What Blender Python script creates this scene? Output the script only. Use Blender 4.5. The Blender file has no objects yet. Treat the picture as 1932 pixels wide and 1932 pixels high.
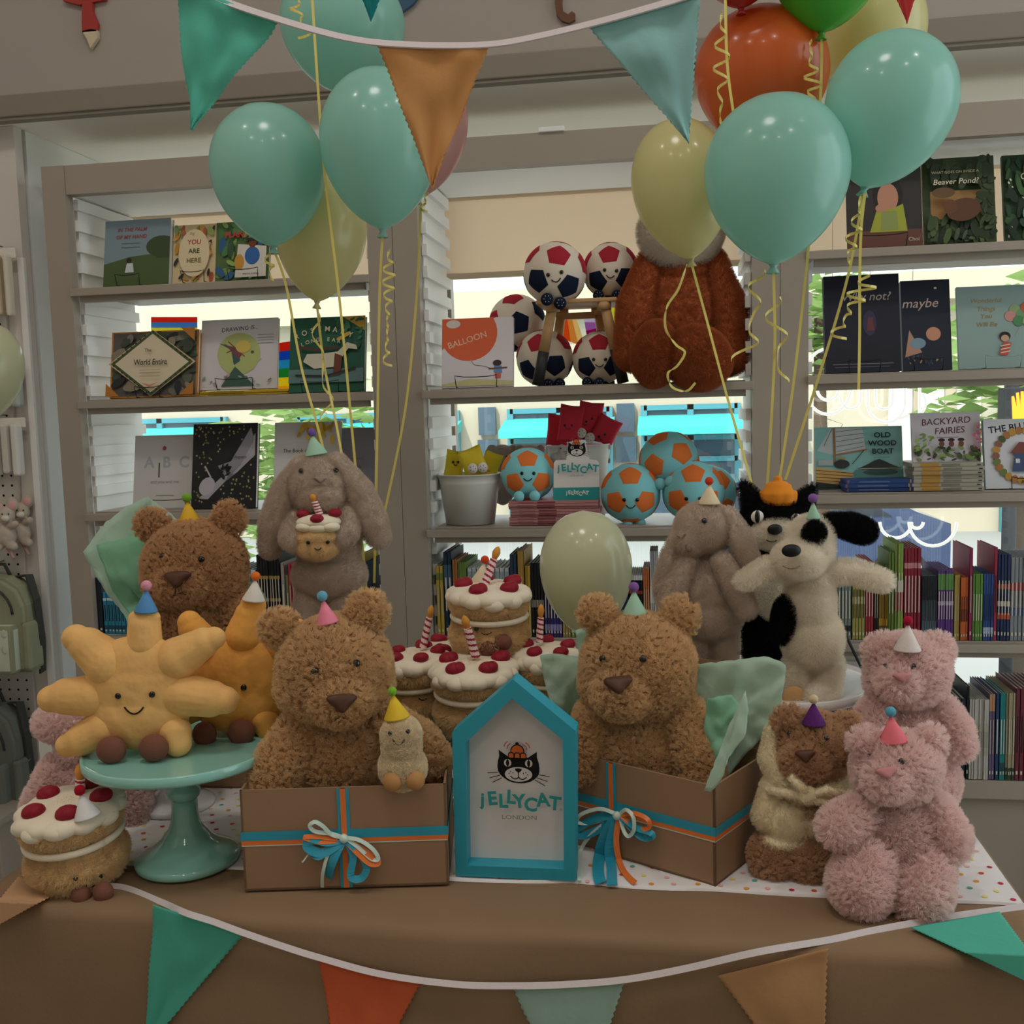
import bpy, bmesh, math, random
import numpy as np
from mathutils import Vector, Matrix, noise
from mathutils.bvhtree import BVHTree
random.seed(7)
SC = bpy.context.scene
COL = SC.collection
PI = math.pi

# ------------------------------------------------------------------ camera
F, CZ = 1927.13, 1.48
YAW, PIT, ROL = math.radians(9.0193), math.radians(5.6278), math.radians(-1.5407)
def dirw(x, y, fw):
    c, s = math.cos(ROL), math.sin(ROL)
    r, u = c*x - s*y, s*x + c*y
    cp, sp = math.cos(PIT), math.sin(PIT)
    yf, z = cp*fw + sp*u, -sp*fw + cp*u
    cy, sy = math.cos(YAW), math.sin(YAW)
    return Vector((cy*r - sy*yf, sy*r + cy*yf, z))
CAM = Vector((0, 0, CZ))
RT, UPV, FW = dirw(1, 0, 0), dirw(0, 1, 0), dirw(0, 0, 1)
cam = bpy.data.objects.new('camera', bpy.data.cameras.new('camera'))
cam.data.sensor_width = 36; cam.data.lens = 36*F/1932; cam.data.clip_start = .02
m = Matrix.Identity(4)
for i in range(3):
    m[i][0], m[i][1], m[i][2], m[i][3] = RT[i], UPV[i], -FW[i], CAM[i]
cam.matrix_world = m
COL.objects.link(cam); SC.camera = cam

# ------------------------------------------------------------------ world, sun, lamps, exposure
SC.view_settings.view_transform = 'Standard'; SC.view_settings.look = 'None'
SC.view_settings.gamma = 1; SC.view_settings.use_curve_mapping = False
SC.view_settings.exposure = 0
W = bpy.data.worlds.new('sky'); SC.world = W; W.use_nodes = True
bg = W.node_tree.nodes['Background']
bg.inputs[0].default_value = (.86, .95, 1, 1); bg.inputs[1].default_value = 2.3
sun = bpy.data.objects.new('sun', bpy.data.lights.new('sun', 'SUN'))
sun.data.energy = 3.0; sun.data.angle = .02; sun.data.color = (1, .96, .9)
sun.rotation_euler = (math.radians(48), 0, math.radians(-22))
COL.objects.link(sun)
def lamp(name, loc, size, power, col=(1, .93, .86), rot=(0, 0, 0)):
    o = bpy.data.objects.new(name, bpy.data.lights.new(name, 'AREA'))
    o.data.shape = 'DISK'; o.data.size = size; o.data.energy = power; o.data.color = col
    o.location = loc; o.rotation_euler = rot; COL.objects.link(o); return o
for x, y, d, p in [(-.45, .55, .8, 25), (1.3, -.9, .25, 10), (-1.6, -1.5, .25, 10), (.1, -2.2, .25, 8), (1.9, .6, .25, 10), (-2.2, .6, .25, 8)]:
    lamp('ceiling_lamp', (x, y, 4.93), d, p)

# ------------------------------------------------------------------ pixel -> place helpers
def ray(u, v): return dirw((u-966)/F, -(v-966)/F, 1)
def P(u, v, Y):
    d = ray(u, v); return CAM + d*(Y/d.y)
def G(u, v, z=.76):
    d = ray(u, v); return CAM + d*((z-CZ)/d.z)
HX = Vector((math.cos(YAW), math.sin(YAW), 0)); HF = Vector((-math.sin(YAW), math.cos(YAW), 0)); HZ = Vector((0, 0, 1))

def onplane(u, v, p0, n):
    d = ray(u, v); return CAM + d*((Vector(p0)-CAM).dot(n)/d.dot(n))
# ------------------------------------------------------------------ materials
MATS = {}
def lin(h):
    h = h.lstrip('#'); c = [int(h[i:i+2], 16)/255 for i in (0, 2, 4)]
    return tuple(x/12.92 if x <= .04045 else ((x+.055)/1.055)**2.4 for x in c)
def mat(name, hexc='#cccccc', rough=.75, spec=.35, var=0, vscale=20, bump=0, bscale=200, sheen=0, trans=0, metal=0, coat=0, emit=0, tex='noise', stretch=None):
    if name in MATS: return MATS[name]
    M = bpy.data.materials.new(name); M.use_nodes = True; MATS[name] = M
    nt = M.node_tree; N = nt.nodes; L = nt.links; b = N['Principled BSDF']; out = N['Material Output']
    c = lin(hexc)
    b.inputs['Base Color'].default_value = (*c, 1); b.inputs['Roughness'].default_value = rough
    b.inputs['Specular IOR Level'].default_value = spec; b.inputs['Metallic'].default_value = metal
    if sheen:
        b.inputs['Sheen Weight'].default_value = sheen; b.inputs['Sheen Roughness'].default_value = .4
        b.inputs['Sheen Tint'].default_value = (*[min(1, x*1.4+.1) for x in c], 1)
    if coat: b.inputs['Coat Weight'].default_value = coat; b.inputs['Coat Roughness'].default_value = .08
    if emit:
        b.inputs['Emission Color'].default_value = (*c, 1); b.inputs['Emission Strength'].default_value = emit
    if var or bump:
        tc = N.new('ShaderNodeTexCoord'); mp = N.new('ShaderNodeMapping'); L.new(tc.outputs['Object'], mp.inputs[0])
        if stretch: mp.inputs['Scale'].default_value = stretch
    if var:
        nz = N.new('ShaderNodeTexNoise'); nz.inputs['Scale'].default_value = vscale; nz.inputs['Detail'].default_value = 5
        L.new(mp.outputs[0], nz.inputs['Vector'])
        cr = N.new('ShaderNodeValToRGB')
        cr.color_ramp.elements[0].position = .3; cr.color_ramp.elements[1].position = .72
        cr.color_ramp.elements[0].color = (*[x*(1-var) for x in c], 1)
        cr.color_ramp.elements[1].color = (*[min(1, x*(1+var)) for x in c], 1)
        L.new(nz.outputs['Fac'], cr.inputs[0]); L.new(cr.outputs[0], b.inputs['Base Color'])
    if bump:
        if tex == 'noise':
            t2 = N.new('ShaderNodeTexNoise'); t2.inputs['Scale'].default_value = bscale; t2.inputs['Detail'].default_value = 4; o2 = t2.outputs['Fac']
        else:
            t2 = N.new('ShaderNodeTexVoronoi'); t2.inputs['Scale'].default_value = bscale; o2 = t2.outputs['Distance']
        L.new(mp.outputs[0], t2.inputs['Vector'])
        bp = N.new('ShaderNodeBump'); bp.inputs['Strength'].default_value = bump; bp.inputs['Distance'].default_value = .004
        L.new(o2, bp.inputs['Height']); L.new(bp.outputs[0], b.inputs['Normal'])
    if trans:
        tr = N.new('ShaderNodeBsdfTranslucent'); tr.inputs[0].default_value = (*c, 1)
        mx = N.new('ShaderNodeMixShader'); mx.inputs[0].default_value = trans
        L.new(b.outputs[0], mx.inputs[1]); L.new(tr.outputs[0], mx.inputs[2]); L.new(mx.outputs[0], out.inputs[0])
    return M
def glass_mat(name, tint=(.97, .99, .98), gloss=.06):
    if name in MATS: return MATS[name]
    M = bpy.data.materials.new(name); M.use_nodes = True; MATS[name] = M
    N = M.node_tree.nodes; L = M.node_tree.links; N.remove(N['Principled BSDF'])
    a = N.new('ShaderNodeBsdfTransparent'); a.inputs[0].default_value = (*tint, 1)
    g = N.new('ShaderNodeBsdfGlossy'); g.inputs['Roughness'].default_value = .02
    mx = N.new('ShaderNodeMixShader'); mx.inputs[0].default_value = gloss
    L.new(a.outputs[0], mx.inputs[1]); L.new(g.outputs[0], mx.inputs[2]); L.new(mx.outputs[0], N['Material Output'].inputs[0])
    return M

# ------------------------------------------------------------------ object helpers
def tag(o, label=None, cat=None, group=None, kind=None):
    if label: o['label'] = label
    if cat: o['category'] = cat
    if group: o['group'] = group
    if kind: o['kind'] = kind
    return o
def empty(name, loc, label, cat, group=None, M=None):
    o = bpy.data.objects.new(name, None); COL.objects.link(o); o.empty_display_size = .05
    if M is not None: o.matrix_world = M
    else: o.location = loc
    return tag(o, label, cat, group)
def link(name, me, parent=None, loc=None):
    o = bpy.data.objects.new(name, me); COL.objects.link(o)
    if parent: o.parent = parent
    if loc is not None: o.location = loc
    return o
def dup(o, parent=None):
    c = o.copy(); COL.objects.link(c); c.parent = parent
    for ch in o.children: dup(ch, c)
    return c

class MB:
    """collects shapes into ONE mesh"""
    def __init__(s): s.bm = bmesh.new(); s.mats = []
    def mi(s, m):
        if m not in s.mats: s.mats.append(m)
        return s.mats.index(m)
    def _fin(s, f0, m, smooth):
        i = s.mi(m)
        s.bm.faces.ensure_lookup_table()
        for f in list(s.bm.faces)[f0:]: f.material_index = i; f.smooth = smooth
    def box(s, c, sz, m, M=None, bev=0):
        f0 = len(s.bm.faces)
        mt = Matrix.Translation(c) @ Matrix.Diagonal((*sz, 1))
        if M is not None: mt = M @ mt
        r = bmesh.ops.create_cube(s.bm, size=1, matrix=mt)
        if bev:
            es = {e for v in r['verts'] for e in v.link_edges}
            bmesh.ops.bevel(s.bm, geom=list(es), offset=bev, segments=2, affect='EDGES', profile=.5)
        s._fin(f0, m, False); return s
    def ell(s, c, r, m, M=None, seg=20, R=None):
        f0 = len(s.bm.faces)
        mt = Matrix.Translation(c) @ (R.to_4x4() if R is not None else Matrix.Identity(4)) @ Matrix.Diagonal((*r, 1))
        if M is not None: mt = M @ mt
        bmesh.ops.create_uvsphere(s.bm, u_segments=seg, v_segments=max(6, seg*2//3), radius=1, matrix=mt)
        s._fin(f0, m, True); return s
    def cone(s, a, b, r1, r2, m, seg=16, caps=True, smooth=True):
        f0 = len(s.bm.faces); a = Vector(a); b = Vector(b); d = b-a
        q = d.to_track_quat('Z', 'Y').to_matrix().to_4x4()
        bmesh.ops.create_cone(s.bm, cap_ends=caps, segments=seg, radius1=r1, radius2=r2, depth=d.length, matrix=Matrix.Translation((a+b)/2) @ q)
        s._fin(f0, m, smooth); return s
    def poly(s, pts, m):
        f = s.bm.faces.new([s.bm.verts.new(p) for p in pts]); f.material_index = s.mi(m); return s
    def prism(s, pts, d, m, m2=None):
        """pts: outline in 3D, pushed along d"""
        d = Vector(d); a = [s.bm.verts.new(p) for p in pts]; b = [s.bm.verts.new(Vector(p)+d) for p in pts]
        f0 = len(s.bm.faces)
        s.bm.faces.new(a); s.bm.faces.new(b[::-1])
        n = len(a)
        for i in range(n): s.bm.faces.new((a[i], b[i], b[(i+1) % n], a[(i+1) % n]))
        s._fin(f0, m, False); return s
    def lathe(s, prof, m, c=(0, 0, 0), seg=32, axis=None, M=None, wob=None):
        """prof: (r, z) from bottom to top"""
        c = Vector(c); q = Matrix.Identity(3) if axis is None else Vector(axis).to_track_quat('Z', 'Y').to_matrix()
        f0 = len(s.bm.faces); rings = []
        for k, (r, z) in enumerate(prof):
            ring = []
            for i in range(seg):
                t = 2*PI*i/seg; rr = r*(1+(wob(t, k) if wob else 0))
                p = c + q @ Vector((rr*math.cos(t), rr*math.sin(t), z))
                if M is not None: p = M @ p
                ring.append(s.bm.verts.new(p))
            rings.append(ring)
        for a, b in zip(rings, rings[1:]):
            for i in range(seg): s.bm.faces.new((a[i], a[(i+1) % seg], b[(i+1) % seg], b[i]))
        s.bm.faces.new(rings[0][::-1]); s.bm.faces.new(rings[-1])
        s._fin(f0, m, True); return s
    def tube(s, pts, r, m, seg=8, closed=False):
        pts = [Vector(p) for p in pts]; n = len(pts); f0 = len(s.bm.faces); rings = []
        ref = None
        for i, p in enumerate(pts):
            t = (pts[min(i+1, n-1)]-pts[max(i-1, 0)]).normalized()
            if ref is None: ref = t.orthogonal().normalized()
            ref = (ref - t*ref.dot(t)); ref = ref.normalized() if ref.length > 1e-6 else t.orthogonal().normalized()
            bn = t.cross(ref); rr = r[i] if isinstance(r, (list, tuple)) else r
            rings.append([s.bm.verts.new(p + (ref*math.cos(2*PI*k/seg)+bn*math.sin(2*PI*k/seg))*rr) for k in range(seg)])
        for a, b in zip(rings, rings[1:]):
            for k in range(seg): s.bm.faces.new((a[k], a[(k+1) % seg], b[(k+1) % seg], b[k]))
        s.bm.faces.new(rings[0][::-1]); s.bm.faces.new(rings[-1])
        s._fin(f0, m, True); return s
    def strip(s, pts, w, m, side, th=.0006):
        """flat ribbon along pts; side = width direction (Vector, list or fn(i))"""
        f0 = len(s.bm.faces); pts = [Vector(p) for p in pts]; n = len(pts); rows = []
        for i, p in enumerate(pts):
            t = (pts[min(i+1, n-1)]-pts[max(i-1, 0)]).normalized()
            sd = t.cross(HF*.86-HZ*.5) if side == 'face' else Vector(side(i) if callable(side) else side); sd = sd - t*sd.dot(t)
            sd = sd.normalized() if sd.length > 1e-6 else t.orthogonal().normalized()
            nn = t.cross(sd)*th
            ww = w[i] if isinstance(w, (list, tuple)) else w
            rows.append([s.bm.verts.new(p+sd*ww/2+nn), s.bm.verts.new(p-sd*ww/2+nn), s.bm.verts.new(p-sd*ww/2-nn), s.bm.verts.new(p+sd*ww/2-nn)])
        for a, b in zip(rows, rows[1:]):
            for k in range(4): s.bm.faces.new((a[k], a[(k+1) % 4], b[(k+1) % 4], b[k]))
        s.bm.faces.new(rows[0][::-1]); s.bm.faces.new(rows[-1])
        s._fin(f0, m, False); return s
    def mesh(s, name):
        bmesh.ops.recalc_face_normals(s.bm, faces=s.bm.faces)
        me = bpy.data.meshes.new(name); s.bm.to_mesh(me); s.bm.free()
        for m in s.mats: me.materials.append(m)
        return me
    def obj(s, name, parent=None, loc=None): return link(name, s.mesh(name), parent, loc)

# flat writing: triangles of the built-in font, cached
TXT = {}
def text_tris(t, bold=0, shear=0):
    k = (t, bold, shear)
    if k not in TXT:
        c = bpy.data.curves.new('t', 'FONT'); c.body = t; c.size = 1; c.align_x = 'CENTER'; c.align_y = 'CENTER'
        c.offset = bold; c.shear = shear; c.resolution_u = 3
        o = bpy.data.objects.new('t', c); me = o.to_mesh(); me.calc_loop_triangles()
        vs = [Vector(v.co) for v in me.vertices]; ts = [tuple(x.vertices) for x in me.loop_triangles]
        o.to_mesh_clear(); bpy.data.objects.remove(o); bpy.data.curves.remove(c)
        TXT[k] = (vs, ts)
    return TXT[k]
class Art:
    """2D shapes on a flat cover: (x, z) in metres or fractions, laid in thin layers towards -y"""
    def __init__(s, mb, w=1, h=1, y=0, M=None, step=.00025):
        s.mb, s.w, s.h, s.y, s.M, s.step, s.n = mb, w, h, y, M, step, 0
        s.clip = w != 1
    def pt(s, x, z):
        if s.clip: x, z = min(max(x, .002), .998), min(max(z, .002), .998)
        p = Vector((x*s.w, s.y - s.step*s.n, z*s.h)); return s.M @ p if s.M is not None else p
    def poly(s, pts, m, layer=True):
        if layer: s.n += 1
        vs = [s.mb.bm.verts.new(s.pt(*p)) for p in pts]
        try: f = s.mb.bm.faces.new(vs); f.material_index = s.mb.mi(m)
        except ValueError: pass
        return s
    def rect(s, x0, z0, x1, z1, m): return s.poly([(x0, z0), (x1, z0), (x1, z1), (x0, z1)], m)
    def ell(s, x, z, rx, rz, m, n=20, rot=0, layer=True, a0=0, a1=2*PI):
        pts = []
        for i in range(n):
            t = a0+(a1-a0)*i/(n if a1-a0 > 6.28 else n-1); a, b = rx*math.cos(t), rz*math.sin(t)
            pts.append((x+a*math.cos(rot)-b*math.sin(rot), z+a*math.sin(rot)+b*math.cos(rot)))
        return s.poly(pts, m, layer)
    def line(s, pts, w, m):
        s.n += 1
        for (a, b), (c, d) in zip(pts, pts[1:]):
            dx, dz = (c-a)*s.w, (d-b)*s.h; l = math.hypot(dx, dz) or 1
            nx, nz = -dz/l*w/2/s.w, dx/l*w/2/s.h
            s.poly([(a+nx, b+nz), (a-nx, b-nz), (c-nx, d-nz), (c+nx, d+nz)], m, False)
        return s
    def text(s, t, x, z, size, m, bold=0, shear=0, rot=0, sx=1):
        s.n += 1; vs, ts = text_tris(t, bold, shear); i = s.mb.mi(m); cr, sr = math.cos(rot), math.sin(rot)
        bv = []
        for v in vs:
            a, b = v.x*size*sx, v.y*size
            bv.append(s.mb.bm.verts.new(s.pt(x+(a*cr-b*sr)/s.w, z+(a*sr+b*cr)/s.h)))
        for t3 in ts:
            try: f = s.mb.bm.faces.new([bv[q] for q in t3]); f.material_index = i
            except ValueError: pass
        return s

# blending several round masses into ONE continuous skin
TMP = bpy.data.scenes.new('tmp')
def melt(bm, voxel, smooth=6, disp=0, dscale=.02, dtype='CLOUDS', decimate=0):
    me = bpy.data.meshes.new('melt'); bm.to_mesh(me); bm.free()
    o = bpy.data.objects.new('melt', me); TMP.collection.objects.link(o)
    r = o.modifiers.new('r', 'REMESH'); r.mode = 'VOXEL'; r.voxel_size = voxel; r.use_smooth_shade = True
    if smooth:
        s = o.modifiers.new('s', 'SMOOTH'); s.factor = .5; s.iterations = smooth
    if disp:
        t = bpy.data.textures.new('t', dtype)
        t.noise_scale = dscale
        if dtype == 'CLOUDS': t.noise_depth = 2
        d = o.modifiers.new('d', 'DISPLACE'); d.texture = t; d.strength = disp; d.mid_level = .5; d.texture_coords = 'LOCAL'
    vl = TMP.view_layers[0]; vl.update(); dg = vl.depsgraph
    out = bpy.data.meshes.new_from_object(o.evaluated_get(dg), depsgraph=dg)
    bpy.data.objects.remove(o); bpy.data.meshes.remove(me)
    return out

class Toy:
    """a thing described where the photo shows it: pixels on the upright plane through its anchor, set d px deeper"""
    def __init__(s, name, u, v, Y, label, cat, group=None, z=None):
        s.A = P(u, v, Y)
        if z is not None: s.A.z = z
        s.s = (P(u, v, Y)-CAM).dot(HF)/F
        s.dep = (P(u, v, Y)-CAM).dot(HF)
        s.root = empty(name, s.A, label, cat, group)
        s.bvhs = []; s.hbvh = None; s.pile = 0
    def L(s, u, v, d=0):
        r = ray(u, v); return CAM + r*((s.dep + d*s.s)/r.dot(HF)) - s.A
    def rotm(s, deg):
        a = math.radians(deg); c, q = math.cos(a), math.sin(a)
        x = HX*c + HZ*q; z = HZ*c - HX*q
        return Matrix((x, HF, z)).transposed()
    def ell(s, bm, u, v, d, ru, rv, rd, rot=0):
        mt = Matrix.Translation(s.L(u, v, d)) @ s.rotm(-rot).to_4x4() @ Matrix.Diagonal((ru*s.s, rd*s.s, rv*s.s, 1))
        bmesh.ops.create_icosphere(bm, subdivisions=3, radius=1, matrix=mt)
    def cap(s, bm, *pts):
        for (u, v, d, r) in pts:
            bmesh.ops.create_icosphere(bm, subdivisions=3, radius=r*s.s, matrix=Matrix.Translation(s.L(u, v, d)))
        for a, b in zip(pts, pts[1:]):
            p, q = s.L(*a[:3]), s.L(*b[:3]); dd = q-p
            bmesh.ops.create_cone(bm, cap_ends=True, segments=16, radius1=a[3]*s.s, radius2=b[3]*s.s, depth=dd.length,
                                  matrix=Matrix.Translation((p+q)/2) @ dd.to_track_quat('Z', 'Y').to_matrix().to_4x4())
    def body(s, name, m, blobs, voxel=2.6, smooth=6, disp=0, dscale=.02, dtype='CLOUDS', parent=None, main=True):
        bm = bmesh.new()
        for b in blobs:
            if b[0] == 'e': s.ell(bm, *b[1:])
            else: s.cap(bm, *b[1:])
        me = melt(bm, voxel*s.s, smooth, disp*s.s, dscale, dtype)
        me.materials.clear(); me.materials.append(m)
        o = link(name, me, parent or s.root)
        if main: s.addbvh(me)
        return o
    def addbvh(s, me): s.bvhs.append(BVHTree.FromPolygons([v.co.copy() for v in me.vertices], [tuple(p.vertices) for p in me.polygons]))
    def hit(s, u, v, lift=0):
        d = ray(u, v).normalized()
        best = None
        for b in s.bvhs:
            loc, nrm, i, dist = b.ray_cast(CAM-s.A, d)
            if loc is not None and (best is None or dist < best[2]): best = (loc, nrm, dist)
        if best is None: return s.L(u, v, 0), -HF
        loc, nrm, _ = best
        return loc + nrm*lift*s.s, nrm
    def eye(s, u, v, r=6, m=None, name='eye', flat=.6):
        p, n = s.hit(u, v, s.pile)
        mb = MB(); q = n.to_track_quat('Z', 'Y').to_matrix()
        mb.ell(p + n*r*.25*s.s, (r*s.s, r*s.s, r*flat*s.s), m or mat('eye_black', '#0b0a0a', .12, .6), R=q, seg=14)
        return mb.obj(name, s.root)
    def smile(s, u, v, w, sag, m=None, r=1.3, rot=0, name='mouth'):
        pts = []
        for i in range(9):
            t = -1+i/4; du, dv = t*w/2, sag*(1-t*t); a = math.radians(rot)
            pts.append(s.hit(u+du*math.cos(a)-dv*math.sin(a), v+du*math.sin(a)+dv*math.cos(a), .6+s.pile)[0])
        return MB().tube(pts, r*s.s, m or mat('stitch_dark', '#1d1210', .8), 6).obj(name, s.root)
    def lump(s, name, blobs, m, parent=None, seg=20):
        """separate rounded piece(s) joined as one part"""
        mb = MB()
        for (u, v, d, ru, rv, rd, *rot) in blobs:
            mb.ell(s.L(u, v, d), (ru*s.s, rd*s.s, rv*s.s), m, R=s.rotm(-(rot[0] if rot else 0)), seg=seg)
        return mb.obj(name, parent or s.root)
    def tri_nose(s, u, v, w, h, m, d=5, name='nose'):
        """soft rounded triangle lying on the muzzle"""
        me = bmesh.new(); p0, n = s.hit(u, v, s.pile*1.25)
        x = HX - n*HX.dot(n); x.normalize(); z = n.cross(x); z = -z if z.z < 0 else z
        tri = [(-1, .42), (-.8, .84), (0, .95), (.8, .84), (1, .42), (.5, -.38), (.14, -.95), (-.14, -.95), (-.5, -.38)]
        ring = []; n9 = len(tri)
        for i in range(n9):
            a_, b_, c_, d_ = [Vector((*tri[(i+k) % n9], 0)) for k in (-1, 0, 1, 2)]
            for q in range(4):
                t = q/4; r_ = .5*((2*b_)+(c_-a_)*t+(2*a_-5*b_+4*c_-d_)*t*t+(3*b_-a_-3*c_+d_)*t**3)
                ring.append((r_.x*w/2*s.s, r_.y*h/2*s.s))
        NN = len(ring)
        def lay(k, off): return [me.verts.new(p0 + x*a*k + z*b*k + n*off*s.s) for a, b in ring]
        r0, r1, r2, r3 = lay(1, -4), lay(1, d*.5), lay(.8, d*.95), lay(.35, d*1.15)
        for A, B in ((r0, r1), (r1, r2), (r2, r3)):
            for i in range(NN): f = me.faces.new((A[i], A[(i+1) % NN], B[(i+1) % NN], B[i])); f.smooth = True
        me.faces.new(r3).smooth = True; me.faces.new(r0[::-1])
        mb = MB(); mb.bm.free(); mb.bm = me; mb.mi(m)
        return mb.obj(name, s.root)

def area(o): return sum(p.area for p in o.data.polygons)
def fur(o, count, length, m, kids=12, rad=.0005, curl=0, clump=.2, rough=.002, seed=1, seg=4, kidr=.006, vary=.3, dens=None):
    if dens: count = int(dens*area(o))
    """pile of the toy's cloth"""
    o.data.materials.append(m); idx = len(o.data.materials)
    md = o.modifiers.new('pile', 'PARTICLE_SYSTEM'); ps = md.particle_system; st = ps.settings
    st.type = 'HAIR'; st.use_advanced_hair = True
    st.count = count; st.emit_from = 'FACE'; st.use_modifier_stack = False; st.use_even_distribution = True
    st.hair_step = seg; st.display_step = 3; st.render_step = 3
    st.normal_factor = 0; st.hair_length = length
    st.factor_random = 0
    st.tangent_factor = 0
    st.material = idx
    st.child_type = 'INTERPOLATED'; st.child_percent = 1; st.rendered_child_count = kids
    st.child_length = 1; st.clump_factor = clump; st.roughness_2 = rough; st.roughness_2_size = .6; st.roughness_1 = rough*.5; st.roughness_1_size = .4
    st.roughness_endpoint = rough*1.5
    if curl:
        st.kink = 'CURL'; st.kink_amplitude = curl; st.kink_frequency = 2.2; st.kink_flat = .2
    st.root_radius = 1; st.tip_radius = .4; st.radius_scale = rad; st.shape = 0
    st.length_random = vary; st.child_radius = kidr; st.child_roundness = .6
    ps.seed = seed
    return ps

# ================================================================== THE ROOM
M_WALL = mat('wall_paint', '#d9d2ca', .8, .2, bump=.05, bscale=120)
M_CREAM = mat('cream_paint', '#e6d6bd', .8, .2)
M_TRIM = mat('trim_paint', '#8a8175', .5, .4)
M_SOF = mat('soffit_paint', '#f6f2ea', .8, .2)
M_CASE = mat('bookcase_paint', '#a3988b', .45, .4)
M_WHITE_LIT = mat('white_paint_lit', '#f0efec', .5, .4)  # lighter copy of the bookcase white, window light put into its tone
def struct(name, mb, parent=None):
    return tag(mb.obj(name, parent), kind='structure')
struct('floor', MB().box((.1, .3, -.05), (5.4, 6.9, .1), mat('floor_concrete', '#a39f96', .5, .4, var=.12, vscale=6)))
struct('ceiling', MB().box((.1, -.1, 5.02), (5.4, 6.1, .1), M_WALL))
struct('wall_left', MB().box((-2.65, .3, 2.5), (.1, 6.9, 5.1), M_WALL))
struct('wall_right', MB().box((2.85, -1.35, 2.5), (.1, 3.6, 5.1), M_WALL).box((2.85, 3.35, 2.5), (.1, .9, 5.1), M_WALL).box((2.85, 1.7, 4.35), (.1, 2.6, 1.4), M_WALL).box((2.85, 1.7, .1), (.1, 2.6, .5), M_WALL))
w2 = struct('window_2', MB().box((2.85, .43, 2), (.06, .05, 3.3), M_CASE).box((2.85, 1.7, 2), (.06, .05, 3.3), M_CASE).box((2.85, 2.88, 2), (.06, .05, 3.3), M_CASE).box((2.85, 1.65, 3.63), (.06, 2.5, .05), M_CASE).box((2.85, 1.65, .37), (.06, 2.5, .05), M_CASE))
struct('window_pane', MB().box((2.86, 1.65, 2), (.006, 2.45, 3.25), glass_mat('window_glass')), w2)
struct('wall_rear', MB().box((.1, -3.1, 2.5), (5.4, .1, 5.1), M_WALL))
struct('wall_bulkhead', MB().box((.1, 3.03, 3.735), (5.4, .1, 2.49), mat('bulkhead_paint', '#aaa198', .8, .2)))
struct('trim_1', MB().box((.1, 3.0, 2.457), (5.4, .05, .066), M_TRIM, bev=.004).box((.1, 3.0, 2.42), (5.4, .036, .01), M_TRIM))
struct('ceiling_soffit', MB().box((.1, 3.39, 2.45), (5.4, .74, .06), M_SOF))
WY = 3.68
wb = MB()
wb.box((.1, WY+.04, 2.47), (5.4, .1, .1), M_CREAM)
wb.box((.1, WY+.04, .2), (5.4, .1, .44), M_WALL)
wb.box((-2.5, WY+.04, 1.42), (.24, .1, 2.0), M_WALL)
wb.box((2.5, WY+.04, 1.42), (.66, .1, 2.0), M_WALL)
struct('wall_back', wb)
win = MB()
for x in (-2.36, -.813, .3036, 1.42, 2.15): win.box((x, WY+.03, 1.42), (.05, .05, 2.0), M_CASE)
win.box((-.1, WY+.03, 2.41), (4.6, .05, .02), M_CASE).box((-.1, WY+.03, .44), (4.6, .05, .04), M_CASE)
for u in (108, 117): xx = P(u, 300, 3.46).x; win.box((xx, 3.47, 2.34), (.012, .012, .17), M_CASE)
wf = struct('window_1', win)
gp = struct('window_pane', MB().box((-.1, WY+.04, 1.42), (4.5, .006, 1.97), glass_mat('window_glass')), wf)
struct('trim_2', MB().box((.1, WY-.08, .43), (4.6, .24, .03), M_CASE))   # window board

bl = empty('roller_blind', (-.1, WY-.03, 2.25), 'cream roller blind drawn down over the top of the window', 'blind')
MB().box((0, 0, -.142), (4.5, .002, .285), mat('blind_cloth', '#f2e2d0', .85, .1, trans=.6)).obj('fabric', bl)
MB().box((0, 0, -.285), (4.5, .014, .02), M_CREAM).obj('bottom_bar', bl)
MB().cone((-2.26, -.005, 0), (2.26, -.005, 0), .022, .022, M_CREAM).obj('roller', bl)

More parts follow.
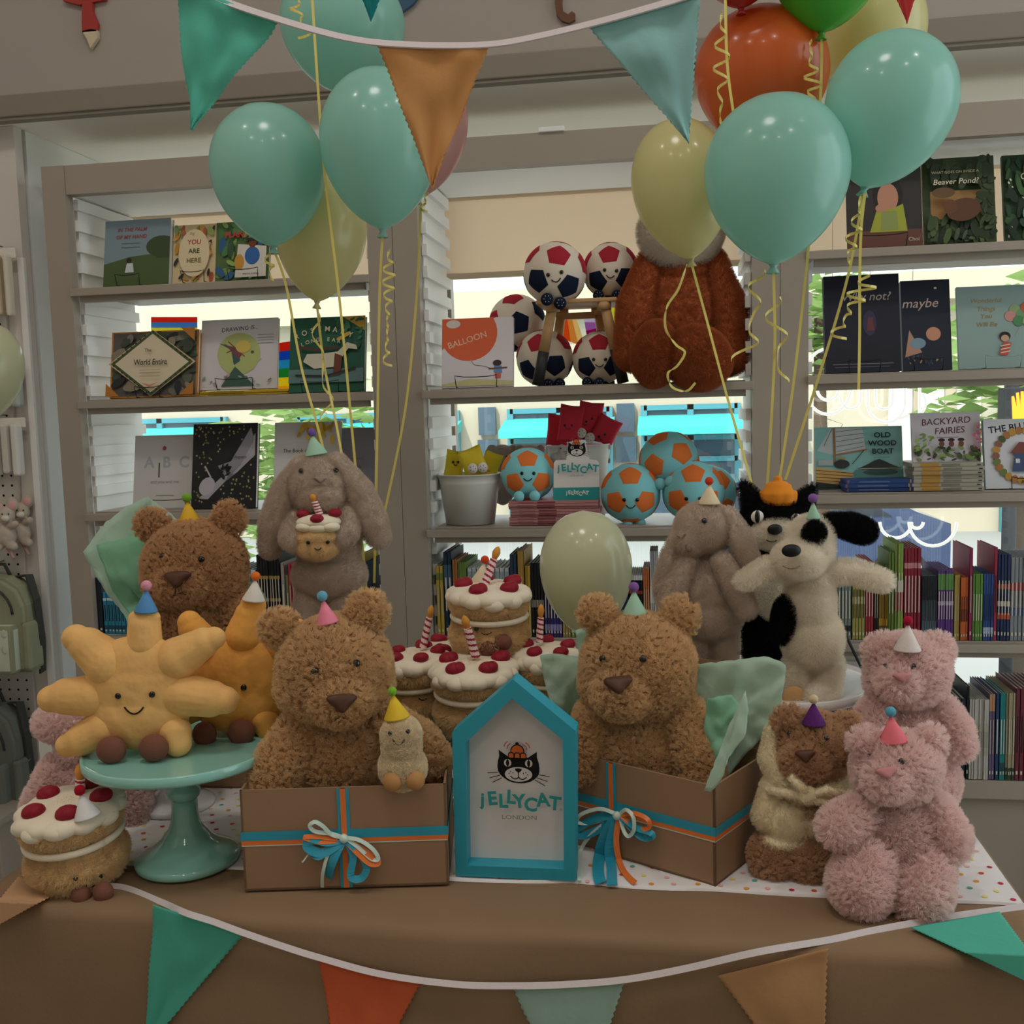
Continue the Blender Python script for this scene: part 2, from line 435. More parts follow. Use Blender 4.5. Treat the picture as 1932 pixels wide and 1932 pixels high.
# ------------------------------------------------------------------ bookcases
S0, PW = -1.9293, 1.1164
ZT, ZH = 2.274, 2.186
SHELF = {0: [1.903, 1.553, 1.196, .796], 1: [1.553, 1.135, .796], 2: [1.907, 1.562, 1.224, .796]}
YB = 3.36
def bookcase(k):
    x0 = S0 + k*PW; x1 = x0 + PW; pw = .078
    where = ['leftmost of the three white bookcases, beside the pegboard', 'middle of the three white bookcases, with buckets and footballs', 'rightmost of the three white bookcases, with long rows of spines'][k]
    r = empty('bookcase', (x0, 3.0, 0), where, 'bookcase', 'white bookcases in front of the window')
    def part(n, mb): return mb.obj(n, r)
    for a in (0, PW-pw): part('post', MB().box((a+pw/2, .02, ZT/2), (pw-.0015, .04, ZT), M_CASE))
    part('header', MB().box((PW/2, .021, (ZT+ZH)/2), (PW-2*pw, .036, ZT-ZH), M_CASE))
    part('top_board', MB().box((PW/2, .21, ZT-.012), (PW-.01, .34, .022), M_CASE).box((PW/2, .21, ZH+.005), (PW-2*pw, .34, .012), M_WHITE_LIT))  # underside takes the lighter tone, daylight from the window painted in
    for sx, xi in ((1, pw), (-1, PW-pw)):
        mb = MB(); mb.box((xi-sx*.006, .22, 1.28), (.012, .32, 1.8), M_WHITE_LIT)
        z = ZH - .016
        while z > .42:
            if not any(abs(z-(zz-.02)) < .03 for zz in SHELF[k]): mb.box((xi+sx*.0075, .21, z-.008), (.015, .336, .033), M_WHITE_LIT)
            z -= .0645
        part('notched_side', mb)
    part('rear_post', MB().box((.03, YB-3-.01, ZT/2), (.06, .02, ZT), M_CASE))
    part('rear_post', MB().box((PW-.03, YB-3-.01, ZT/2), (.06, .02, ZT), M_CASE))
    for z in SHELF[k]:
        mb = MB(); a, b = pw+.002, PW-pw-.002
        mb.box((PW/2, .2, z-.012), (b-a-.03, .36, .022), M_CASE, bev=.002)
        mb.box((PW/2, .0, z-.0175), (b-a+.012, .02, .0235), M_CASE, bev=.002)
        mb.box((PW/2, .022, z-.036), (b-a-.03, .02, .022), M_CASE)
        part('shelf', mb)
    mb = MB(); mb.box((PW/2, .2, .36), (PW-.01, .36, .055), M_CASE)
    part('base_board', mb)
    part('base_cabinet', MB().box((PW/2, .21, .165), (PW-.01, .33, .33), M_CASE).box((.18, .03, .17), (.3, .03, .26), M_CASE, bev=.006).box((PW-.2, .03, .17), (.34, .03, .26), M_CASE, bev=.006))
    if k == 1: part('hook_plate', MB().box((.48, .005, ZT+.006), (.075, .02, .014), M_WHITE_LIT, bev=.002))
    return r
for k in range(3): bookcase(k)

# ------------------------------------------------------------------ pegboard wall at the left
XP, YPG = -2.045, 3.05
pg = MB()
pg.box((XP-.3, YPG+.02, 1.21), (.6, .04, 2.418), M_WALL)
pg.box((XP-.004, YPG-.002, 1.0), (.022, .012, 2.02), M_WHITE_LIT)
pg.box((XP-.02, YPG+.335, 1.21), (.04, .55, 2.418), mat('white_wall', '#eef0ee', .7, .2))
struct('wall_pegboard', pg)
pb = MB(); pb.box((XP-.34, YPG-.007, 1.1), (.55, .012, 1.66), mat('pegboard_grey', '#c6bfb6', .7, .3), bev=.002)
MH = mat('peg_hole', '#120f0d', .9, .1)
for i in range(10):
    for j in range(50):
        x, z = XP-.088-i*.0325, 1.9-j*.0325
        pb.bm.faces.new([pb.bm.verts.new((x+.0042*math.cos(t*PI/4), YPG-.0134, z+.0042*math.sin(t*PI/4))) for t in range(8)]).material_index = pb.mi(MH)
tag(pb.obj('pegboard'), 'grey perforated pegboard panel with hanging baby goods', 'pegboard')
tag(MB().box((XP-.3, 2.88, .125), (.55, .24, .25), M_CASE, bev=.004).box((XP-.3, 2.88, .26), (.57, .26, .02), M_CASE).obj('base_unit'), 'low white plinth under the grey backpack', 'plinth')

# ================================================================== OUTSIDE THE WINDOW
GZ = -1.0
struct('street', MB().box((0, 30, GZ-.1), (90, 52, .2), mat('asphalt', '#a9a9a6', .9, .1)))
struct('sidewalk', MB().box((0, 5.0, GZ+.03), (60, 2.4, .14), mat('pavement_slab', '#cfcbc2', .9, .1)))
fac = MB(); MST = mat('limestone', '#c6bba5', .9, .1); MDK = mat('shop_dark', '#3f5666', .3, .5); MTL = mat('teal_awning', '#4fc4bd', .8, .1)
MFR = mat('teal_frame', '#4f93a0', .6, .3)
FY = 20.0
def fx(u, v=800): return P(u, v, FY).x
def fz(v, u=1100): return P(u, v, FY).z
fac.box((0, FY+.7, (fz(560)+GZ)/2), (70, 1.0, fz(560)-GZ), MST)
fac.box((0, FY, fz(570)), (70, .7, .5), MST).box((0, FY+.1, fz(548)), (70, .5, .12), mat('green_copper', '#8fc7b5', .8, .1))
b1 = fac.obj('building'); tag(b1, 'pale stone building across the street with teal awnings', 'building')
def shopfront(u0, u1, n):
    r = []
    x0, x1 = fx(u0), fx(u1); zt, zb = fz(768), GZ
    mb = MB(); mb.box(((x0+x1)/2, FY+.17, (zt+zb)/2), (x1-x0, .1, zt-zb), MDK); w = mb.obj('shop_window', b1)
    mb = MB()
    for i in range(n+1): mb.box((x0+(x1-x0)*i/n, FY+.1, (zt+zb)/2), (.12, .14, zt-zb), MFR)
    for z in (zt-.05, fz(830), fz(870)): mb.box(((x0+x1)/2, FY+.1, z), (x1-x0, .14, .1), MFR)
    mb.obj('window_frame', w)
    mb = MB(); za = fz(787)
    mb.prism([(x0-.1, FY+.1, za), (x0-.1, FY-.8, za-.22), (x0-.1, FY-.8, za-.36), (x0-.1, FY+.1, za-.2)], (x1-x0+.2, 0, 0), MTL); mb.obj('awning', b1)
for a in ((962, 1150, 2), (1215, 1392, 2), (1440, 1500, 1), (560, 860, 3), (1900, 2100, 2), (180, 420, 2)): shopfront(*a)
for u in (918, 1180): MB().box((fx(u), FY+.1, fz(790)), (.34, .14, .55), MDK).obj('wall_lamp', b1); MB().box((fx(u), FY+.1, fz(850)), (.4, .12, .5), MDK).obj('wall_lamp', b1)
for u in (1700, 1760, 1830): MB().box((fx(u), FY+.15, fz(830)), (.42, .16, 2.6), mat('bright_stone', '#d8d2c4', .8, .1)).obj('pilaster', b1)

def tree(name, u, v, Y, r, h, label, n=520, seed=3, hexc='#94b068'):
    rnd = random.Random(seed); c = P(u, v, Y)
    t = empty(name, (c.x, Y, GZ), label, 'tree', 'street trees outside the window')
    MB().tube([(0, 0, 0), (.03, .02, (c.z-GZ)*.5), (0, 0, c.z-GZ)], [.09, .07, .04], mat('bark', '#5b4a3c', .9)).obj('trunk', t)
    mb = MB(); ml = mat('leaf'+hexc, hexc, .7, .3, trans=.45)
    for i in range(n):
        d = Vector((rnd.gauss(0, 1), rnd.gauss(0, 1), rnd.gauss(0, 1))).normalized()*r*rnd.uniform(.35, 1); d.z *= h
        q = Matrix.Rotation(rnd.uniform(0, 6.3), 3, 'Z') @ Matrix.Rotation(rnd.uniform(-1, 1), 3, 'X'); k = rnd.uniform(.1, .2)*r**.5
        o = Vector((0, 0, c.z-GZ))+d
        mb.poly([o+q @ Vector(p)*k for p in ((-.9, 0, 0), (0, -.4, .1), (1, 0, 0), (0, .4, .1))], ml)
    mb.obj('crown', t)
tree('street_tree', 580, 905, 9.5, 1.0, 1.3, 'bright green street tree seen between the books of the leftmost bookcase', 800)
tree('street_tree', 1545, 600, 9, .55, 1.0, 'light green tree crown behind the dark books in the rightmost bookcase', 360, 5)
tree('street_tree', 1930, 690, 9, 1.0, .8, 'leafy street tree at the far right behind the pale blue book', 520, 8)
# parked car
cp = P(1690, 1022, 13.5)
car = empty('car', (cp.x, 13.5, GZ), 'dark blue car parked across the street behind the dog toy', 'car')
mb = MB(); mc = mat('car_paint', '#2c3e63', .25, .6, coat=.6); zz = cp.z-GZ
mb.prism([(.6, -.25, .25), (-2.75, -.25, .25), (-2.8, -.25, .8), (-2.65, -.25, 1.0), (-2.2, -.25, 1.5), (-.6, -.25, 1.5), (.2, -.25, 1.1), (.6, -.25, .95)], (0, 1.7, 0), mc)
mb.obj('car_body', car)
MB().prism([(-.1, -.27, 1.05), (-2.45, -.27, 1.05), (-2.0, -.27, 1.42), (-.65, -.27, 1.42)], (0, .02, 0), mat('car_window', '#1a2530', .1, .6)).obj('side_window', car)
for x in (0, -2.15):
    w = MB().cone((x, -.3, .33), (x, -.1, .33), .33, .33, mat('tyre_rubber', '#1b1c1f', .8), 32, smooth=False).obj('wheel', car)
    mb = MB(); mr = mat('alloy', '#c9ced6', .3, .5, metal=.6)
    mb.cone((x, -.31, .33), (x, -.29, .33), .06, .06, mr, 16)
    for i in range(10):
        a = 2*PI*i/10; mb.prism([(x+.05*math.cos(a+d)*k, -.315, .33+.05*math.sin(a+d)*k) for d, k in ((-.4, 1), (.4, 1), (.09, 5), (-.09, 5))], (0, .015, 0), mr)
    mb.tube([(x+.255*math.cos(t*PI/16), -.305, .33+.255*math.sin(t*PI/16)) for t in range(33)], .014, mr, 6)
    mb.obj('wheel_rim', w)
# pedestrian signal
sp = P(1918, 770, 8)
sg = empty('pedestrian_signal', (sp.x, 8, GZ), 'pedestrian signal showing an orange hand outside the right window', 'traffic signal')
MB().box((0, 0, sp.z-GZ), (.22, .16, .3), mat('signal_black', '#23262b', .6), bev=.01).obj('housing', sg)
MB().cone((0, .12, 0), (0, .12, sp.z-GZ+.2), .05, .05, mat('signal_black'), 16).obj('pole', sg)
mb = MB(); mo = mat('signal_orange', '#ff7a12', .5, emit=3); A = Art(mb, 1, 1, -.082, Matrix.Translation((0, 0, sp.z-GZ)))
A.poly([(-.05, -.11), (.04, -.11), (.06, -.04), (.095, .0), (.08, .02), (.05, -.01), (.055, .1), (.035, .11), (.03, .02), (.02, .12), (0, .12), (0, .02), (-.012, .115), (-.032, .11), (-.025, .01), (-.045, .09), (-.062, .085), (-.055, -.03)], mo)
mb.obj('lit_hand', sg)

# neon lettering hung in the right window (seen from behind)
ny = WY-.05
nz = empty('neon_sign', P(1690, 760, ny), 'white glowing tube lettering hung inside the right window', 'sign')
mn = mat('neon_tube', '#f2f4ee', .25, .5, emit=.75); n0 = P(1690, 760, ny)
def npx(pts): return [P(u, v, ny)-n0 for u, v in pts]
def arc(u, v, r, a0, a1, n=14, ry=None): return [(u+r*math.cos(math.radians(a0+(a1-a0)*i/n)), v-(ry or r)*math.sin(math.radians(a0+(a1-a0)*i/n))) for i in range(n+1)]
def neon(*paths):
    mb = MB()
    for p in paths: mb.tube(npx(p), .0055, mn, 8)
    mb.obj('tube_letter', nz)
neon(arc(1562, 720, 46, 90, -270, 28, 62), arc(1562, 735, 20, 0, -180, 14))
neon([(1624, 690), (1624, 750)]+arc(1605, 752, 19, 0, -190, 12), [(1602, 690), (1602, 740)])
neon([(1637, 680), (1637, 760)]+arc(1672, 762, 35, 180, 360, 14)+[(1707, 680)], [(1652, 680), (1652, 755)]+arc(1668, 756, 16, 180, 360, 10)+[(1684, 680)])
neon([(1695, 790)]+arc(1720, 760, 26, 250, 400, 10), [(1735, 690), (1735, 790)])
neon(arc(1760, 985, 45, 180, 360, 14), arc(1690, 985, 30, 180, 360, 12), arc(1730, 985, 12, 180, 360, 8))
for uu in (1570, 1640, 1720): MB().tube([P(uu, 700, ny)-n0, Vector((P(uu, 700, ny).x, ny, 2.21))-n0], .001, mat('cord_clear', '#d8d8d0', .4), 5).obj('cord', nz)
MB().tube(npx([(1545, 775), (1560, 860), (1590, 800), (1560, 790)]), .0012, mat('cord_clear', '#d8d8d0', .4), 5).obj('cord', nz)
# rainbow pennant strings against the glass
def streamer(name, label, quad, cols, cat='flag'):
    c = P(*quad[0], WY+.0345); mb = MB(); n = len(cols)
    tl, tr, br, bl = [P(u, v, WY+.0345)-c for u, v in quad]
    for i, h in enumerate(cols):
        a, b = i/n, (i+1)/n
        mb.prism([tl.lerp(bl, a), tr.lerp(br, a), tr.lerp(br, b), tl.lerp(bl, b)], (0, .002, 0), mat('flag'+h, h, .8, .1, trans=.5))
    o = mb.obj(name, None, c); tag(o, label, cat)
RB = ['#e8442f', '#f59a2c', '#f7e23c', '#3fae55', '#2f6fd0', '#7a4aa8']
streamer('rainbow_flag', 'rainbow striped flag hung in the window between two green-spined book displays', [(470, 655), (575, 640), (575, 745), (470, 745)], ['#e8442f', '#2f6fd0', '#4ab7d8', '#3fae55', '#f7e23c', '#f7c63c'])
streamer('paper_streamer', 'orange and cream paper streamer behind the wooden stool', [(1062, 600), (1062, 640), (1105, 655), (1085, 592)], ['#ef7a2c', '#f3b765', '#f6dfa8'])
streamer('paper_streamer', 'magenta and lilac paper streamer behind the wooden stool', [(1100, 592), (1133, 600), (1140, 625), (1108, 640)], ['#e3d8ec', '#c98fd0', '#c2188a'])
streamer('paper_streamer', 'yellow paper streamer between the stool and the rust plush animal', [(1172, 580), (1168, 640), (1160, 640), (1150, 580)], ['#e8df2a', '#f0ea6a'])
streamer('paper_streamer', 'red and blue paper streamer above the diamond patterned book', [(285, 598), (372, 598), (372, 628), (285, 628)], ['#e8442f', '#6aa6d8', '#f0e46a'])

# ================================================================== THE TABLE
TX0, TX1, TY0, TY1, TZ = -1.062, .49, 1.335, 2.10, .76
t = empty('display_table', ((TX0+TX1)/2, (TY0+TY1)/2, 0), 'folding display table hidden under brown kraft paper', 'table')
MW = mat('table_wood', '#8a7a68', .6)
MB().box((0, 0, TZ-.024), (TX1-TX0-.02, TY1-TY0-.02, .036), MW).obj('tabletop', t)
for sx in (-1, 1):
    for sy in (-1, 1): MB().box((sx*(TX1-TX0)*.46, sy*(TY1-TY0)*.42, (TZ-.045)/2), (.035, .035, TZ-.045), MW).obj('leg', t)
M_KRAFT = mat('kraft_paper', '#8c7257', .72, .25, var=.05, vscale=9, bump=.1, bscale=160)
bm = bmesh.new(); rows = []
prof = [(TY1, TZ), (1.9, TZ), (1.7, TZ), (1.5, TZ), (TY0+.03, TZ), (TY0+.012, TZ-.002), (TY0+.003, TZ-.009), (TY0, TZ-.02)] + [(TY0-.002, z) for z in (.7, .64, .58, .5, .42, .32, .2, .08)]
nx = 60
for (y, z) in prof:
    row = []
    for i in range(nx+1):
        x = TX0+(TX1-TX0)*i/nx; dz = 0; dy = 0
        if z < TZ-.015: dy = (TZ-z)*.03*math.sin(x*5+1)+.004*noise.noise((x*6, z*5, 2))
        else: dz = .0012*noise.noise((x*5, y*5, 1))-.0008
        row.append(bm.verts.new((x, y+dy, z+dz)))
    rows.append(row)
for a, b in zip(rows, rows[1:]):
    for i in range(nx): bm.faces.new((a[i], a[i+1], b[i+1], b[i])).smooth = True
for xe, idx, sgn in ((TX0, 0, -1), (TX1, nx, 1)):       # ends hanging down
    prev = [r[idx] for r in rows[:8]]
    for z in (.74, .6, .4, .2, .08):
        cur = [bm.verts.new((xe+sgn*(.006+.02*(TZ-z)*abs(math.sin(v.co.y*9))), v.co.y, z - (TZ-v.co.z if z > .7 else 0))) for v in prev]
        for i in range(7): bm.faces.new((prev[i], prev[i+1], cur[i+1], cur[i])).smooth = True
        prev = cur
mb = MB(); mb.bm.free(); mb.bm = bm; mb.mi(M_KRAFT)
kp = tag(mb.obj('paper_table_cover'), 'brown kraft paper covering the display table and hanging down its front', 'table cover')
sm = kp.modifiers.new('thick', 'SOLIDIFY'); sm.thickness = .0012; sm.offset = 1
# paper seam
# polka dot cloth
bm = bmesh.new(); mb = MB(); mb.bm.free(); mb.bm = bm
M_CLOTH = mat('dot_cloth', '#e9e6e6', .85, .15, bump=.08, bscale=90); mb.mi(M_CLOTH)
CX0, CX1, CY0, CY1 = -1.0, .486, 1.482, 2.06
def cz(x, y): return TZ+.003+.0035*max(0, noise.noise((x*7, y*9, 4)))+.003*max(0, noise.noise((x*19, y*13, 7)))
NX, NY = 90, 36; grid = []
for j in range(NY+1):
    row = []
    for i in range(NX+1):
        x = CX0+(CX1-CX0)*i/NX; y = CY0+(CY1-CY0)*j/NY
        if j == 0: y += .008*noise.noise((x*8, 0, 3))+.01*math.exp(-((x+.16)/.05)**2)
        row.append(bm.verts.new((x, y, cz(x, y))))
    grid.append(row)
for j in range(NY):
    for i in range(NX): bm.faces.new((grid[j][i], grid[j][i+1], grid[j+1][i+1], grid[j+1][i])).smooth = True
lowrow = [bm.verts.new((v.co.x, v.co.y-.002, TZ+.001)) for v in grid[0]]
for i in range(NX): bm.faces.new((lowrow[i], lowrow[i+1], grid[0][i+1], grid[0][i]))
DOTS = [mat('dot_'+h, '#'+h, .8) for h in ('c2264a', 'e9a43b', '4fb8a8', 'efe07a', 'f2b5b0', 'd9552f')]
rnd = random.Random(11); y = CY0+.012; r_ = 0
while y < CY1-.01:
    x = CX0+.012+(r_ % 2)*.017
    while x < CX1-.01:
        xx, yy = x+rnd.uniform(-.004, .004), y+rnd.uniform(-.004, .004); d = rnd.choice(DOTS); i = mb.mi(d)
        f = bm.faces.new([bm.verts.new((xx+.0042*math.cos(k*PI/4), yy+.0042*math.sin(k*PI/4), cz(xx+.0042*math.cos(k*PI/4), yy+.0042*math.sin(k*PI/4))+.0008)) for k in range(8)]); f.material_index = i
        x += .034
    y += .027; r_ += 1
tag(mb.obj('polka_dot_cloth'), 'white cloth with small coloured dots laid over the kraft paper', 'tablecloth')

# ================================================================== CAKE STANDS
def cake_stand(c, zt, R, foot, m, name, label, group=None):
    r = empty(name, (c[0], c[1], TZ+.004), label, 'cake stand', group); h = zt-TZ-.004
    k = foot
    f = h/.19
    MB().lathe([(k*.97, 0), (k, .003*f), (k, .010*f), (k*.95, .014*f), (k*.84, .018*f), (k*.66, .027*f), (k*.49, .039*f), (k*.45, .044*f), (k*.42, .048*f), (k*.33, .057*f), (k*.28, .069*f), (k*.25, .088*f), (k*.24, .106*f)], m, seg=48).obj('foot', r)
    MB().lathe([(k*.235, .105*f), (k*.31, .112*f), (k*.335, .118*f), (k*.31, .124*f), (k*.235, .13*f), (k*.23, h-.016), (k*.34, h-.008)], m, seg=40).obj('stem', r)
    MB().lathe([(R*.3, h-.012), (R*.9, h-.010), (R*.985, h-.012), (R, h-.008), (R, h+.003), (R*.985, h+.005), (R*.96, h+.001), (R*.9, h), (R*.02, h)], m, seg=72).obj('plate', r)
    return r
M_TEALC = mat('teal_ceramic', '#93cfc2', .12, .5, coat=.5)
M_WHITEC = mat('white_ceramic', '#e9e9ea', .15, .5, coat=.4)
cake_stand((-.79, 1.502), .952, .152, .083, M_TEALC, 'cake_stand', 'glossy pale teal cake stand carrying the front smiling sun toy')
c1 = P(905, 1372, 1.775)
cake_stand((c1.x, 1.775), c1.z-.004, .155, .07, mat('mint_ceramic', '#a9d6c6', .15, .5, coat=.4), 'cake_stand', 'mint cake stand under the pile of plush sponge cakes')
c2 = P(1472, 1340, 1.86)
cake_stand((c2.x, 1.86), .985, .168, .085, M_WHITEC, 'cake_stand', 'white cake stand under the black and white toy dog')
cake_stand((P(342, 1500, 1.745).x, 1.725), .91, .085, .07, M_WHITEC, 'cake_stand', 'white cake stand standing behind the stem of the teal one')
c3 = P(615, 1195, 1.97)
cake_stand((c3.x, 1.97), c3.z-.004, .085, .07, M_WHITEC, 'cake_stand', 'white cake stand under the standing toy rabbit that holds a cupcake')

# ================================================================== GIFT BOXES
M_BOX = mat('gift_board', '#9a7b5f', .7, .25, bump=.05, bscale=300)
M_RT, M_RO, M_RM = mat('ribbon_teal', '#2b9bb5', .35, .5), mat('ribbon_orange', '#ea7a34', .35, .5), mat('ribbon_mint', '#cfe6da', .35, .5)
def kraft_box(corner, ex, w, d, h, label, ribbon=True, vx=.5):
    ex = Vector((ex[0], ex[1], 0)).normalized(); ey = Vector((-ex.y, ex.x, 0))
    M = Matrix((ex, ey, HZ)).transposed().to_4x4(); M.translation = Vector((corner[0], corner[1], TZ+.004))
    r = empty('gift_box', None, label, 'box', None, M); th = .0035
    mb = MB()
    mb.box((w/2, d/2, th/2), (w, d, th), M_BOX).box((w/2, th/2, h/2), (w, th, h), M_BOX).box((w/2, d-th/2, h/2), (w, th, h), M_BOX)
    mb.box((th/2, d/2, h/2), (th, d, h), M_BOX).box((w-th/2, d/2, h/2), (th, d, h), M_BOX)
    mb.obj('box_body', r)
    if ribbon:
        z = h*.52
        for nm, m, z0, wd, o in (('ribbon', M_RT, z+.004, .014, .0015), ('ribbon', M_RO, z-.006, .008, .0011), ('ribbon', M_RM, z-.0095, .005, .0007)):
            mb = MB(); e = o
            for a, b, n in (((-e, -e), (w+e, -e), 0), ((w+e, -e), (w+e, d+e), 0), ((w+e, d+e), (-e, d+e), 0), ((-e, d+e), (-e, -e), 0)):
                mb.prism([(a[0], a[1], z0-wd/2), (b[0], b[1], z0-wd/2), (b[0], b[1], z0+wd/2), (a[0], a[1], z0+wd/2)], ((b[1]-a[1])/max(w, d)*-.0004, (b[0]-a[0])/max(w, d)*.0004, 0), m)
            mb.obj(nm, r)
        for m, wd, o in ((M_RT, .018, .002), (M_RO, .008, .0026)):
            MB().box((w*vx, -o/2, h/2), (wd, o, h*.985), m).obj('ribbon', r)
    return r, M
def ribbon_px(name, parent, M, pts, w, m, p0, n, lift=.004, loop=.012):
    """bow strands drawn on the plane just in front of a box"""
    out = []; k = len(pts)
    # smooth the strand
    cp = [Vector(onplane(u, v, p0, n)) for u, v in pts]
    sm = []
    for i in range(len(cp)-1):
        a, b, c, d = cp[max(i-1, 0)], cp[i], cp[i+1], cp[min(i+2, len(cp)-1)]
        for q in range(6):
            t = q/6; sm.append(.5*((2*b)+(c-a)*t+(2*a-5*b+4*c-d)*t*t+(3*b-a-3*c+d)*t**3))
    sm.append(cp[-1])
    nn = Vector(n); nn = -nn if nn.y > 0 else nn
    N = len(sm)
    sm = [p + nn*(lift+loop*math.sin(PI*i/(N-1))) for i, p in enumerate(sm)]
    for i, p in enumerate(sm):                      # tails that reach the table lie down on it
        if p.z < TZ+.008:
            g = CAM+(p-CAM)*((TZ+.008-CZ)/(p.z-CZ)); sm[i] = g
    inv = M.inverted()
    mb = MB(); mb.strip(sm, w, m, 'face', .0004)
    me = mb.mesh(name); me.transform(inv)
    return link(name, me, parent)
boxA, MA = kraft_box((-.651, 1.408), (.306, .053), .3105, .2, .158, 'open kraft gift box with teal and orange bow under the bear wearing a pink hat', vx=.5)
pA = Vector((-.5, 1.4345, .85)); nA = Vector((-.053, .306, 0)).normalized()
for pts, w, m in (
  ([(650, 1578), (625, 1568), (598, 1562), (588, 1550), (598, 1543), (612, 1552), (628, 1570), (650, 1578)], .006, M_RM),
  ([(648, 1580), (620, 1583), (590, 1574), (584, 1590), (610, 1602), (636, 1590), (648, 1580)], .014, M_RT),
  ([(646, 1582), (610, 1582), (578, 1572), (600, 1572), (646, 1582)], .007, M_RO),
  ([(652, 1578), (680, 1580), (706, 1595), (716, 1612), (702, 1612), (676, 1592), (652, 1578)], .006, M_RM),
  ([(652, 1582), (690, 1600), (716, 1618), (700, 1620), (672, 1598), (652, 1582)], .009, M_RO),
  ([(653, 1582), (668, 1610), (664, 1645), (684, 1648), (694, 1625), (672, 1595), (653, 1582)], .011, M_RT),
  ([(648, 1582), (636, 1605), (626, 1630), (620, 1654)], .013, M_RT), ([(640, 1584), (622, 1605), (612, 1640), (609, 1672)], .005, M_RM),
  ([(620, 1600), (604, 1606), (590, 1602)], .013, M_RT), ([(586, 1604), (576, 1616), (572, 1622)], .002, M_RM)):
    ribbon_px('bow_strand', boxA, MA, pts, w, m, pA, nA)
def knot(root, M, u, v, p0, n):
    p = M.inverted() @ (onplane(u, v, p0, n)-Vector(n)*.008)
    MB().ell(p, (.007, .007, .007), M_RM, seg=12).obj('bow_knot', root)
knot(boxA, MA, 650, 1578, pA, nA)
exB = Vector((.866, -.5, 0)); corB = Vector((.056, 1.493, 0)) - exB*.31
boxB, MBx = kraft_box(corB, exB, .31, .19, .155, 'open kraft gift box with green tissue under the bear wearing a mint hat', vx=.41)
pB = Vector((.056, 1.493, .85)); nB = Vector((.5, .866, 0))
for pts, w, m in (
  ([(1168, 1535), (1140, 1522), (1108, 1530), (1100, 1545), (1125, 1548), (1168, 1535)], .006, M_RM),
  ([(1166, 1537), (1130, 1540), (1095, 1562), (1112, 1570), (1145, 1556), (1166, 1537)], .013, M_RT),
  ([(1172, 1534), (1188, 1524), (1204, 1536), (1206, 1560), (1194, 1572), (1182, 1560), (1172, 1534)], .006, M_RM),
  ([(1174, 1536), (1204, 1530), (1232, 1540), (1233, 1556), (1208, 1558), (1174, 1536)], .007, M_RO),
  ([(1174, 1538), (1205, 1556), (1236, 1564), (1240, 1572), (1215, 1574), (1174, 1538)], .01, M_RT),
  ([(1164, 1538), (1126, 1568), (1104, 1604), (1096, 1660)], .006, M_RM), ([(1166, 1540), (1148, 1580), (1138, 1630), (1136, 1664)], .018, M_RT),
  ([(1170, 1540), (1160, 1590), (1163, 1630), (1158, 1668)], .016, M_RT), ([(1172, 1540), (1172, 1580), (1182, 1630), (1201, 1664)], .009, M_RO)):
    ribbon_px('bow_strand', boxB, MBx, pts, w, m, pB, nB)
knot(boxB, MBx, 1169, 1536, pB, nB)
lid = MB().prism([(0.0, .188, .15), (.308, .188, .15), (.295, .212, .285), (.01, .212, .285)], (0, .003, 0), M_BOX).obj('raised_flap', boxB)
boxC, MC = kraft_box((-.985, 1.815), (1, .02), .3, .2, .16, 'kraft gift box in the shade behind the teal cake stand', ribbon=False)

# tissue paper
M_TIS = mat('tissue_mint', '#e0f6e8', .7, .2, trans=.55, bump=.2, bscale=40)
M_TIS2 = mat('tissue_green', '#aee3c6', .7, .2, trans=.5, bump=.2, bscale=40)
def tissue(label, outline, Y, m, amp=.012, seed=0, lean=0, grp=None, skew=0):
    """crumpled sheet: outline in pixels on an upright plane, creased in depth"""
    c = P(*outline[len(outline)//2], Y); bm = bmesh.new(); dep = (c-CAM).dot(HF)
    cu = sum(p[0] for p in outline)/len(outline); cv = sum(p[1] for p in outline)/len(outline)
    vb = max(p[1] for p in outline); um = max(p[0] for p in outline)
    ring = []
    for (a, b), (d, e) in zip(outline, outline[1:]+outline[:1]):
        n = max(2, int(math.hypot(d-a, e-b)/9))
        for i in range(n): ring.append((a+(d-a)*i/n+random.uniform(-1.2, 1.2), b+(e-b)*i/n+random.uniform(-1.2, 1.2)))
    K = 9; prev = None
    def pt(u, v):
        dd = amp*(noise.noise((u*.018+seed, v*.018, 0))*1.6+noise.noise((u*.05, v*.05+seed, 3))*.6)+lean*(vb-v)*dep/F+skew*(um-u)
        r = ray(u, v); return CAM+r*((dep+dd)/r.dot(HF))-c
    cen = bm.verts.new(pt(cu, cv))
    for k in range(1, K+1):
        cur = [bm.verts.new(pt(cu+(u-cu)*k/K, cv+(v-cv)*k/K)) for u, v in ring]; n = len(cur)
        for i in range(n):
            if prev is None: f = bm.faces.new((cen, cur[i], cur[(i+1) % n]))
            else: f = bm.faces.new((prev[i], cur[i], cur[(i+1) % n], prev[(i+1) % n]))
            f.smooth = True
        prev = cur
    mb = MB(); mb.bm.free(); mb.bm = bm; mb.mi(m); o = mb.obj('tissue_paper', None, c)
    o.modifiers.new('t', 'SOLIDIFY').thickness = .0004
    return tag(o, label, 'tissue paper', grp)
tissue('pale mint tissue sheet standing tall behind the bear with the yellow hat', [(157, 1042), (200, 985), (240, 955), (278, 937), (325, 970), (360, 1010), (420, 1200), (330, 1340), (300, 1330), (235, 1160), (205, 1125), (180, 1085)], 1.985, M_TIS, .01, 1)
tissue('darker green tissue fold inside the tall pale sheet, left of the brown bear', [(180, 1028), (260, 1010), (340, 1015), (350, 1160), (330, 1340), (300, 1330), (245, 1160), (212, 1115)], 1.95, M_TIS2, .012, 5)
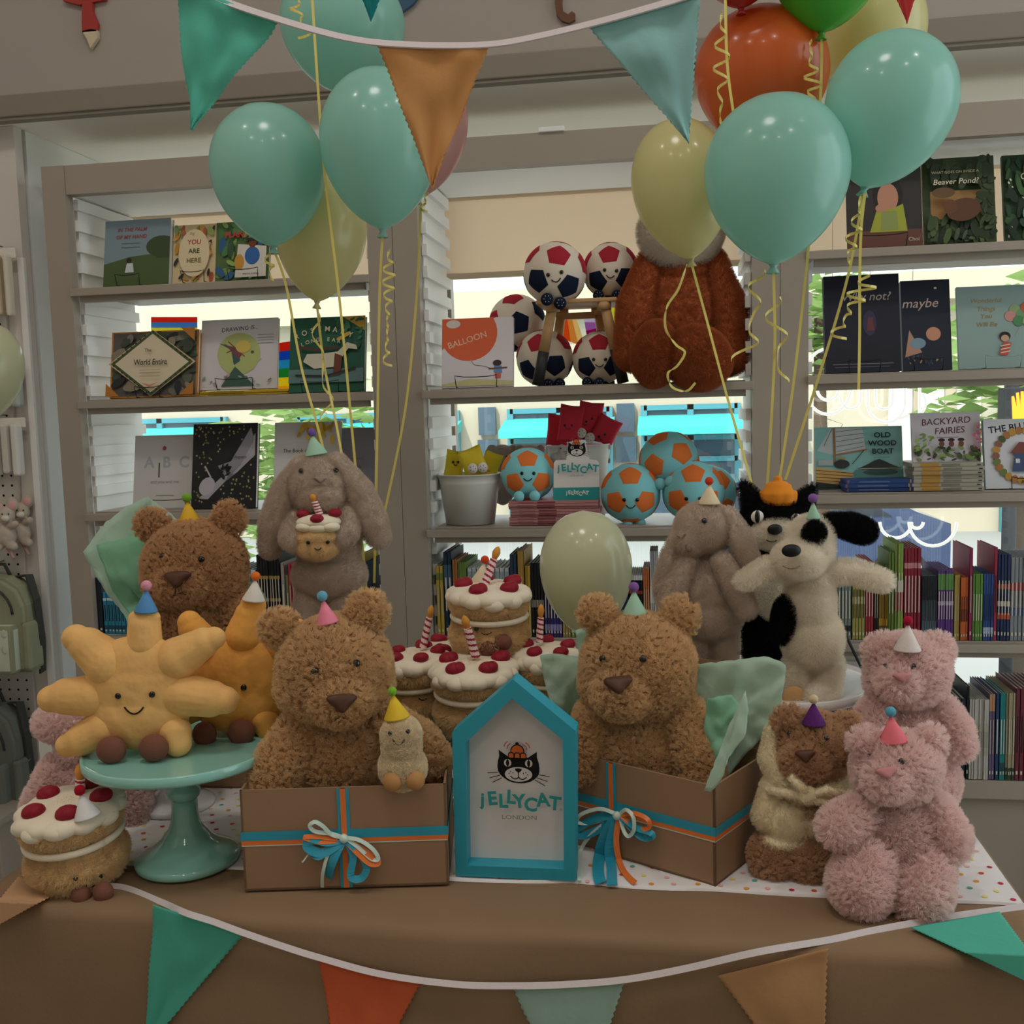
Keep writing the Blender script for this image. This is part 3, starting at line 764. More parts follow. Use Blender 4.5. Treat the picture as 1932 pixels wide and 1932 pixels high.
tissue('small mint tissue corner between the brown bear and the white cone hat', [(462, 1092), (490, 1105), (506, 1132), (488, 1150), (470, 1180), (440, 1340), (425, 1330)], 1.96, M_TIS, .006, 2)
tissue('green tissue sheet standing between the plush cakes and the mint-hatted bear', [(1018, 1236), (1040, 1233), (1090, 1238), (1125, 1260), (1140, 1330), (1120, 1480), (1075, 1440), (1068, 1385), (1040, 1330), (1028, 1290)], 1.70, M_TIS, .014, 3)
tissue('mint tissue tip between the cream balloon and the ear of the bear', [(1084, 1190), (1110, 1182), (1130, 1230), (1125, 1440), (1105, 1440), (1092, 1230)], 1.74, M_TIS, .01, 7)
tissue('large green tissue sheet spreading behind the arm of the mint-hatted bear', [(1285, 1255), (1350, 1250), (1440, 1238), (1470, 1246), (1483, 1256), (1478, 1300), (1472, 1340), (1440, 1390), (1405, 1425), (1370, 1470), (1340, 1480), (1310, 1400)], 1.625, M_TIS, .010, 9, skew=.0004)
tissue('pointed pale tissue leaf hanging over the corner of the gift box', [(1407, 1303), (1412, 1340), (1408, 1385), (1375, 1430), (1362, 1470), (1340, 1495), (1328, 1492), (1352, 1430), (1375, 1370)], 1.475, M_TIS, .006, 12)
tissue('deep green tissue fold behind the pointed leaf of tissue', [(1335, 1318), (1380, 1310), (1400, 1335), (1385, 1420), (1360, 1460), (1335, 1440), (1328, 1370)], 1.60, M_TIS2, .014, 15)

# ================================================================== PARTY HATS
def hat(T, tip, bl, br, d, col, pom, pr, label):
    if d is None:                                   # rest the brim on the head
        dd = ray((bl[0]+br[0])/2, (bl[1]+br[1])/2+3).normalized(); hp = None; rp = abs(br[0]-bl[0])/2
        for q in ([T.hbvh] if T.hbvh else T.bvhs):
            loc = q.ray_cast(CAM-T.A, dd)
            if loc[0] is not None and (hp is None or loc[3] < hp[3]): hp = loc
        d = hp[0].dot(HF)/T.s + rp*.3 - T.pile*1.3 if hp else 0
    a, b, t = T.A+T.L(*bl, d), T.A+T.L(*br, d), T.A+T.L(*tip, d)
    c = (a+b)/2; r = (b-a).length/2; ax = (t-c)
    h = empty('party_hat', c, label, 'party hat')
    m = mat('hat_'+col, '#'+col, .85, .15, bump=.1, bscale=350)
    q = ax.to_track_quat('Z', 'Y').to_matrix(); L = ax.length
    MB().lathe([(r, -.002), (r*.985, 0), (r*.5, L*.5), (r*.06, L*.97)], m, axis=ax, seg=28).obj('cone', h)
    mb = MB(); rr = pr*T.s; mp = mat('pom_'+pom, '#'+pom, .95, .1, sheen=.4, bump=.5, bscale=900)
    mb.ell(ax*1.0+ax.normalized()*rr*.55, (rr, rr, rr), mp, seg=18); mb.obj('pompom', h)
    return h
CREAMF, DKB = 'e6dcc8', '4a2c1e'
M_NOSE = mat('nose_brown', '#51301f', .55, .4)

# ================================================================== BROWN BEARS
def bear_fur(name, root_hex, tip=None): return mat(name, root_hex, .9, .15, var=.12, vscale=60, trans=.3)
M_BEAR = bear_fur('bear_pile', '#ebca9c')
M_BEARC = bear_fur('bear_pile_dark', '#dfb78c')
def bear(T, m, blobs, n=6500, eyes=(), nose=None, mouth=None, ln=.014, curl=.0032, disp=10, pile=10, kids=15, noseM=None, clump=.55, dens=42000):
    T.pile = pile; made = []
    for nm, bl in blobs: made.append(T.body(nm, m, bl, disp=disp, dscale=.012, smooth=5 if nm in ('head', 'body') else 3))
    for u, v, r in eyes: T.eye(u, v, r)
    if nose: T.tri_nose(*nose, noseM or M_NOSE, d=7)
    if mouth: T.smile(*mouth, mat('stitch_brown', '#4f3322', .9), r=1.3)
    for k, b in enumerate(made): fur(b, 0, ln, m, kids=kids, curl=curl, rad=.0006, clump=clump, kidr=.0045, seed=k+1, dens=dens)
    return T
TA = Toy('teddy_bear', 640, 1600, 1.535, 'curly brown teddy bear with pink hat sitting in the box with a bow', 'soft toy')
bear(TA, M_BEAR, [('head', [('e', 632, 1260, 0, 102, 95, 92), ('e', 632, 1290, 0, 106, 72, 88), ('e', 643, 1316, -62, 54, 47, 54)]),
  ('ear', [('e', 528, 1186, 2, 33, 32, 19), ('c', (545, 1203, 4, 20), (565, 1220, 4, 22))]), ('ear', [('e', 693, 1157, 2, 34, 37, 19), ('c', (684, 1178, 4, 22), (672, 1200, 4, 22))]),
  ('body', [('e', 652, 1430, 6, 98, 100, 78), ('e', 652, 1530, 6, 104, 85, 76)]),
  ('arm', [('c', (570, 1378, -18, 36), (532, 1440, -46, 43), (516, 1490, -56, 42))]), ('arm', [('c', (738, 1372, -10, 34), (790, 1405, -14, 36), (812, 1436, -18, 33))])],
  eyes=((596, 1265, 7), (669, 1254, 7)), nose=(642, 1325, 54, 34), mouth=(640, 1351, 22, -4), n=8000)
hat(TA, (609, 1130), (597, 1177), (639, 1169), None, 'f08ba2', '6fb4cc', 10, 'pink felt party hat with pale blue pompom on the bear in the bow box')
TB = Toy('teddy_bear', 1205, 1580, 1.655, 'curly brown teddy bear with mint hat sitting in the box with green tissue', 'soft toy')
bear(TB, M_BEAR, [('head', [('e', 1204, 1255, 0, 102, 94, 90), ('e', 1202, 1285, 0, 103, 70, 86), ('e', 1174, 1306, -60, 51, 44, 52)]),
  ('ear', [('e', 1126, 1157, 2, 31, 29, 18), ('c', (1138, 1172, 4, 18), (1152, 1192, 4, 22))]), ('ear', [('e', 1281, 1165, 2, 31, 35, 18), ('c', (1272, 1185, 4, 20), (1258, 1202, 4, 22))]),
  ('body', [('e', 1204, 1420, 6, 92, 95, 78), ('e', 1206, 1520, 6, 96, 75, 76)]),
  ('arm', [('c', (1128, 1350, -6, 34), (1108, 1400, -14, 36), (1098, 1440, -18, 32))]), ('arm', [('c', (1288, 1345, -20, 35), (1314, 1410, -56, 41), (1323, 1468, -72, 36))])],
  eyes=((1143, 1246, 6.5), (1216, 1244, 7)), nose=(1168, 1298, 52, 34), mouth=(1168, 1325, 20, -4), n=7500)
hat(TB, (1196, 1113), (1174, 1157), (1221, 1155), None, 'a5cdb4', '8a63a8', 10, 'mint felt party hat with violet pompom on the bear in the tissue-filled box')
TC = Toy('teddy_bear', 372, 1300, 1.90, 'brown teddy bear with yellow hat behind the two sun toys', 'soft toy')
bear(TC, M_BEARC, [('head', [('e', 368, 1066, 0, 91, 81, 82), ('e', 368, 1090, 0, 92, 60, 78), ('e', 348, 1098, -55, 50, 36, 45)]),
  ('ear', [('e', 288, 990, 2, 29, 26, 16), ('c', (300, 1002, 4, 16), (316, 1018, 4, 20))]), ('ear', [('e', 432, 980, 2, 27, 29, 16), ('c', (427, 995, 4, 16), (414, 1013, 4, 20))]),
  ('body', [('e', 378, 1190, 4, 72, 85, 62), ('e', 375, 1290, 5, 85, 75, 62)]), ('arm', [('c', (318, 1150, -10, 28), (296, 1215, -30, 32))]), ('arm', [('c', (440, 1140, -8, 28), (466, 1200, -26, 30))])],
  eyes=((312, 1057, 6), (378, 1053, 6)), nose=(340, 1097, 50, 30), mouth=(342, 1119, 18, -3), n=6500)
hat(TC, (353, 944), (337, 983), (378, 981), None, 'e0b23a', '7cb33f', 9, 'yellow felt party hat with green pompom on the bear behind the suns')

# small bean toy sitting on the box edge
TP = Toy('peanut_toy', 757, 1488, 1.462, 'small cream peanut shaped plush leaning on the bear in the bow box', 'soft toy')
M_NUT = mat('peanut_pile', '#f3deba', .95, .1, var=.15, vscale=90)
b = TP.body('body', M_NUT, [('e', 757, 1388, 0, 37, 38, 32), ('e', 758, 1410, 0, 36, 36, 32), ('e', 760, 1448, 0, 44, 44, 36)], disp=3, dscale=.008)
fur(b, 2600, .005, M_NUT, kids=12, curl=.0015, rad=.0005); TP.pile = 3
TP.eye(738, 1384, 4.5); TP.eye(768, 1381, 4.5); TP.smile(753, 1394, 22, 9, r=1.5)
M_FOOTT = mat('tan_suede', '#b98a58', .9, .1, sheen=.3)
for f in ((741, 1474, -32, 19, 20, 17), (783, 1472, -30, 19, 19, 17)): TP.lump('foot', [f], M_FOOTT)
hat(TP, (741, 1309), (724, 1353), (773, 1350), None, 'e6c03a', '86bf3a', 9, 'bright yellow felt party hat with lime pompom on the small peanut toy')

# ================================================================== SUNS
M_SUN = mat('sun_plush', '#edbb76', .85, .15, sheen=.5, var=.06, vscale=25, bump=.5, bscale=32)
M_SUN2 = mat('sun_plush_deep', '#eaaa55', .85, .15, sheen=.5, var=.06, vscale=25, bump=.5, bscale=32)
M_SUEDE = mat('brown_suede', '#7d5244', .9, .1, sheen=.3, bump=.2, bscale=500)
TS = Toy('sun_toy', 262, 1425, 1.475, 'smiling yellow plush sun with blue hat at the front of the teal cake stand', 'soft toy')
TS.body('body', M_SUN, [('e', 262, 1303, 0, 108, 100, 44), ('e', 262, 1345, 0, 100, 72, 46), ('e', 262, 1262, 0, 96, 66, 40)], voxel=2.2, smooth=4, disp=4, dscale=.03)
for bl in ([('c', (273, 1215, 0, 33), (272, 1180, 0, 31)), ('e', 272, 1165, 0, 31, 18, 24)], [('c', (205, 1252, 0, 46), (165, 1218, 0, 36), (144, 1204, 0, 27))], [('c', (178, 1312, 0, 42), (124, 1314, 0, 35), (98, 1318, 0, 27))],
  [('c', (198, 1370, -6, 38), (154, 1396, -12, 31), (128, 1406, -12, 23))], [('c', (330, 1378, -14, 31), (336, 1402, -20, 26))], [('c', (345, 1310, -2, 42), (398, 1318, -6, 36), (424, 1321, -8, 27))], [('c', (335, 1242, 0, 42), (382, 1214, 0, 31), (404, 1204, 0, 22))]):
    TS.body('ray', M_SUN, bl, voxel=2.2, smooth=4, disp=3, dscale=.03)
for f in ((210, 1415, -52, 28, 26, 20), (290, 1411, -52, 28, 26, 20)): TS.lump('foot', [f], M_SUEDE)
TS.eye(223, 1313, 6); TS.eye(287, 1310, 6); TS.smile(253, 1334, 36, 13, r=1.6)
hat(TS, (276, 1110), (254, 1152), (297, 1151), None, '5b93c8', 'eaa0b4', 10, 'blue felt party hat with pink pompom on the front sun')
TS2 = Toy('sun_toy', 452, 1392, 1.585, 'deep yellow plush sun with white hat half hidden beside the brown bear', 'soft toy')
TS2.body('body', M_SUN2, [('e', 455, 1278, 0, 98, 94, 38), ('e', 450, 1322, 0, 90, 66, 40)], voxel=2.2, smooth=4, disp=4, dscale=.03)
for bl in ([('c', (462, 1200, 0, 38), (472, 1160, 0, 30), (477, 1143, 0, 25))], [('c', (392, 1222, 0, 34), (365, 1188, 0, 28), (358, 1174, 0, 23))], [('c', (530, 1215, 0, 30), (560, 1190, 0, 24))], [('c', (498, 1355, -10, 28), (508, 1378, -14, 24))], [('c', (375, 1330, 0, 30), (352, 1345, 0, 24))]):
    TS2.body('ray', M_SUN2, bl, voxel=2.2, smooth=4, disp=3, dscale=.03)
for f in ((386, 1385, -50, 23, 24, 18), (455, 1382, -50, 26, 25, 18)): TS2.lump('foot', [f], M_SUEDE)
TS2.eye(460, 1297, 6); TS2.eye(403, 1290, 6); TS2.smile(430, 1318, 26, 8, r=1.4)
hat(TS2, (482, 1092), (457, 1131), (500, 1130), None, 'e3ded2', 'f07a35', 9, 'white felt party hat with orange pompom on the deep yellow sun')

# ================================================================== CAKES
M_SPONGE = mat('sponge_pile', '#edcd9b', .95, .1, var=.15, vscale=70)
M_CREAMP = mat('cream_plush', '#efe3cc', .85, .15, sheen=.3, bump=.15, bscale=60)
M_BERRY = mat('berry_velvet', '#8e1428', .6, .3, sheen=.4, bump=.15, bscale=150)
M_CANR, M_CANW, M_FLAME = mat('candle_red', '#a3283a', .8), mat('candle_white', '#f0d9d6', .8), mat('flame_felt', '#d9963f', .85, sheen=.3)
def candle(parent, a, b, r, tipl):
    """twisted striped candle from a to b with a felt flame"""
    a, b = Vector(a), Vector(b); d = (b-a); q = d.to_track_quat('Z', 'Y').to_matrix(); L = d.length
    bm = bmesh.new(); seg, n = 20, 44; rings = []
    for k in range(n+1):
        z = L*k/n; rr = r*(1-.12*k/n); rings.append([bm.verts.new(a+q @ Vector((rr*math.cos(2*PI*i/seg), rr*math.sin(2*PI*i/seg), z))) for i in range(seg)])
    for k in range(n):
        for i in range(seg):
            f = bm.faces.new((rings[k][i], rings[k][(i+1) % seg], rings[k+1][(i+1) % seg], rings[k+1][i])); f.smooth = True
            f.material_index = 1 if ((i/seg + 5.2*k/n) % 1) < .38 else 0
    bm.faces.new(rings[-1]); bm.faces.new(rings[0][::-1])
    mb = MB(); mb.bm.free(); mb.bm = bm; mb.mi(M_CANW); mb.mi(M_CANR)
    c = mb.obj('candle', parent)
    if tipl: MB().lathe([(r*.45, -.002), (r*.85, tipl*.3), (r*.95, tipl*.55), (r*.6, tipl*.85), (r*.1, tipl)], M_FLAME, c=b, axis=d, seg=16).obj('flame', c)
def cake(u, v, Y, w, h, label, cand=None, face=None, feet=None, tilt=(0, 0), berries=5, spin=0, group=None, kids=10, z=None):
    """w half-width px, h body height px (to the top of the icing), (u, v) centre of the underside"""
    T = Toy('cake_toy', u, v, Y, label, 'soft toy', group, z); s = T.s; R, H = w*s, h*s
    ax = (HZ + HX*tilt[0] + HF*tilt[1]).normalized(); q = ax.to_track_quat('Z', 'Y').to_matrix(); M = q.to_4x4()
    bm = bmesh.new()
    def disc(z, rz, rr):
        bmesh.ops.create_uvsphere(bm, u_segments=28, v_segments=16, radius=1, matrix=M @ Matrix.Translation((0, 0, z)) @ Matrix.Diagonal((rr, rr, rz, 1)))
        bmesh.ops.create_cone(bm, cap_ends=True, segments=28, radius1=rr*.9, radius2=rr*.9, depth=rz*1.5, matrix=M @ Matrix.Translation((0, 0, z)))
    disc(H*.27, H*.28, R*.98); disc(H*.7, H*.2, R*.97)
    me = melt(bm, 2.4*s, 5); me.materials.clear(); me.materials.append(M_SPONGE)
    sp = link('sponge', me, T.root); T.addbvh(me)
    if kids: fur(sp, 0, .009, M_SPONGE, kids=kids, curl=0, rad=.0005, rough=.003, clump=.5, dens=45000)
    mb = MB(); mb.tube([q @ Vector((R*.95*math.cos(t*PI/16), R*.95*math.sin(t*PI/16), H*.53)) for t in range(33)], R*.075, M_CREAMP, 8); mb.obj('cream_band', T.root)
    mb = MB(); rnd = random.Random(int(u)); ph = rnd.uniform(0, 6)
    mb.lathe([(R*.9, H*.74), (R*1.02, H*.76), (R*1.08, H*.81), (R*1.05, H*.87), (R*.95, H*.91), (R*.75, H*.935), (R*.4, H*.95), (R*.02, H*.95)], M_CREAMP, seg=72, M=M,
             wob=lambda t, k: .035*math.sin(11*t+ph)+.02*math.sin(7*t+2*ph) if k < 5 else .01*math.sin(11*t))
    for i in range(11):
        t = 2*PI*i/11+ph; mb.ell(q @ Vector((R*.84*math.cos(t), R*.84*math.sin(t), H*(.80+.02*math.sin(3*t+ph)))), (R*.3, R*.3, H*.105), M_CREAMP, R=q, seg=16)
    ic = mb.obj('icing', T.root); T.hbvh = BVHTree.FromPolygons([x.co.copy() for x in ic.data.vertices], [tuple(p.vertices) for p in ic.data.polygons])
    for i in range(berries):
        t = 2*PI*i/berries+spin; c = q @ Vector((R*.68*math.cos(t), R*.68*math.sin(t), H*.95))
        mb = MB(); mb.ell(c, (R*.23, R*.23, R*.16), M_BERRY, R=q, seg=14); mb.ell(c+q @ Vector((R*.1, 0, R*.03)), (R*.16, R*.2, R*.15), M_BERRY, R=q, seg=12); mb.obj('berry', T.root)
    if cand:
        (a, b, d0, d1, f) = cand; candle(T.root, T.L(*a, d0), T.L(*b, d1), 8.5*s*w/76, f*s)
    T.pile = 4
    if face:
        (e1, e2, mo) = face
        for e in (e1, e2): T.eye(*e, 4.5)
        T.smile(*mo, r=1.2)
    for f in feet or (): T.lump('foot', [f], M_SUEDE)
    return T
K1 = cake(157, 1690, 1.43, 93, 172, 'sponge cake plush with white hat at the front left corner of the table', cand=((153, 1530), (151, 1470), 6, 8, 32),
     face=((143, 1655), (188, 1650), (170, 1668, 14, 4)), feet=[(153, 1690, -82, 19, 20, 17), (195, 1684, -82, 19, 20, 17)], tilt=(-.06, -.1), spin=.6, z=TZ+.004)
hat(K1, (152, 1496), (140, 1536), (190, 1540), None, 'e9e6e6', 'b01c30', 10, 'white felt party hat with red pompom on the cake toy at the table corner')
gk = 'sponge cake toys piled on the mint cake stand'
cake(852, 1352, 1.86, 70, 150, 'sponge cake plush mostly hidden behind the pile on the mint stand', group=gk, berries=5, spin=.3, kids=0)
cake(796, 1358, 1.77, 64, 142, 'sponge cake plush on the pile beside the brown bear, leaning outward', cand=((798, 1222), (810, 1165), 0, 0, 24), face=((778, 1306, ), (812, 1305, ), (797, 1316, 14, 4)), tilt=(-.06, -.05), group=gk, spin=.9)
cake(1030, 1352, 1.79, 62, 148, 'sponge cake plush on the pile next to the green tissue', cand=((1018, 1212), (1020, 1165), -8, -6, 26), tilt=(.03, -.08), group=gk, spin=1.2)
cake(900, 1372, 1.715, 78, 142, 'sponge cake plush on the pile right behind the peak of the house-shaped sign', cand=((898, 1240), (882, 1185), -10, -14, 26), face=((868, 1334, ), (905, 1350, ), (887, 1348, 12, 3)), tilt=(-.02, -.1), group=gk, spin=.45)
K2 = cake(924, 1232, 1.80, 74, 142, 'topmost sponge cake plush of the pile, with brown feet hanging down', cand=((914, 1104), (932, 1055), -10, 0, 26), face=((900, 1186), (933, 1184), (918, 1192, 18, 6)),
     feet=[(921, 1222, -66, 17, 17, 15), (948, 1212, -66, 18, 16, 15)], tilt=(.02, -.06), group=gk, spin=.2)
hat(K2, (914, 1060), (885, 1100), (925, 1104), 26, 'e2d2b4', 'e2542c', 8, 'cream felt party hat with red orange pompom behind the candle of the topmost cake')

# ================================================================== RABBITS
M_BUN = mat('rabbit_pile', '#d9c8b8', .9, .12, var=.1, vscale=50, sheen=.3, trans=.25)
TR = Toy('rabbit_toy', 615, 1188, 1.97, 'grey beige lop-eared rabbit plush holding a cupcake, mint hat', 'soft toy')
TR.pile = 3
def soft(T, m, parts, ln=.007, dens=42000, kids=12, smooth=4):
    for k, (nm, bl) in enumerate(parts): fur(T.body(nm, m, bl, voxel=2.4, smooth=smooth), 0, ln, m, kids=kids, rad=.0004, clump=.35, kidr=.005, seed=k+1, dens=dens)
soft(TR, M_BUN, [('head', [('e', 602, 917, 0, 58, 58, 52), ('e', 605, 938, -26, 42, 32, 34)]), ('body', [('e', 620, 1030, 0, 60, 70, 48), ('e', 622, 1085, 0, 70, 50, 54)]),
  ('leg', [('c', (592, 1120, -4, 32), (585, 1160, -10, 32), (584, 1176, -16, 26))]), ('leg', [('c', (648, 1120, -4, 32), (650, 1160, -10, 32), (648, 1176, -16, 26))]),
  ('arm', [('c', (562, 985, -12, 26), (552, 1015, -40, 23), (560, 1022, -56, 20))]), ('arm', [('c', (655, 975, -12, 26), (652, 1005, -44, 23), (642, 1012, -56, 20))]),
  ('ear', [('c', (570, 878, -4, 18), (540, 930, 0, 28), (520, 990, -2, 30), (510, 1032, -4, 21))]), ('ear', [('c', (636, 874, -4, 18), (676, 930, 0, 28), (700, 985, -2, 30), (714, 1012, -4, 22))])])
TR.eye(570, 890, 5); TR.eye(632, 889, 5); TR.tri_nose(604, 905, 22, 11, mat('rabbit_nose', '#a28b7e', .9), 2); TR.smile(604, 918, 20, -3, mat('rabbit_stitch', '#8b776b', .9), 1)
hat(TR, (589, 820), (574, 857), (618, 856), None, 'a5cdb4', '7d63a8', 8, 'mint felt party hat with violet pompom on the rabbit holding a cupcake')
TK = Toy('cupcake_toy', 600, 1058, 1.905, 'cupcake plush with berries and candle held by the lop-eared rabbit', 'soft toy')
bk = TK.body('sponge', M_SPONGE, [('e', 600, 1030, 0, 40, 27, 30), ('e', 600, 1012, 0, 41, 20, 31)], voxel=2.2, smooth=3); fur(bk, 1200, .005, M_SPONGE, kids=8, rad=.0004)
TK.lump('icing', [(601, 985, 0, 43, 15, 32), (578, 994, -14, 20, 10, 18), (622, 994, -14, 20, 10, 18), (600, 996, -18, 22, 10, 16)], M_CREAMP)
for q_ in ((598, 979, -24), (632, 968, 0), (572, 970, 6)): TK.lump('berry', [(q_[0], q_[1], q_[2], 13, 9, 12)], M_BERRY)
candle(TK.root, TK.L(604, 972, 0), TK.L(593, 945, 0), 7*TK.s, 14*TK.s)
TK.pile = 3; TK.eye(583, 1022, 4); TK.eye(617, 1021, 4); TK.smile(600, 1033, 12, 4, r=1)
TR2 = Toy('rabbit_toy', 1335, 1325, 1.80, 'grey beige rabbit plush in profile with cream hat, beside the cat toy', 'soft toy')
TR2.pile = 3
soft(TR2, M_BUN, [('head', [('e', 1330, 996, 0, 56, 48, 52), ('e', 1306, 1016, -12, 36, 30, 36)]), ('body', [('e', 1335, 1125, 0, 56, 80, 46), ('e', 1335, 1160, 0, 67, 52, 52)]),
  ('leg', [('c', (1312, 1195, 0, 30), (1310, 1315, -6, 28))]), ('leg', [('c', (1362, 1195, 0, 30), (1360, 1315, -6, 28))]),
  ('arm', [('c', (1298, 1062, -16, 18), (1276, 1110, -20, 23), (1264, 1142, -22, 21))]), ('arm', [('c', (1362, 1060, -40, 17), (1392, 1115, -54, 21), (1408, 1148, -58, 19))]),
  ('ear', [('c', (1290, 1000, 14, 15), (1268, 1055, 12, 22), (1256, 1105, 8, 22), (1252, 1128, 6, 15))]), ('ear', [('c', (1374, 972, -22, 14), (1394, 1012, -32, 22), (1412, 1062, -32, 21), (1418, 1086, -32, 15))])])
TR2.eye(1329, 984, 5.5); TR2.smile(1300, 1032, 14, 5, mat('rabbit_stitch', '#8b776b', .9), 1, 60); TR2.tri_nose(1287, 1012, 16, 10, mat('rabbit_nose', '#a28b7e', .9), 2)
hat(TR2, (1338, 912), (1317, 949), (1359, 948), None, 'e0d0ae', 'd9482f', 8, 'cream felt party hat with red pompom on the rabbit beside the cat toy')

# ================================================================== CAT AND DOG
M_BLK = mat('black_pile', '#121113', .9, .15, sheen=.2); M_WHT = mat('white_pile', '#fbf3e4', .9, .12, var=.05, vscale=40, trans=.35)
TCt = Toy('cat_toy', 1462, 1330, 1.925, 'black cat plush wearing an orange pudding hat behind the dog toy', 'soft toy')
TCt.pile = 3
soft(TCt, M_BLK, [('head', [('e', 1464, 988, 0, 67, 56, 50), ('e', 1464, 1020, 0, 60, 42, 46)]), ('ear', [('c', (1424, 955, 4, 22), (1408, 925, 4, 12), (1401, 914, 4, 7))]), ('ear', [('c', (1510, 955, 4, 22), (1526, 930, 4, 11), (1532, 921, 4, 7))]),
  ('body', [('e', 1470, 1120, 0, 60, 90, 44), ('e', 1460, 1190, 0, 55, 60, 44)]), ('leg', [('c', (1432, 1210, -6, 26), (1430, 1315, -10, 25))]), ('leg', [('c', (1490, 1210, -6, 26), (1492, 1315, -10, 25))]), ('arm', [('c', (1420, 1075, -10, 20), (1408, 1130, -16, 20))])], ln=.009)
wm = TCt.body('muzzle', M_WHT, [('e', 1466, 1008, -40, 48, 30, 24)], main=False); fur(wm, 1200, .006, M_WHT, kids=10, rad=.0004)
wb_ = TCt.body('belly_patch', M_WHT, [('e', 1460, 1110, -36, 38, 62, 16)], main=False); fur(wb_, 1200, .006, M_WHT, kids=10, rad=.0004)
TCt.lump('nose', [(1462, 999, -66, 14, 10, 6)], mat('cat_nose', '#0d0d12', .5))
for u, v in ((1429, 975), (1502, 981)):
    e = TCt.lump('eye', [(u, v, -44, 12, 12, 6)], mat('eye_white', '#e9e4da', .6)); TCt.lump('pupil', [(u, v, -49, 5, 12, 4)], mat('eye_black', '#0b0a0a', .12, .6), e)
MB().tube([TCt.L(1446+i*5, 1019+(4-(i-2)**2)*.8, -65) for i in range(5)], 1*TCt.s, mat('stitch_dark', '#1d1210', .8), 6).obj('mouth', TCt.root)
h = TCt.L(1468, 946, -8); q = TCt.s; M_PUD = mat('pudding_plush', '#e08a2e', .9, .1, sheen=.4, bump=.2, bscale=60)
hp = MB().lathe([(31*q, -6*q), (33*q, 2*q), (34*q, 14*q), (33*q, 19*q), (27*q, 22*q), (24*q, 31*q), (15*q, 37*q), (8*q, 39*q), (8*q, 43*q), (7*q, 46*q), (4*q, 48*q), (.5*q, 49*q)], M_PUD, c=h, seg=64, wob=lambda t, k: .07*abs(math.sin(4.5*t)) if k < 4 else 0).obj('pudding_hat', TCt.root)
TD = Toy('dog_toy', 1525, 1338, 1.765, 'cream dog plush with black ear and eye patch, arms spread wide', 'soft toy')
TD.pile = 4
soft(TD, M_WHT, [('head', [('e', 1531, 1012, 0, 39, 38, 40), ('e', 1508, 1055, -30, 48, 34, 42), ('e', 1528, 1035, -8, 42, 40, 42)]), ('body', [('e', 1527, 1140, 0, 46, 66, 42), ('e', 1533, 1205, 0, 55, 62, 50), ('e', 1530, 1095, 0, 42, 40, 40)]),
  ('arm', [('c', (1506, 1080, -12, 22), (1450, 1072, -20, 19), (1420, 1090, -22, 18), (1402, 1097, -24, 14))]), ('arm', [('c', (1555, 1080, -8, 22), (1610, 1078, -10, 20), (1645, 1090, -12, 20), (1666, 1096, -12, 18))]),
  ('leg', [('c', (1505, 1255, -2, 25), (1500, 1310, -8, 24), (1497, 1318, -18, 22))]), ('leg', [('c', (1562, 1255, -2, 27), (1556, 1305, -14, 26), (1542, 1316, -32, 26))])], ln=.009)
be = TD.body('ear', M_BLK, [('c', (1564, 985, -2, 14), (1605, 994, -8, 23), (1630, 1002, -10, 22))], main=False); be.data.transform(Matrix.Identity(4)); fur(be, 900, .008, M_BLK, kids=10, rad=.0004)
bp_ = TD.body('eye_patch', M_BLK, [('e', 1536, 1007, -38, 19, 22, 14, 20)], main=False); fur(bp_, 400, .007, M_BLK, kids=10, rad=.0004)
bq_ = TD.body('side_patch', M_BLK, [('e', 1478, 1170, -8, 16, 44, 28, 6)], main=False); fur(bq_, 900, .009, M_BLK, kids=10, rad=.0004)
TD.lump('nose', [(1493, 1039, -80, 18, 12, 9)], mat('cat_nose', '#0d0d12', .5)); TD.eye(1533, 1016, 4); TD.smile(1494, 1066, 30, 5, mat('dog_stitch', '#a8947d', .9), 1.2)
TD.lump('foot_pad', [(1497, 1314, -36, 22, 20, 8)], mat('tan_pad', '#c79a66', .9, sheen=.3))
hat(TD, (1534, 945), (1521, 977), (1548, 976), None, 'a5cdb4', '8a63a8', 9, 'mint felt party hat with violet pompom on the dog toy')

# ================================================================== PINK BEARS AND THE BEAR IN A ROBE
M_PINK = mat('pink_pile', '#ffe8e4', .92, .12, var=.06, vscale=60, trans=.4); M_PNOSE = mat('pink_nose', '#c98a8c', .8)
TP1 = Toy('teddy_bear', 1725, 1540, 1.70, 'pink teddy bear with white hat standing behind the other pink bear', 'soft toy')
bear(TP1, M_PINK, [('head', [('e', 1713, 1262, 0, 74, 65, 62), ('e', 1710, 1285, 0, 72, 46, 60), ('e', 1697, 1287, -48, 38, 30, 32)]),
  ('ear', [('e', 1664, 1227, -4, 31, 29, 15), ('c', (1675, 1240, 4, 14), (1686, 1252, 4, 16))]), ('ear', [('e', 1767, 1226, -4, 30, 31, 15), ('c', (1757, 1240, 4, 14), (1748, 1252, 4, 16))]),
  ('body', [('e', 1722, 1400, 4, 74, 85, 56), ('e', 1728, 1475, 4, 78, 70, 60)]), ('arm', [('c', (1776, 1345, -10, 30), (1800, 1382, -22, 31), (1806, 1404, -26, 28))]), ('arm', [('c', (1654, 1345, -8, 30), (1630, 1385, -18, 30), (1625, 1410, -22, 27))])],
  eyes=((1674, 1256, 5), (1724, 1260, 5.5)), nose=(1701, 1280, 32, 18), n=5500, ln=.012, curl=.0016, disp=7, pile=8, dens=40000, noseM=M_PNOSE)
hat(TP1, (1713, 1176), (1687, 1224), (1737, 1224), None, 'e3d8d4', 'b5203a', 9, 'white felt party hat with red pompom on the pink bear standing behind')
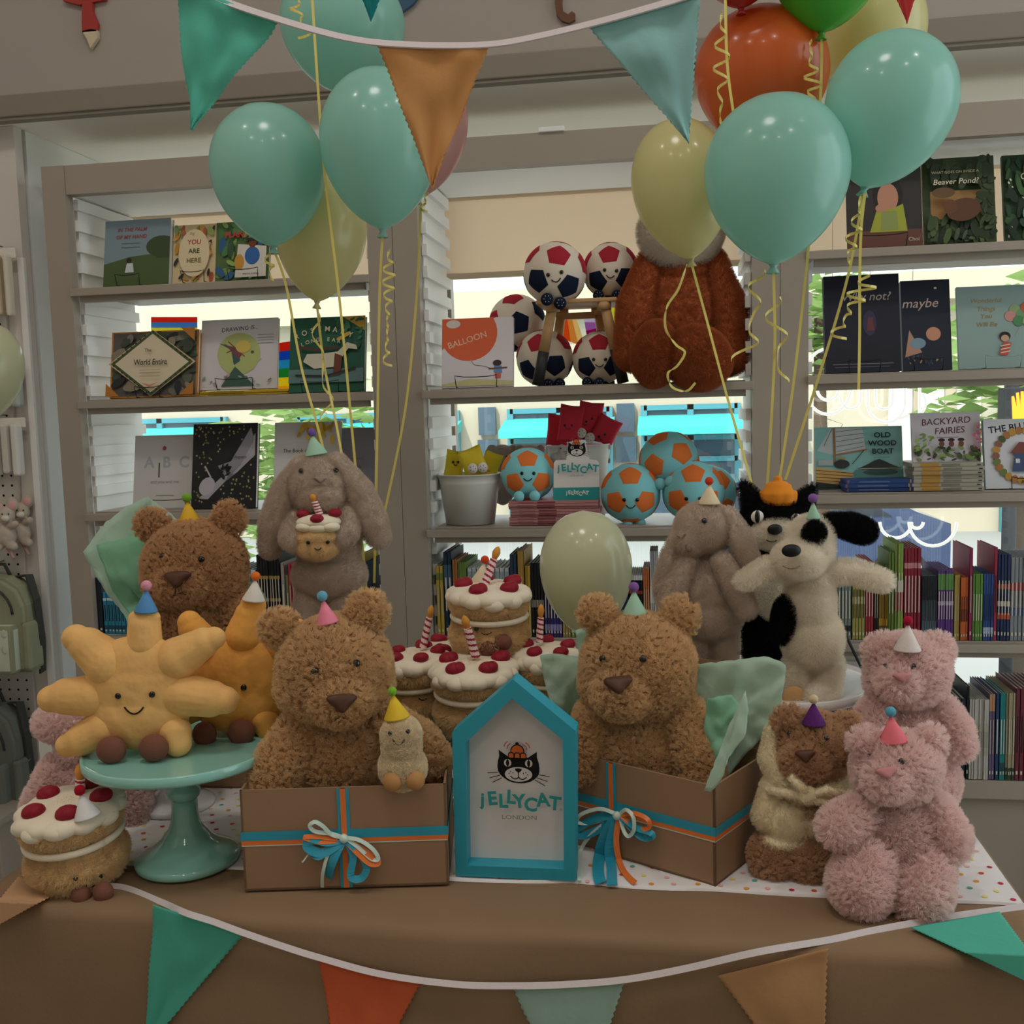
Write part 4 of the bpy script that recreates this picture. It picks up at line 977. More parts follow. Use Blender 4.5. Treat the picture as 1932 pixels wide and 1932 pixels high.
TP2 = Toy('teddy_bear', 1692, 1715, 1.50, 'pink teddy bear with pink hat seated at the front edge of the dotted cloth', 'soft toy')
bear(TP2, M_PINK, [('head', [('e', 1692, 1443, 0, 79, 59, 66), ('e', 1688, 1465, 0, 75, 45, 62), ('e', 1675, 1474, -52, 40, 33, 34)]),
  ('ear', [('e', 1631, 1400, -4, 27, 26, 14), ('c', (1640, 1411, 4, 12), (1652, 1422, 4, 15))]), ('ear', [('e', 1754, 1403, -4, 26, 34, 15), ('c', (1746, 1417, 4, 14), (1736, 1428, 4, 15))]),
  ('body', [('e', 1696, 1570, 4, 84, 84, 64), ('e', 1694, 1622, 0, 82, 68, 64)]), ('arm', [('c', (1626, 1535, -14, 33), (1590, 1555, -34, 35), (1580, 1562, -38, 32))]), ('arm', [('c', (1762, 1530, -14, 33), (1788, 1575, -30, 36), (1790, 1592, -32, 32))]),
  ('leg', [('c', (1636, 1632, -44, 50), (1623, 1668, -62, 54), (1627, 1682, -66, 46))]), ('leg', [('c', (1742, 1642, -42, 50), (1733, 1682, -60, 55), (1730, 1692, -64, 49))])],
  eyes=((1646, 1428, 4), (1698, 1437, 6)), nose=(1673, 1463, 38, 22), n=8000, ln=.012, curl=.0016, disp=7, pile=8, dens=40000, noseM=M_PNOSE)
hat(TP2, (1681, 1348), (1660, 1395), (1711, 1394), None, 'ee7b85', '63b3cc', 10, 'coral pink felt party hat with blue pompom on the seated pink bear')
TP3 = Toy('teddy_bear', 155, 1575, 1.66, 'pink plush bear half hidden behind the sun toy and the corner cake', 'soft toy')
bear(TP3, M_PINK, [('head', [('e', 128, 1362, 0, 60, 34, 45), ('e', 165, 1400, 0, 52, 52, 50)]), ('body', [('e', 165, 1480, 0, 82, 72, 56), ('e', 165, 1530, 0, 90, 50, 58)]), ('arm', [('c', (112, 1460, -14, 35), (86, 1520, -30, 38))]), ('arm', [('c', (222, 1455, -10, 36), (242, 1515, -16, 40))]), ('leg', [('c', (240, 1542, -24, 34), (250, 1560, -28, 30))])], n=6000, ln=.012, curl=.0016, disp=7, pile=8, dens=40000)
TW = Toy('teddy_bear', 1510, 1655, 1.575, 'brown teddy bear in a cream hooded bathrobe and purple hat', 'soft toy')
M_BEARD = bear_fur('bear_pile_ginger', '#d6b08c')
bear(TW, M_BEARD, [('head', [('e', 1538, 1405, 0, 69, 57, 56), ('e', 1535, 1430, 0, 65, 43, 54), ('e', 1520, 1437, -40, 41, 36, 36)]), ('ear', [('e', 1487, 1358, -6, 24, 24, 15)]), ('ear', [('e', 1597, 1373, -6, 25, 25, 15)]), ('body', [('e', 1515, 1540, 0, 70, 90, 48)]),
  ('foot', [('c', (1458, 1612, -20, 39), (1456, 1620, -26, 36))]), ('foot', [('c', (1524, 1614, -30, 43), (1524, 1624, -40, 40))])], eyes=((1496, 1388, 5), (1556, 1396, 5)), ln=.012, curl=.0028, disp=9, pile=9)
TW.tri_nose(1521, 1428, 36, 24, M_NOSE, 8)
M_ROBE = mat('robe_fleece', '#efe0bd', .95, .1, sheen=.3, var=.06, vscale=30, bump=.3, bscale=120)
ro = TW.body('bathrobe', M_ROBE, [('e', 1512, 1540, 0, 84, 60, 60), ('e', 1512, 1578, -2, 88, 30, 60), ('c', (1470, 1385, 26, 26), (1460, 1430, 14, 28), (1476, 1470, -6, 28), (1510, 1498, -36, 22)), ('c', (1612, 1430, 26, 26), (1598, 1462, 2, 28), (1562, 1484, -30, 26), (1525, 1498, -42, 20)),
  ('c', (1465, 1490, -4, 30), (1450, 1540, -14, 30)), ('c', (1580, 1490, -4, 30), (1596, 1540, -14, 28)), ('e', 1492, 1552, -38, 42, 44, 24), ('e', 1552, 1556, -38, 46, 42, 24), ('e', 1480, 1585, -34, 46, 16, 28), ('e', 1552, 1585, -34, 46, 16, 28), ('e', 1535, 1400, 48, 76, 62, 26)], voxel=2.4, smooth=4, disp=3, dscale=.02, main=False)
fur(ro, 0, .005, M_ROBE, kids=10, rad=.0004, dens=40000, clump=.4)
mb = MB(); mb.tube([TW.L(*p) for p in ((1446, 1490, -30), (1490, 1498, -62), (1525, 1500, -70), (1565, 1498, -66), (1596, 1500, -48))], [7*TW.s, 9*TW.s, 9*TW.s, 13*TW.s, 9*TW.s], M_ROBE, 12)
mb.ell(TW.L(1525, 1500, -76), (18*TW.s, 12*TW.s, 17*TW.s), M_ROBE); mb.tube([TW.L(*p) for p in ((1522, 1495, -78), (1505, 1478, -74), (1492, 1464, -66))], 9*TW.s, M_ROBE, 12); mb.tube([TW.L(*p) for p in ((1528, 1500, -78), (1560, 1490, -80), (1592, 1500, -72), (1565, 1516, -76), (1530, 1506, -78))], 8*TW.s, M_ROBE, 12)
fur(mb.obj('belt', TW.root), 0, .0035, M_ROBE, kids=8, rad=.0004, dens=40000)
hat(TW, (1535, 1324), (1513, 1363), (1557, 1364), None, '5c2a6e', 'dcc8a4', 9, 'purple felt party hat with cream pompom on the bear in the bathrobe')

# ================================================================== HOUSE-SHAPED SIGN
M_FRT = mat('frame_teal', '#2f9fb4', .45, .4); M_PAPER = mat('sign_paper', '#e4dfdc', .8, .2)
M_INK, M_INKT, M_INKO, M_INKG = mat('ink_black', '#0c0b0c', .7), mat('ink_teal', '#2f9a98', .7), mat('ink_orange', '#d9692f', .7), mat('ink_grey', '#86968f', .7)
M_INKR = mat('ink_red', '#c2564a', .7)
YS = 1.486
sg_o = P(970, 1664, YS); sg_o.z = TZ+.006
sign = empty('house_frame', sg_o, 'teal house-shaped wooden frame with a black cat emblem standing between the gift boxes', 'sign')
def sp_(u, v, y=0):
    p = P(u, v, YS) - sg_o; return Vector((p.x, y, p.z))
OUT = [(860, 1661), (1086, 1667), (1086, 1379), (968, 1282), (853, 1382)]
INN = [(881, 1633), (1064, 1640), (1062, 1396), (966, 1318), (878, 1402)]
def z0(p): p = Vector(p); p.z = max(p.z, 0); return p
O, I = [sp_(*p) for p in OUT], [sp_(*p) for p in INN]
O[0].z = O[1].z = 0
mb = MB(); n = 5; D = .042
for i in range(n):
    j = (i+1) % n
    bmv = [[mb.bm.verts.new(p+Vector((0, y, 0))) for p in (O[i], O[j], I[j], I[i])] for y in (0, D)]
    a, b = bmv
    for f in (a, b[::-1], (a[0], b[0], b[1], a[1]), (a[2], b[2], b[3], a[3]), (a[1], b[1], b[2], a[2]), (a[3], b[3], b[0], a[0])): mb.bm.faces.new(f)
mb.mi(M_FRT); bmesh.ops.remove_doubles(mb.bm, verts=mb.bm.verts, dist=1e-5)
fo = mb.obj('frame', sign)
mb = MB(); mb.prism([p+Vector((0, .03, 0)) for p in I], (0, .006, 0), M_PAPER)
def logo(A, cx, cz, k, M_tx=None):
    """cat emblem; k = metres per zoom pixel, (985, 700) is the middle of the head"""
    def q(*pts): return [(cx+(x-985)*k, cz-(y-700)*k) for x, y in pts]
    A.poly(q((665, 415), (740, 470), (820, 525), (985, 515), (1150, 540), (1230, 485), (1305, 435), (1303, 530), (1330, 620), (1342, 710), (1338, 790), (1310, 850), (1255, 905), (1180, 950), (1090, 975), (1000, 980), (900, 970), (810, 940), (740, 895), (680, 840), (645, 780), (635, 700), (645, 610), (670, 520)), M_INK)
    for x in (810, 1165):
        e = q((x, 633))[0]; A.ell(e[0], e[1], 62*k, 66*k, M_PAPER); A.poly(q((x, 560), (x+22, 600), (x+28, 633), (x+22, 668), (x, 706), (x-22, 668), (x-28, 633), (x-22, 600)), M_INK)
    e = q((990, 823))[0]; A.ell(e[0], e[1], 230*k, 126*k, M_PAPER, 32)
    A.poly(q((930, 725), (990, 716), (1046, 728), (1040, 760), (1005, 788), (975, 788), (940, 758)), M_INK)
    A.line(q((990, 785), (990, 860)), 16*k, M_INK)
    A.line(q((990, 860), (970, 890), (930, 900), (885, 882), (855, 850)), 16*k, M_INK); A.line(q((990, 860), (1015, 895), (1060, 905), (1100, 890), (1125, 862)), 16*k, M_INK)
    for x, y in ((857, 770), (833, 803), (902, 790), (1075, 797), (1118, 780), (1145, 815)): e = q((x, y))[0]; A.ell(*e, 9*k, 11*k, M_INK, 10)
    for a, b in (((650, 785), (470, 800)), ((680, 835), (505, 885)), ((710, 880), (550, 960)), ((1325, 805), (1515, 832)), ((1300, 855), (1480, 915)), ((1265, 890), (1435, 990))): A.line(q(a, b), 13*k, M_INK)
    e = q((985, 285))[0]; A.ell(*e, 30*k, 28*k, M_INK)
    A.poly(q((868, 440), (870, 390), (895, 335), (940, 300), (985, 292), (1035, 300), (1080, 335), (1104, 390), (1104, 440)), M_INK)
    A.poly(q((885, 440), (888, 392), (910, 346), (948, 316), (985, 309), (1028, 316), (1065, 346), (1086, 392), (1088, 440)), M_INKO)
    for x in (885, 988, 1088):
        A.poly(q((x-55, 525), (x-55, 455), (x-30, 428), (x+25, 428), (x+52, 455), (x+54, 525)), M_INK); A.poly(q((x-40, 518), (x-38, 460), (x-20, 443), (x+18, 443), (x+36, 460), (x+38, 518)), M_INKO)
    for pts in (((770, 330), (780, 290), (830, 240)), ((818, 365), (832, 315), (880, 270)), ((1200, 345), (1185, 295), (1130, 250)), ((1155, 375), (1140, 320), (1085, 275))): A.line(q(*pts), 16*k, M_INKR)
def wordmark(A, cx, cz, k, m):
    for ch, x, y, r, s in (('j', 385, 1245, -2, 300), ('E', 550, 1228, 6, 318), ('L', 733, 1266, 0, 318), ('L', 868, 1192, -4, 318), ('Y', 1005, 1258, 4, 318), ('C', 1195, 1308, -4, 318), ('A', 1402, 1220, 5, 318), ('T', 1600, 1272, -6, 318)):
        A.text(ch, cx+(x-985)*k, cz-(y-700)*k, s*k, m, bold=.035, rot=math.radians(r))
kz = (P(1080, 1490, YS)-P(860, 1490, YS)).length/1932
pc = P(860+985*.11387, 1380+700*.11387, YS)-sg_o
A = Art(mb, 1, 1, .0298); logo(A, pc.x, pc.z, kz); wordmark(A, pc.x, pc.z, kz, M_INKT)
A.text('LONDON', pc.x+(1000-985)*kz, pc.z-(1525-700)*kz, 100*kz, M_INKG, bold=.01, sx=1.35)
A.text('®', pc.x+(1702-985)*kz, pc.z-(1370-700)*kz, 70*kz, M_INKG)
mb.obj('printed_panel', sign)

# ================================================================== BALLOONS
def latex(name, h, tr=.35): return mat(name, h, .22, .5, trans=tr, coat=.25)
L_TEAL, L_YEL, L_CRM, L_ORG, L_GRN, L_RED, L_PNK = latex('latex_teal', '#b2e8dc', .42), latex('latex_yellow', '#ece6ae', .42), latex('latex_cream', '#dfe0be'), latex('latex_orange', '#ee7a3c', .35), latex('latex_green', '#66c44a', .4), latex('latex_red', '#c22a22', .25), latex('latex_pink', '#e8b9b4')
M_RIB = mat('ribbon_yellow', '#ecdc7a', .3, .5)
def catm(cp, n=8):
    out = []
    for i in range(len(cp)-1):
        a, b, c, d = cp[max(i-1, 0)], cp[i], cp[i+1], cp[min(i+2, len(cp)-1)]
        for q in range(n):
            t = q/n; out.append(.5*((2*b)+(c-a)*t+(2*a-5*b+4*c-d)*t*t+(3*b-a-3*c+d)*t**3))
    out.append(cp[-1]); return out
def balloon(top, kn, hw, Y, m, label, rib=None, curls=(), grp=None, knotm=None):
    tp, k = P(*top, Y), P(*kn, Y); s = (k-CAM).dot(HF)/F
    o = empty('balloon', k, label, 'balloon', grp); ax = tp-k; L = ax.length; R = hw*s
    prof = [(R*.05, L*.0), (R*.05, L*.012)]
    for i in range(1, 30):
        t = 1-i/29*(1); x = 1-t   # x: 0 at knot, 1 at top
        x = i/29
        if x < .56: r = (1-(1-x/.56)**2)**.68
        else: r = math.sqrt(max(0, 1-((x-.56)/.44)**2))
        prof.append((max(R*.02, R*r), L*(.012+.988*x)))
    MB().lathe(prof, m, axis=ax, seg=48).obj('skin', o)
    q = ax.normalized(); MB().lathe([(R*.07, L*.012), (R*.045, -L*.004), (R*.06, -L*.016), (R*.1, -L*.04), (R*.085, -L*.042), (R*.02, -L*.02)], knotm or m, axis=ax, seg=16).obj('knot', o)
    if rib:
        pts = catm([P(u, v, y)-k for u, v, y in rib])
        MB().strip(pts, .0052, M_RIB, 'face', .0003).obj('ribbon', o)
    for (u0, v0, u1, v1, rp, turns, y) in curls:
        a, b = P(u0, v0, y)-k, P(u1, v1, y)-k; n = int(turns*14); pts = []
        for i in range(n+1):
            t = i/n; th = 2*PI*turns*t; rr = rp*s*(.55+.45*math.sin(t*7+u0))*min(1, t*6+.1); c = a.lerp(b, t)
            pts.append(c+HX*rr*math.cos(th)+HF*rr*math.sin(th)+HZ*.004*math.sin(th))
        MB().strip(pts, .005, M_RIB, lambda i: HZ, .0003).obj('curled_ribbon', o)
    return o
gl, gr_ = 'balloons tied above the left half of the table', 'balloons tied above the right half of the table'
balloon((652, -60), (640, 178), 112, 2.32, L_TEAL, 'topmost teal balloon, cut off by the ceiling edge of the view', [(588, -20, 2.05), (610, 300, 2.05), (640, 560, 2.06), (665, 820, 2.08), (692, 1120, 2.1)], [(560, 2, 575, 70, 16, 2.4, 2.05)], gl)
balloon((498, 196), (516, 468), 105, 2.12, L_TEAL, 'teal balloon hanging clear of the others, tip just above the plant book', [(516, 470, 2.12), (540, 540, 2.12), (568, 690, 2.12), (598, 800, 2.1), (640, 960, 2.1), (690, 1120, 2.1)], [(508, 475, 512, 528, 10, 2, 2.11)], gl)
balloon((712, 128), (722, 436), 109, 2.06, L_TEAL, 'teal balloon partly covered by the tan pennant', [(722, 440, 2.06), (716, 560, 2.06), (712, 800, 2.08), (706, 1100, 2.1)], [(735, 470, 730, 690, 12, 9, 2.05)], gl)
balloon((612, 320), (598, 572), 84, 2.3, L_YEL, 'pale yellow balloon below the teal ones of the left bunch', [(598, 575, 2.26), (612, 690, 2.26), (640, 830, 2.2), (690, 1120, 2.12)], [(598, 590, 620, 790, 16, 2.5, 2.24)], gl)
balloon((812, 120), (790, 375), 78, 2.33, L_PNK, 'pale pink balloon hidden behind the tan pennant', [(794, 385, 2.2), (786, 560, 2.2), (765, 770, 2.2), (726, 965, 2.2)], [(806, 365, 800, 400, 8, 2, 2.2)], gl)
balloon((1470, 177), (1459, 503), 131, 2.0, L_TEAL, 'large teal balloon in front of the right bunch', [(1459, 505, 2.0), (1462, 640, 2.02), (1456, 780, 2.04), (1447, 925, 2.08)], [(1440, 510, 1405, 680, 26, 2.5, 2.02), (1470, 560, 1470, 720, 26, 2, 2.02)], gr_)
balloon((1722, 62), (1630, 358), 116, 2.06, L_TEAL, 'teal balloon leaning to the side above the beaver book', [(1630, 360, 2.06), (1600, 520, 2.06), (1548, 700, 2.06), (1482, 905, 2.08)], [(1625, 370, 1600, 500, 14, 4, 2.04), (1640, 520, 1575, 640, 24, 5, 2.04)], gr_)
balloon((1446, 14), (1425, 288), 120, 2.22, L_ORG, 'orange balloon behind the large teal one', [(1368, -20, 2.0), (1372, 120, 2.0), (1384, 215, 2.0)], [(1362, 20, 1360, 240, 14, 5, 2.0)], gr_)
balloon((1270, 224), (1304, 492), 91, 2.2, L_YEL, 'pale yellow balloon covering the head of the rust plush animal', [(1304, 495, 2.2), (1335, 610, 2.2), (1375, 760, 2.18), (1422, 925, 2.16)], [], gr_)
balloon((1575, -215), (1550, 64), 104, 2.12, L_GRN, 'green balloon at the top of the right bunch', [(1550, 68, 2.12), (1548, 180, 2.12), (1530, 420, 2.1), (1500, 700, 2.1), (1470, 910, 2.1)], [(1530, 75, 1535, 190, 16, 4, 2.1)], gr_)
balloon((1655, -65), (1640, 215), 92, 2.38, L_YEL, 'pale yellow balloon behind the leaning teal one', None, [], gr_)
balloon((1392, -230), (1398, 18), 92, 2.1, L_RED, 'red balloon with only its tip in view', None, [], gr_)
balloon((1100, 963), (1112, 1205), 88, 1.96, L_CRM, 'cream balloon low behind the ear of the mint-hatted bear', [(1112, 1208, 1.96), (1114, 1300, 1.95)], [])
balloon((-18, 606), (-48, 806), 70, 2.3, L_CRM, 'cream balloon cut off beside the pegboard', None, [])
# loose looping ribbon of the pale yellow balloon in front of the rust toy
o = [x for x in bpy.data.objects if x.get('label', '').startswith('pale yellow balloon covering')][0]
k = o.location
MB().strip(catm([P(u, v, 2.19)-k for u, v in ((1296, 498), (1280, 545), (1258, 580), (1256, 620), (1275, 650), (1292, 665), (1278, 690), (1260, 705), (1268, 730), (1295, 738), (1312, 722))]), .0052, M_RIB, lambda i: (math.sin(i*.2), .3, math.cos(i*.2)), .0003).obj('loose_ribbon', o)
o = [x for x in bpy.data.objects if x.get('label', '').startswith('teal balloon leaning')][0]; k = o.location
MB().strip(catm([P(u, v, 2.04)-k for u, v in ((1632, 365), (1625, 430), (1622, 520), (1622, 620), (1620, 735))]), .0052, M_RIB, 'face', .0003).obj('loose_ribbon', o)

# ================================================================== BUNTING
def clothm(h): return mat('bunting_'+h, '#'+h, .85, .15, trans=.3, bump=.12, bscale=120)
M_TAPE = mat('bunting_tape', '#ddd4d6', .85, .15, bump=.1, bscale=200)
def pennant(parent, a, b, tip, m, org, wav=.004, seed=0, zig=.0045, pm=None):
    """a, b top corners, tip: 3D points; pinked edges"""
    bm = bmesh.new(); N = 22; rows = []
    if pm: a, b, tip = Vector((*a, 0)), Vector((*b, 0)), Vector((*tip, 0)); zig = 4
    nrm = (b-a).cross(tip-a).normalized()
    La = (tip-a).length; nz_ = int(La/zig/2)
    NR = nz_*2
    for j in range(NR+1):
        t = j/NR; l, r = a.lerp(tip, t), b.lerp(tip, t); row = []
        zz = zig*.55 if j % 2 else 0
        w = (r-l).length
        for i in range(N+1):
            q = i/N; p = l.lerp(r, q)
            if i == 0: p = p+(r-l).normalized()*min(zz, w*.3)
            if i == N: p = p-(r-l).normalized()*min(zz, w*.3)
            off = wav*(noise.noise((q*3+seed, t*3, seed*1.7))*1.3+.35*noise.noise((q*22, t*4, seed))*max(0, 1-t*4))
            row.append(bm.verts.new((pm(p.x, p.y)+Vector((0, -.002, .003)) if pm else p+nrm*off*min(1, 10*t+.2))-org))
        rows.append(row)
    for x, y in zip(rows, rows[1:]):
        for i in range(N):
            try: bm.faces.new((x[i], x[i+1], y[i+1], y[i])).smooth = True
            except ValueError: pass
    mb = MB(); mb.bm.free(); mb.bm = bm; mb.mi(m); o = mb.obj('pennant', parent)
    o.modifiers.new('t', 'SOLIDIFY').thickness = .0006
    return o
def tape(parent, pts, org, w=.011):
    MB().strip(catm([p-org for p in pts], 10), w, M_TAPE, 'face', .0012).obj('tape', parent)
YU = 1.45
g1 = empty('bunting_garland', P(815, 85, YU), 'pennant garland sagging across the top with teal, tan and light blue pennants', 'bunting'); og = g1.location.copy()
tape(g1, [P(u, v, YU) for u, v in ((300, -60), (405, -6), (455, 14), (523, 36), (590, 56), (650, 71), (715, 81), (815, 86), (925, 84), (1010, 70), (1112, 46), (1200, 22), (1300, -8), (1420, -50))], og)
pennant(g1, P(322, -45, YU), P(524, 44, YU), P(362, 246, YU), clothm('6ed3bd'), og, .012, 1)
pennant(g1, P(711, 87, YU), P(924, 89, YU), P(815, 357, YU), clothm('e3ad70'), og, .008, 3)
pennant(g1, P(1110, 52, YU), P(1323, -8, YU), P(1300, 270, YU), clothm('a9dcdb'), og, .008, 5)
Y2 = 1.75
g2 = empty('bunting_garland', P(700, -60, Y2), 'higher garland with only a teal tip and a red tip in view', 'bunting'); og = g2.location.copy()
tape(g2, [P(u, v, Y2) for u, v in ((300, -240), (620, -185), (860, -190), (1200, -215), (1600, -205), (1850, -240))], og)
pennant(g2, P(610, -186, Y2), P(790, -188, Y2), P(700, 40, Y2), clothm('23908f'), og, .004, 7)
pennant(g2, P(1600, -204, Y2), P(1800, -232, Y2), P(1711, 45, Y2), clothm('d04848'), og, .004, 9)
# lower garland lying on the table and hanging in front of the paper
YL = TY0 - .014
def low(u, v):
    g = G(u, v, TZ+.003)
    if g.y > TY0+.004: return g
    return P(u, v, YL)
g3 = empty('bunting_garland', Vector((P(870, 1855, YL))), 'pennant garland draped along the front edge of the paper-covered table', 'bunting'); og = g3.location.copy()
tape(g3, [low(u, v) for u, v in ((170, 1672), (232, 1674), (300, 1700), (350, 1722), (400, 1738))] + [P(u, v, YL) for u, v in ((460, 1760), (530, 1784), (600, 1806), (720, 1838), (860, 1857), (970, 1860), (1075, 1857), (1180, 1848), (1290, 1828), (1430, 1796))] + [low(u, v) for u, v in ((1560, 1774), (1640, 1757), (1720, 1742), (1800, 1728), (1890, 1716), (1990, 1702))], og, .0088)
for a, b, t, h, sd in (((288, 1706), (462, 1762), (272, 1985), '62c9b3', 1), ((600, 1811), (798, 1849), (655, 2118), 'e8744a', 2), ((967, 1866), (1178, 1857), (1088, 2130), 'b5d6c9', 3), ((1352, 1842), (1564, 1790), (1552, 2110), 'd3a677', 4)):
    ta, tb = P(*a, YL+.004), P(*b, YL+.004); tt = P(*t, YL+.002); pennant(g3, ta, tb, tt, clothm(h), og, .004, sd*3)
pennant(g3, (1716, 1752), (1886, 1722), (2010, 1890), clothm('66d0b9'), og, pm=low)
pennant(g3, (100, 1693), (38, 1652), (-75, 1790), clothm('dcb389'), og, pm=low)

# ================================================================== WOODEN CUT-OUTS ON THE BULKHEAD
def cutout(name, label, shapes, loc_px):
    c = P(*loc_px, 2.98); c.y = 2.98; o = empty(name, c, label, 'wall decoration')
    for nm, outline, h, y in shapes:
        MB().prism([Vector((P(u, v, 2.97).x, 2.98-.014-y, P(u, v, 2.97).z))-c for u, v in outline], (0, .014, 0), mat('cut_'+h, '#'+h, .7)).obj(nm, o)
cutout('fox_cutout', 'red wooden fox with hanging pale-tipped tail on the bulkhead', [('body', [(120, 2), (150, 10), (200, 0), (215, -60), (190, -120), (140, -120), (118, -60)], 'a83a34', 0), ('tail', [(157, 8), (176, 6), (176, 22), (186, 45), (184, 60), (157, 62), (156, 35)], 'a83a34', .002), ('tail_tip', [(157, 60), (172, 56), (185, 58), (186, 72), (172, 92), (166, 75)], 'cfc0a2', .002)], (165, 0))
cutout('monkey_cutout', 'brown wooden monkey with a curled tail on the bulkhead', [('tail', [(1050, -30), (1062, -30), (1060, 5), (1062, 22), (1072, 28), (1079, 22), (1085, 26), (1085, 38), (1074, 44), (1060, 40), (1050, 28), (1047, 8)], '6e4a38', 0), ('body', [(1030, -30), (1100, -30), (1110, -90), (1060, -130), (1020, -90)], '6e4a38', .002)], (1065, 0))
cutout('bird_cutout', 'blue wooden bird cut-out partly behind the topmost teal balloon', [('body', [(745, 40), (755, 26), (780, 8), (800, -20), (790, -80), (740, -90), (720, -30)], '3f5f78', 0), ('wing', [(748, 66), (758, 58), (758, 45), (748, 42)], '8f3a34', .002)], (760, 0))

# ================================================================== BOOKS SHOWN FACE OUT
M_PAGE = mat('book_pages', '#e3ddd0', .85, .15)
M_WIRE = mat('black_wire', '#141414', .4, .4)
def bm_(h): return mat('print_'+h, '#'+h, .55, .35)
def book(u0, v0, u1, v1, Y, z, cov, label, art=None, t=.014, lean=11, grp=None, spine=None):
    a, b, c = P(u0, v0, Y), P(u1, v0, Y), P((u0+u1)/2, v1, Y)
    w = b.x-a.x; th = math.radians(lean); h = max(.03, (c.z-z)/math.cos(th))
    M = Matrix.Translation((a.x, Y, z+.001)) @ Matrix.Rotation(-th, 4, 'X')
    r = empty('picture_book', None, label, 'book', grp, M); mc = bm_(cov)
    mb = MB(); mb.box((w/2, .001, h/2), (w, .002, h), mc).box((w/2, t-.001, h/2), (w, .002, h), mc).box((.001, t/2, h/2), (.002, t-.004, h), bm_(spine) if spine else mc)
    A = Art(mb, w, h, -.00005)
    if art: art(A, w, h)
    mb.obj('cover', r)
    MB().box((w/2+.001, t/2, h/2), (w-.005, t-.0042, h-.006), M_PAGE).obj('pages', r)
    return r
def easel(u, v, Y, z, wpx, label, m=None, hh=.036):
    c = P(u, v, Y); c.z = z; s = (c-CAM).dot(HF)/F; w = wpx*s/2
    o = empty('wire_easel', c, label, 'book stand', 'black wire easels holding the face-out books')
    pts = [(-w, .05, .0015), (-w, -.012, .0015), (-w-.002, -.015, hh*.6), (-w-.003, -.017, hh), (-w*.6, -.017, hh-.004), (0, -.017, hh-.005), (w*.6, -.017, hh-.004), (w+.003, -.017, hh), (w+.002, -.015, hh*.6), (w, -.012, .0015), (w, .05, .0015)]
    MB().tube(pts, .0013, m or M_WIRE, 6).obj('front_wire', o)
    MB().tube([(-w, .05, .0015), (-w*.8, .065, .07), (w*.8, .065, .07), (w, .05, .0015)], .0013, m or M_WIRE, 6).obj('rear_wire', o)
    return o
def a_palm(A, w, h):
    A.poly([(0, 0), (1, 0), (1, .42), (.75, .47), (.4, .44), (0, .34)], bm_('4c5f36')); A.ell(.88, .58, .24, .16, bm_('3d4d2e'), 18); A.rect(.8, .4, 1, .5, bm_('3d4d2e'))
    A.text('IN THE PALM', .42, .85, .017, bm_('a04550'), .02, .15); A.text('OF MY HAND', .41, .74, .017, bm_('a04550'), .02, .15)
    for z in (.64, .58): A.rect(.26, z, .55, z+.008, bm_('5c6b70'))
    A.ell(.39, .38, .04, .045, bm_('2a2420')); A.poly([(.33, .2), (.47, .2), (.45, .34), (.36, .34)], bm_('c9d2d4'))
def leaves(A, n, cols, seed, box=(0, 0, 1, 1), sz=.09):
    rn = random.Random(seed)
    for i in range(n):
        x, z = rn.uniform(box[0], box[2]), rn.uniform(box[1], box[3]); s = sz*rn.uniform(.5, 1.2); x = min(max(x, s), 1-s); z = min(max(z, s), 1-s)
        A.ell(x, z, s, s*rn.uniform(.3, .6), bm_(rn.choice(cols)), 10, rn.uniform(0, 3))
def a_here(A, w, h):
    leaves(A, 40, ['8fa053', 'c08c3a', 'b5573c', '6f8f5c', '2a2a26', 'd0a35a'], 3)
    A.ell(.52, .5, .36, .4, bm_('e0cfa8'), 24); A.text('Big', .46, .83, .014, bm_('b08a5a'), 0, .2)
    for t, z, c in (('YOU', .68, 'b5473a'), ('ARE', .53, '3f4a36'), ('HERE', .37, '77703a')): A.text(t, .52, z, .021, bm_(c), .02)
def a_plant(A, w, h):
    leaves(A, 46, ['4f7a45', '7a9a52', '35563a', '2f5f8a', '8fae62'], 8, sz=.13)
    A.text('PLANT', .42, .76, .026, bm_('c23a3a'), .03); A.poly([(.4, .05), (.98, .05), (.98, .55), (.45, .6)], bm_('d8d2c6'))
    A.ell(.72, .4, .14, .15, bm_('2f66a8')); A.ell(.72, .6, .07, .07, bm_('7a3a28')); A.ell(.72, .67, .13, .03, bm_('2a1f1c')); A.ell(.48, .3, .09, .13, bm_('c9943a')); A.text('MAYA KANG', .7, .1, .009, bm_('6a5a78'))
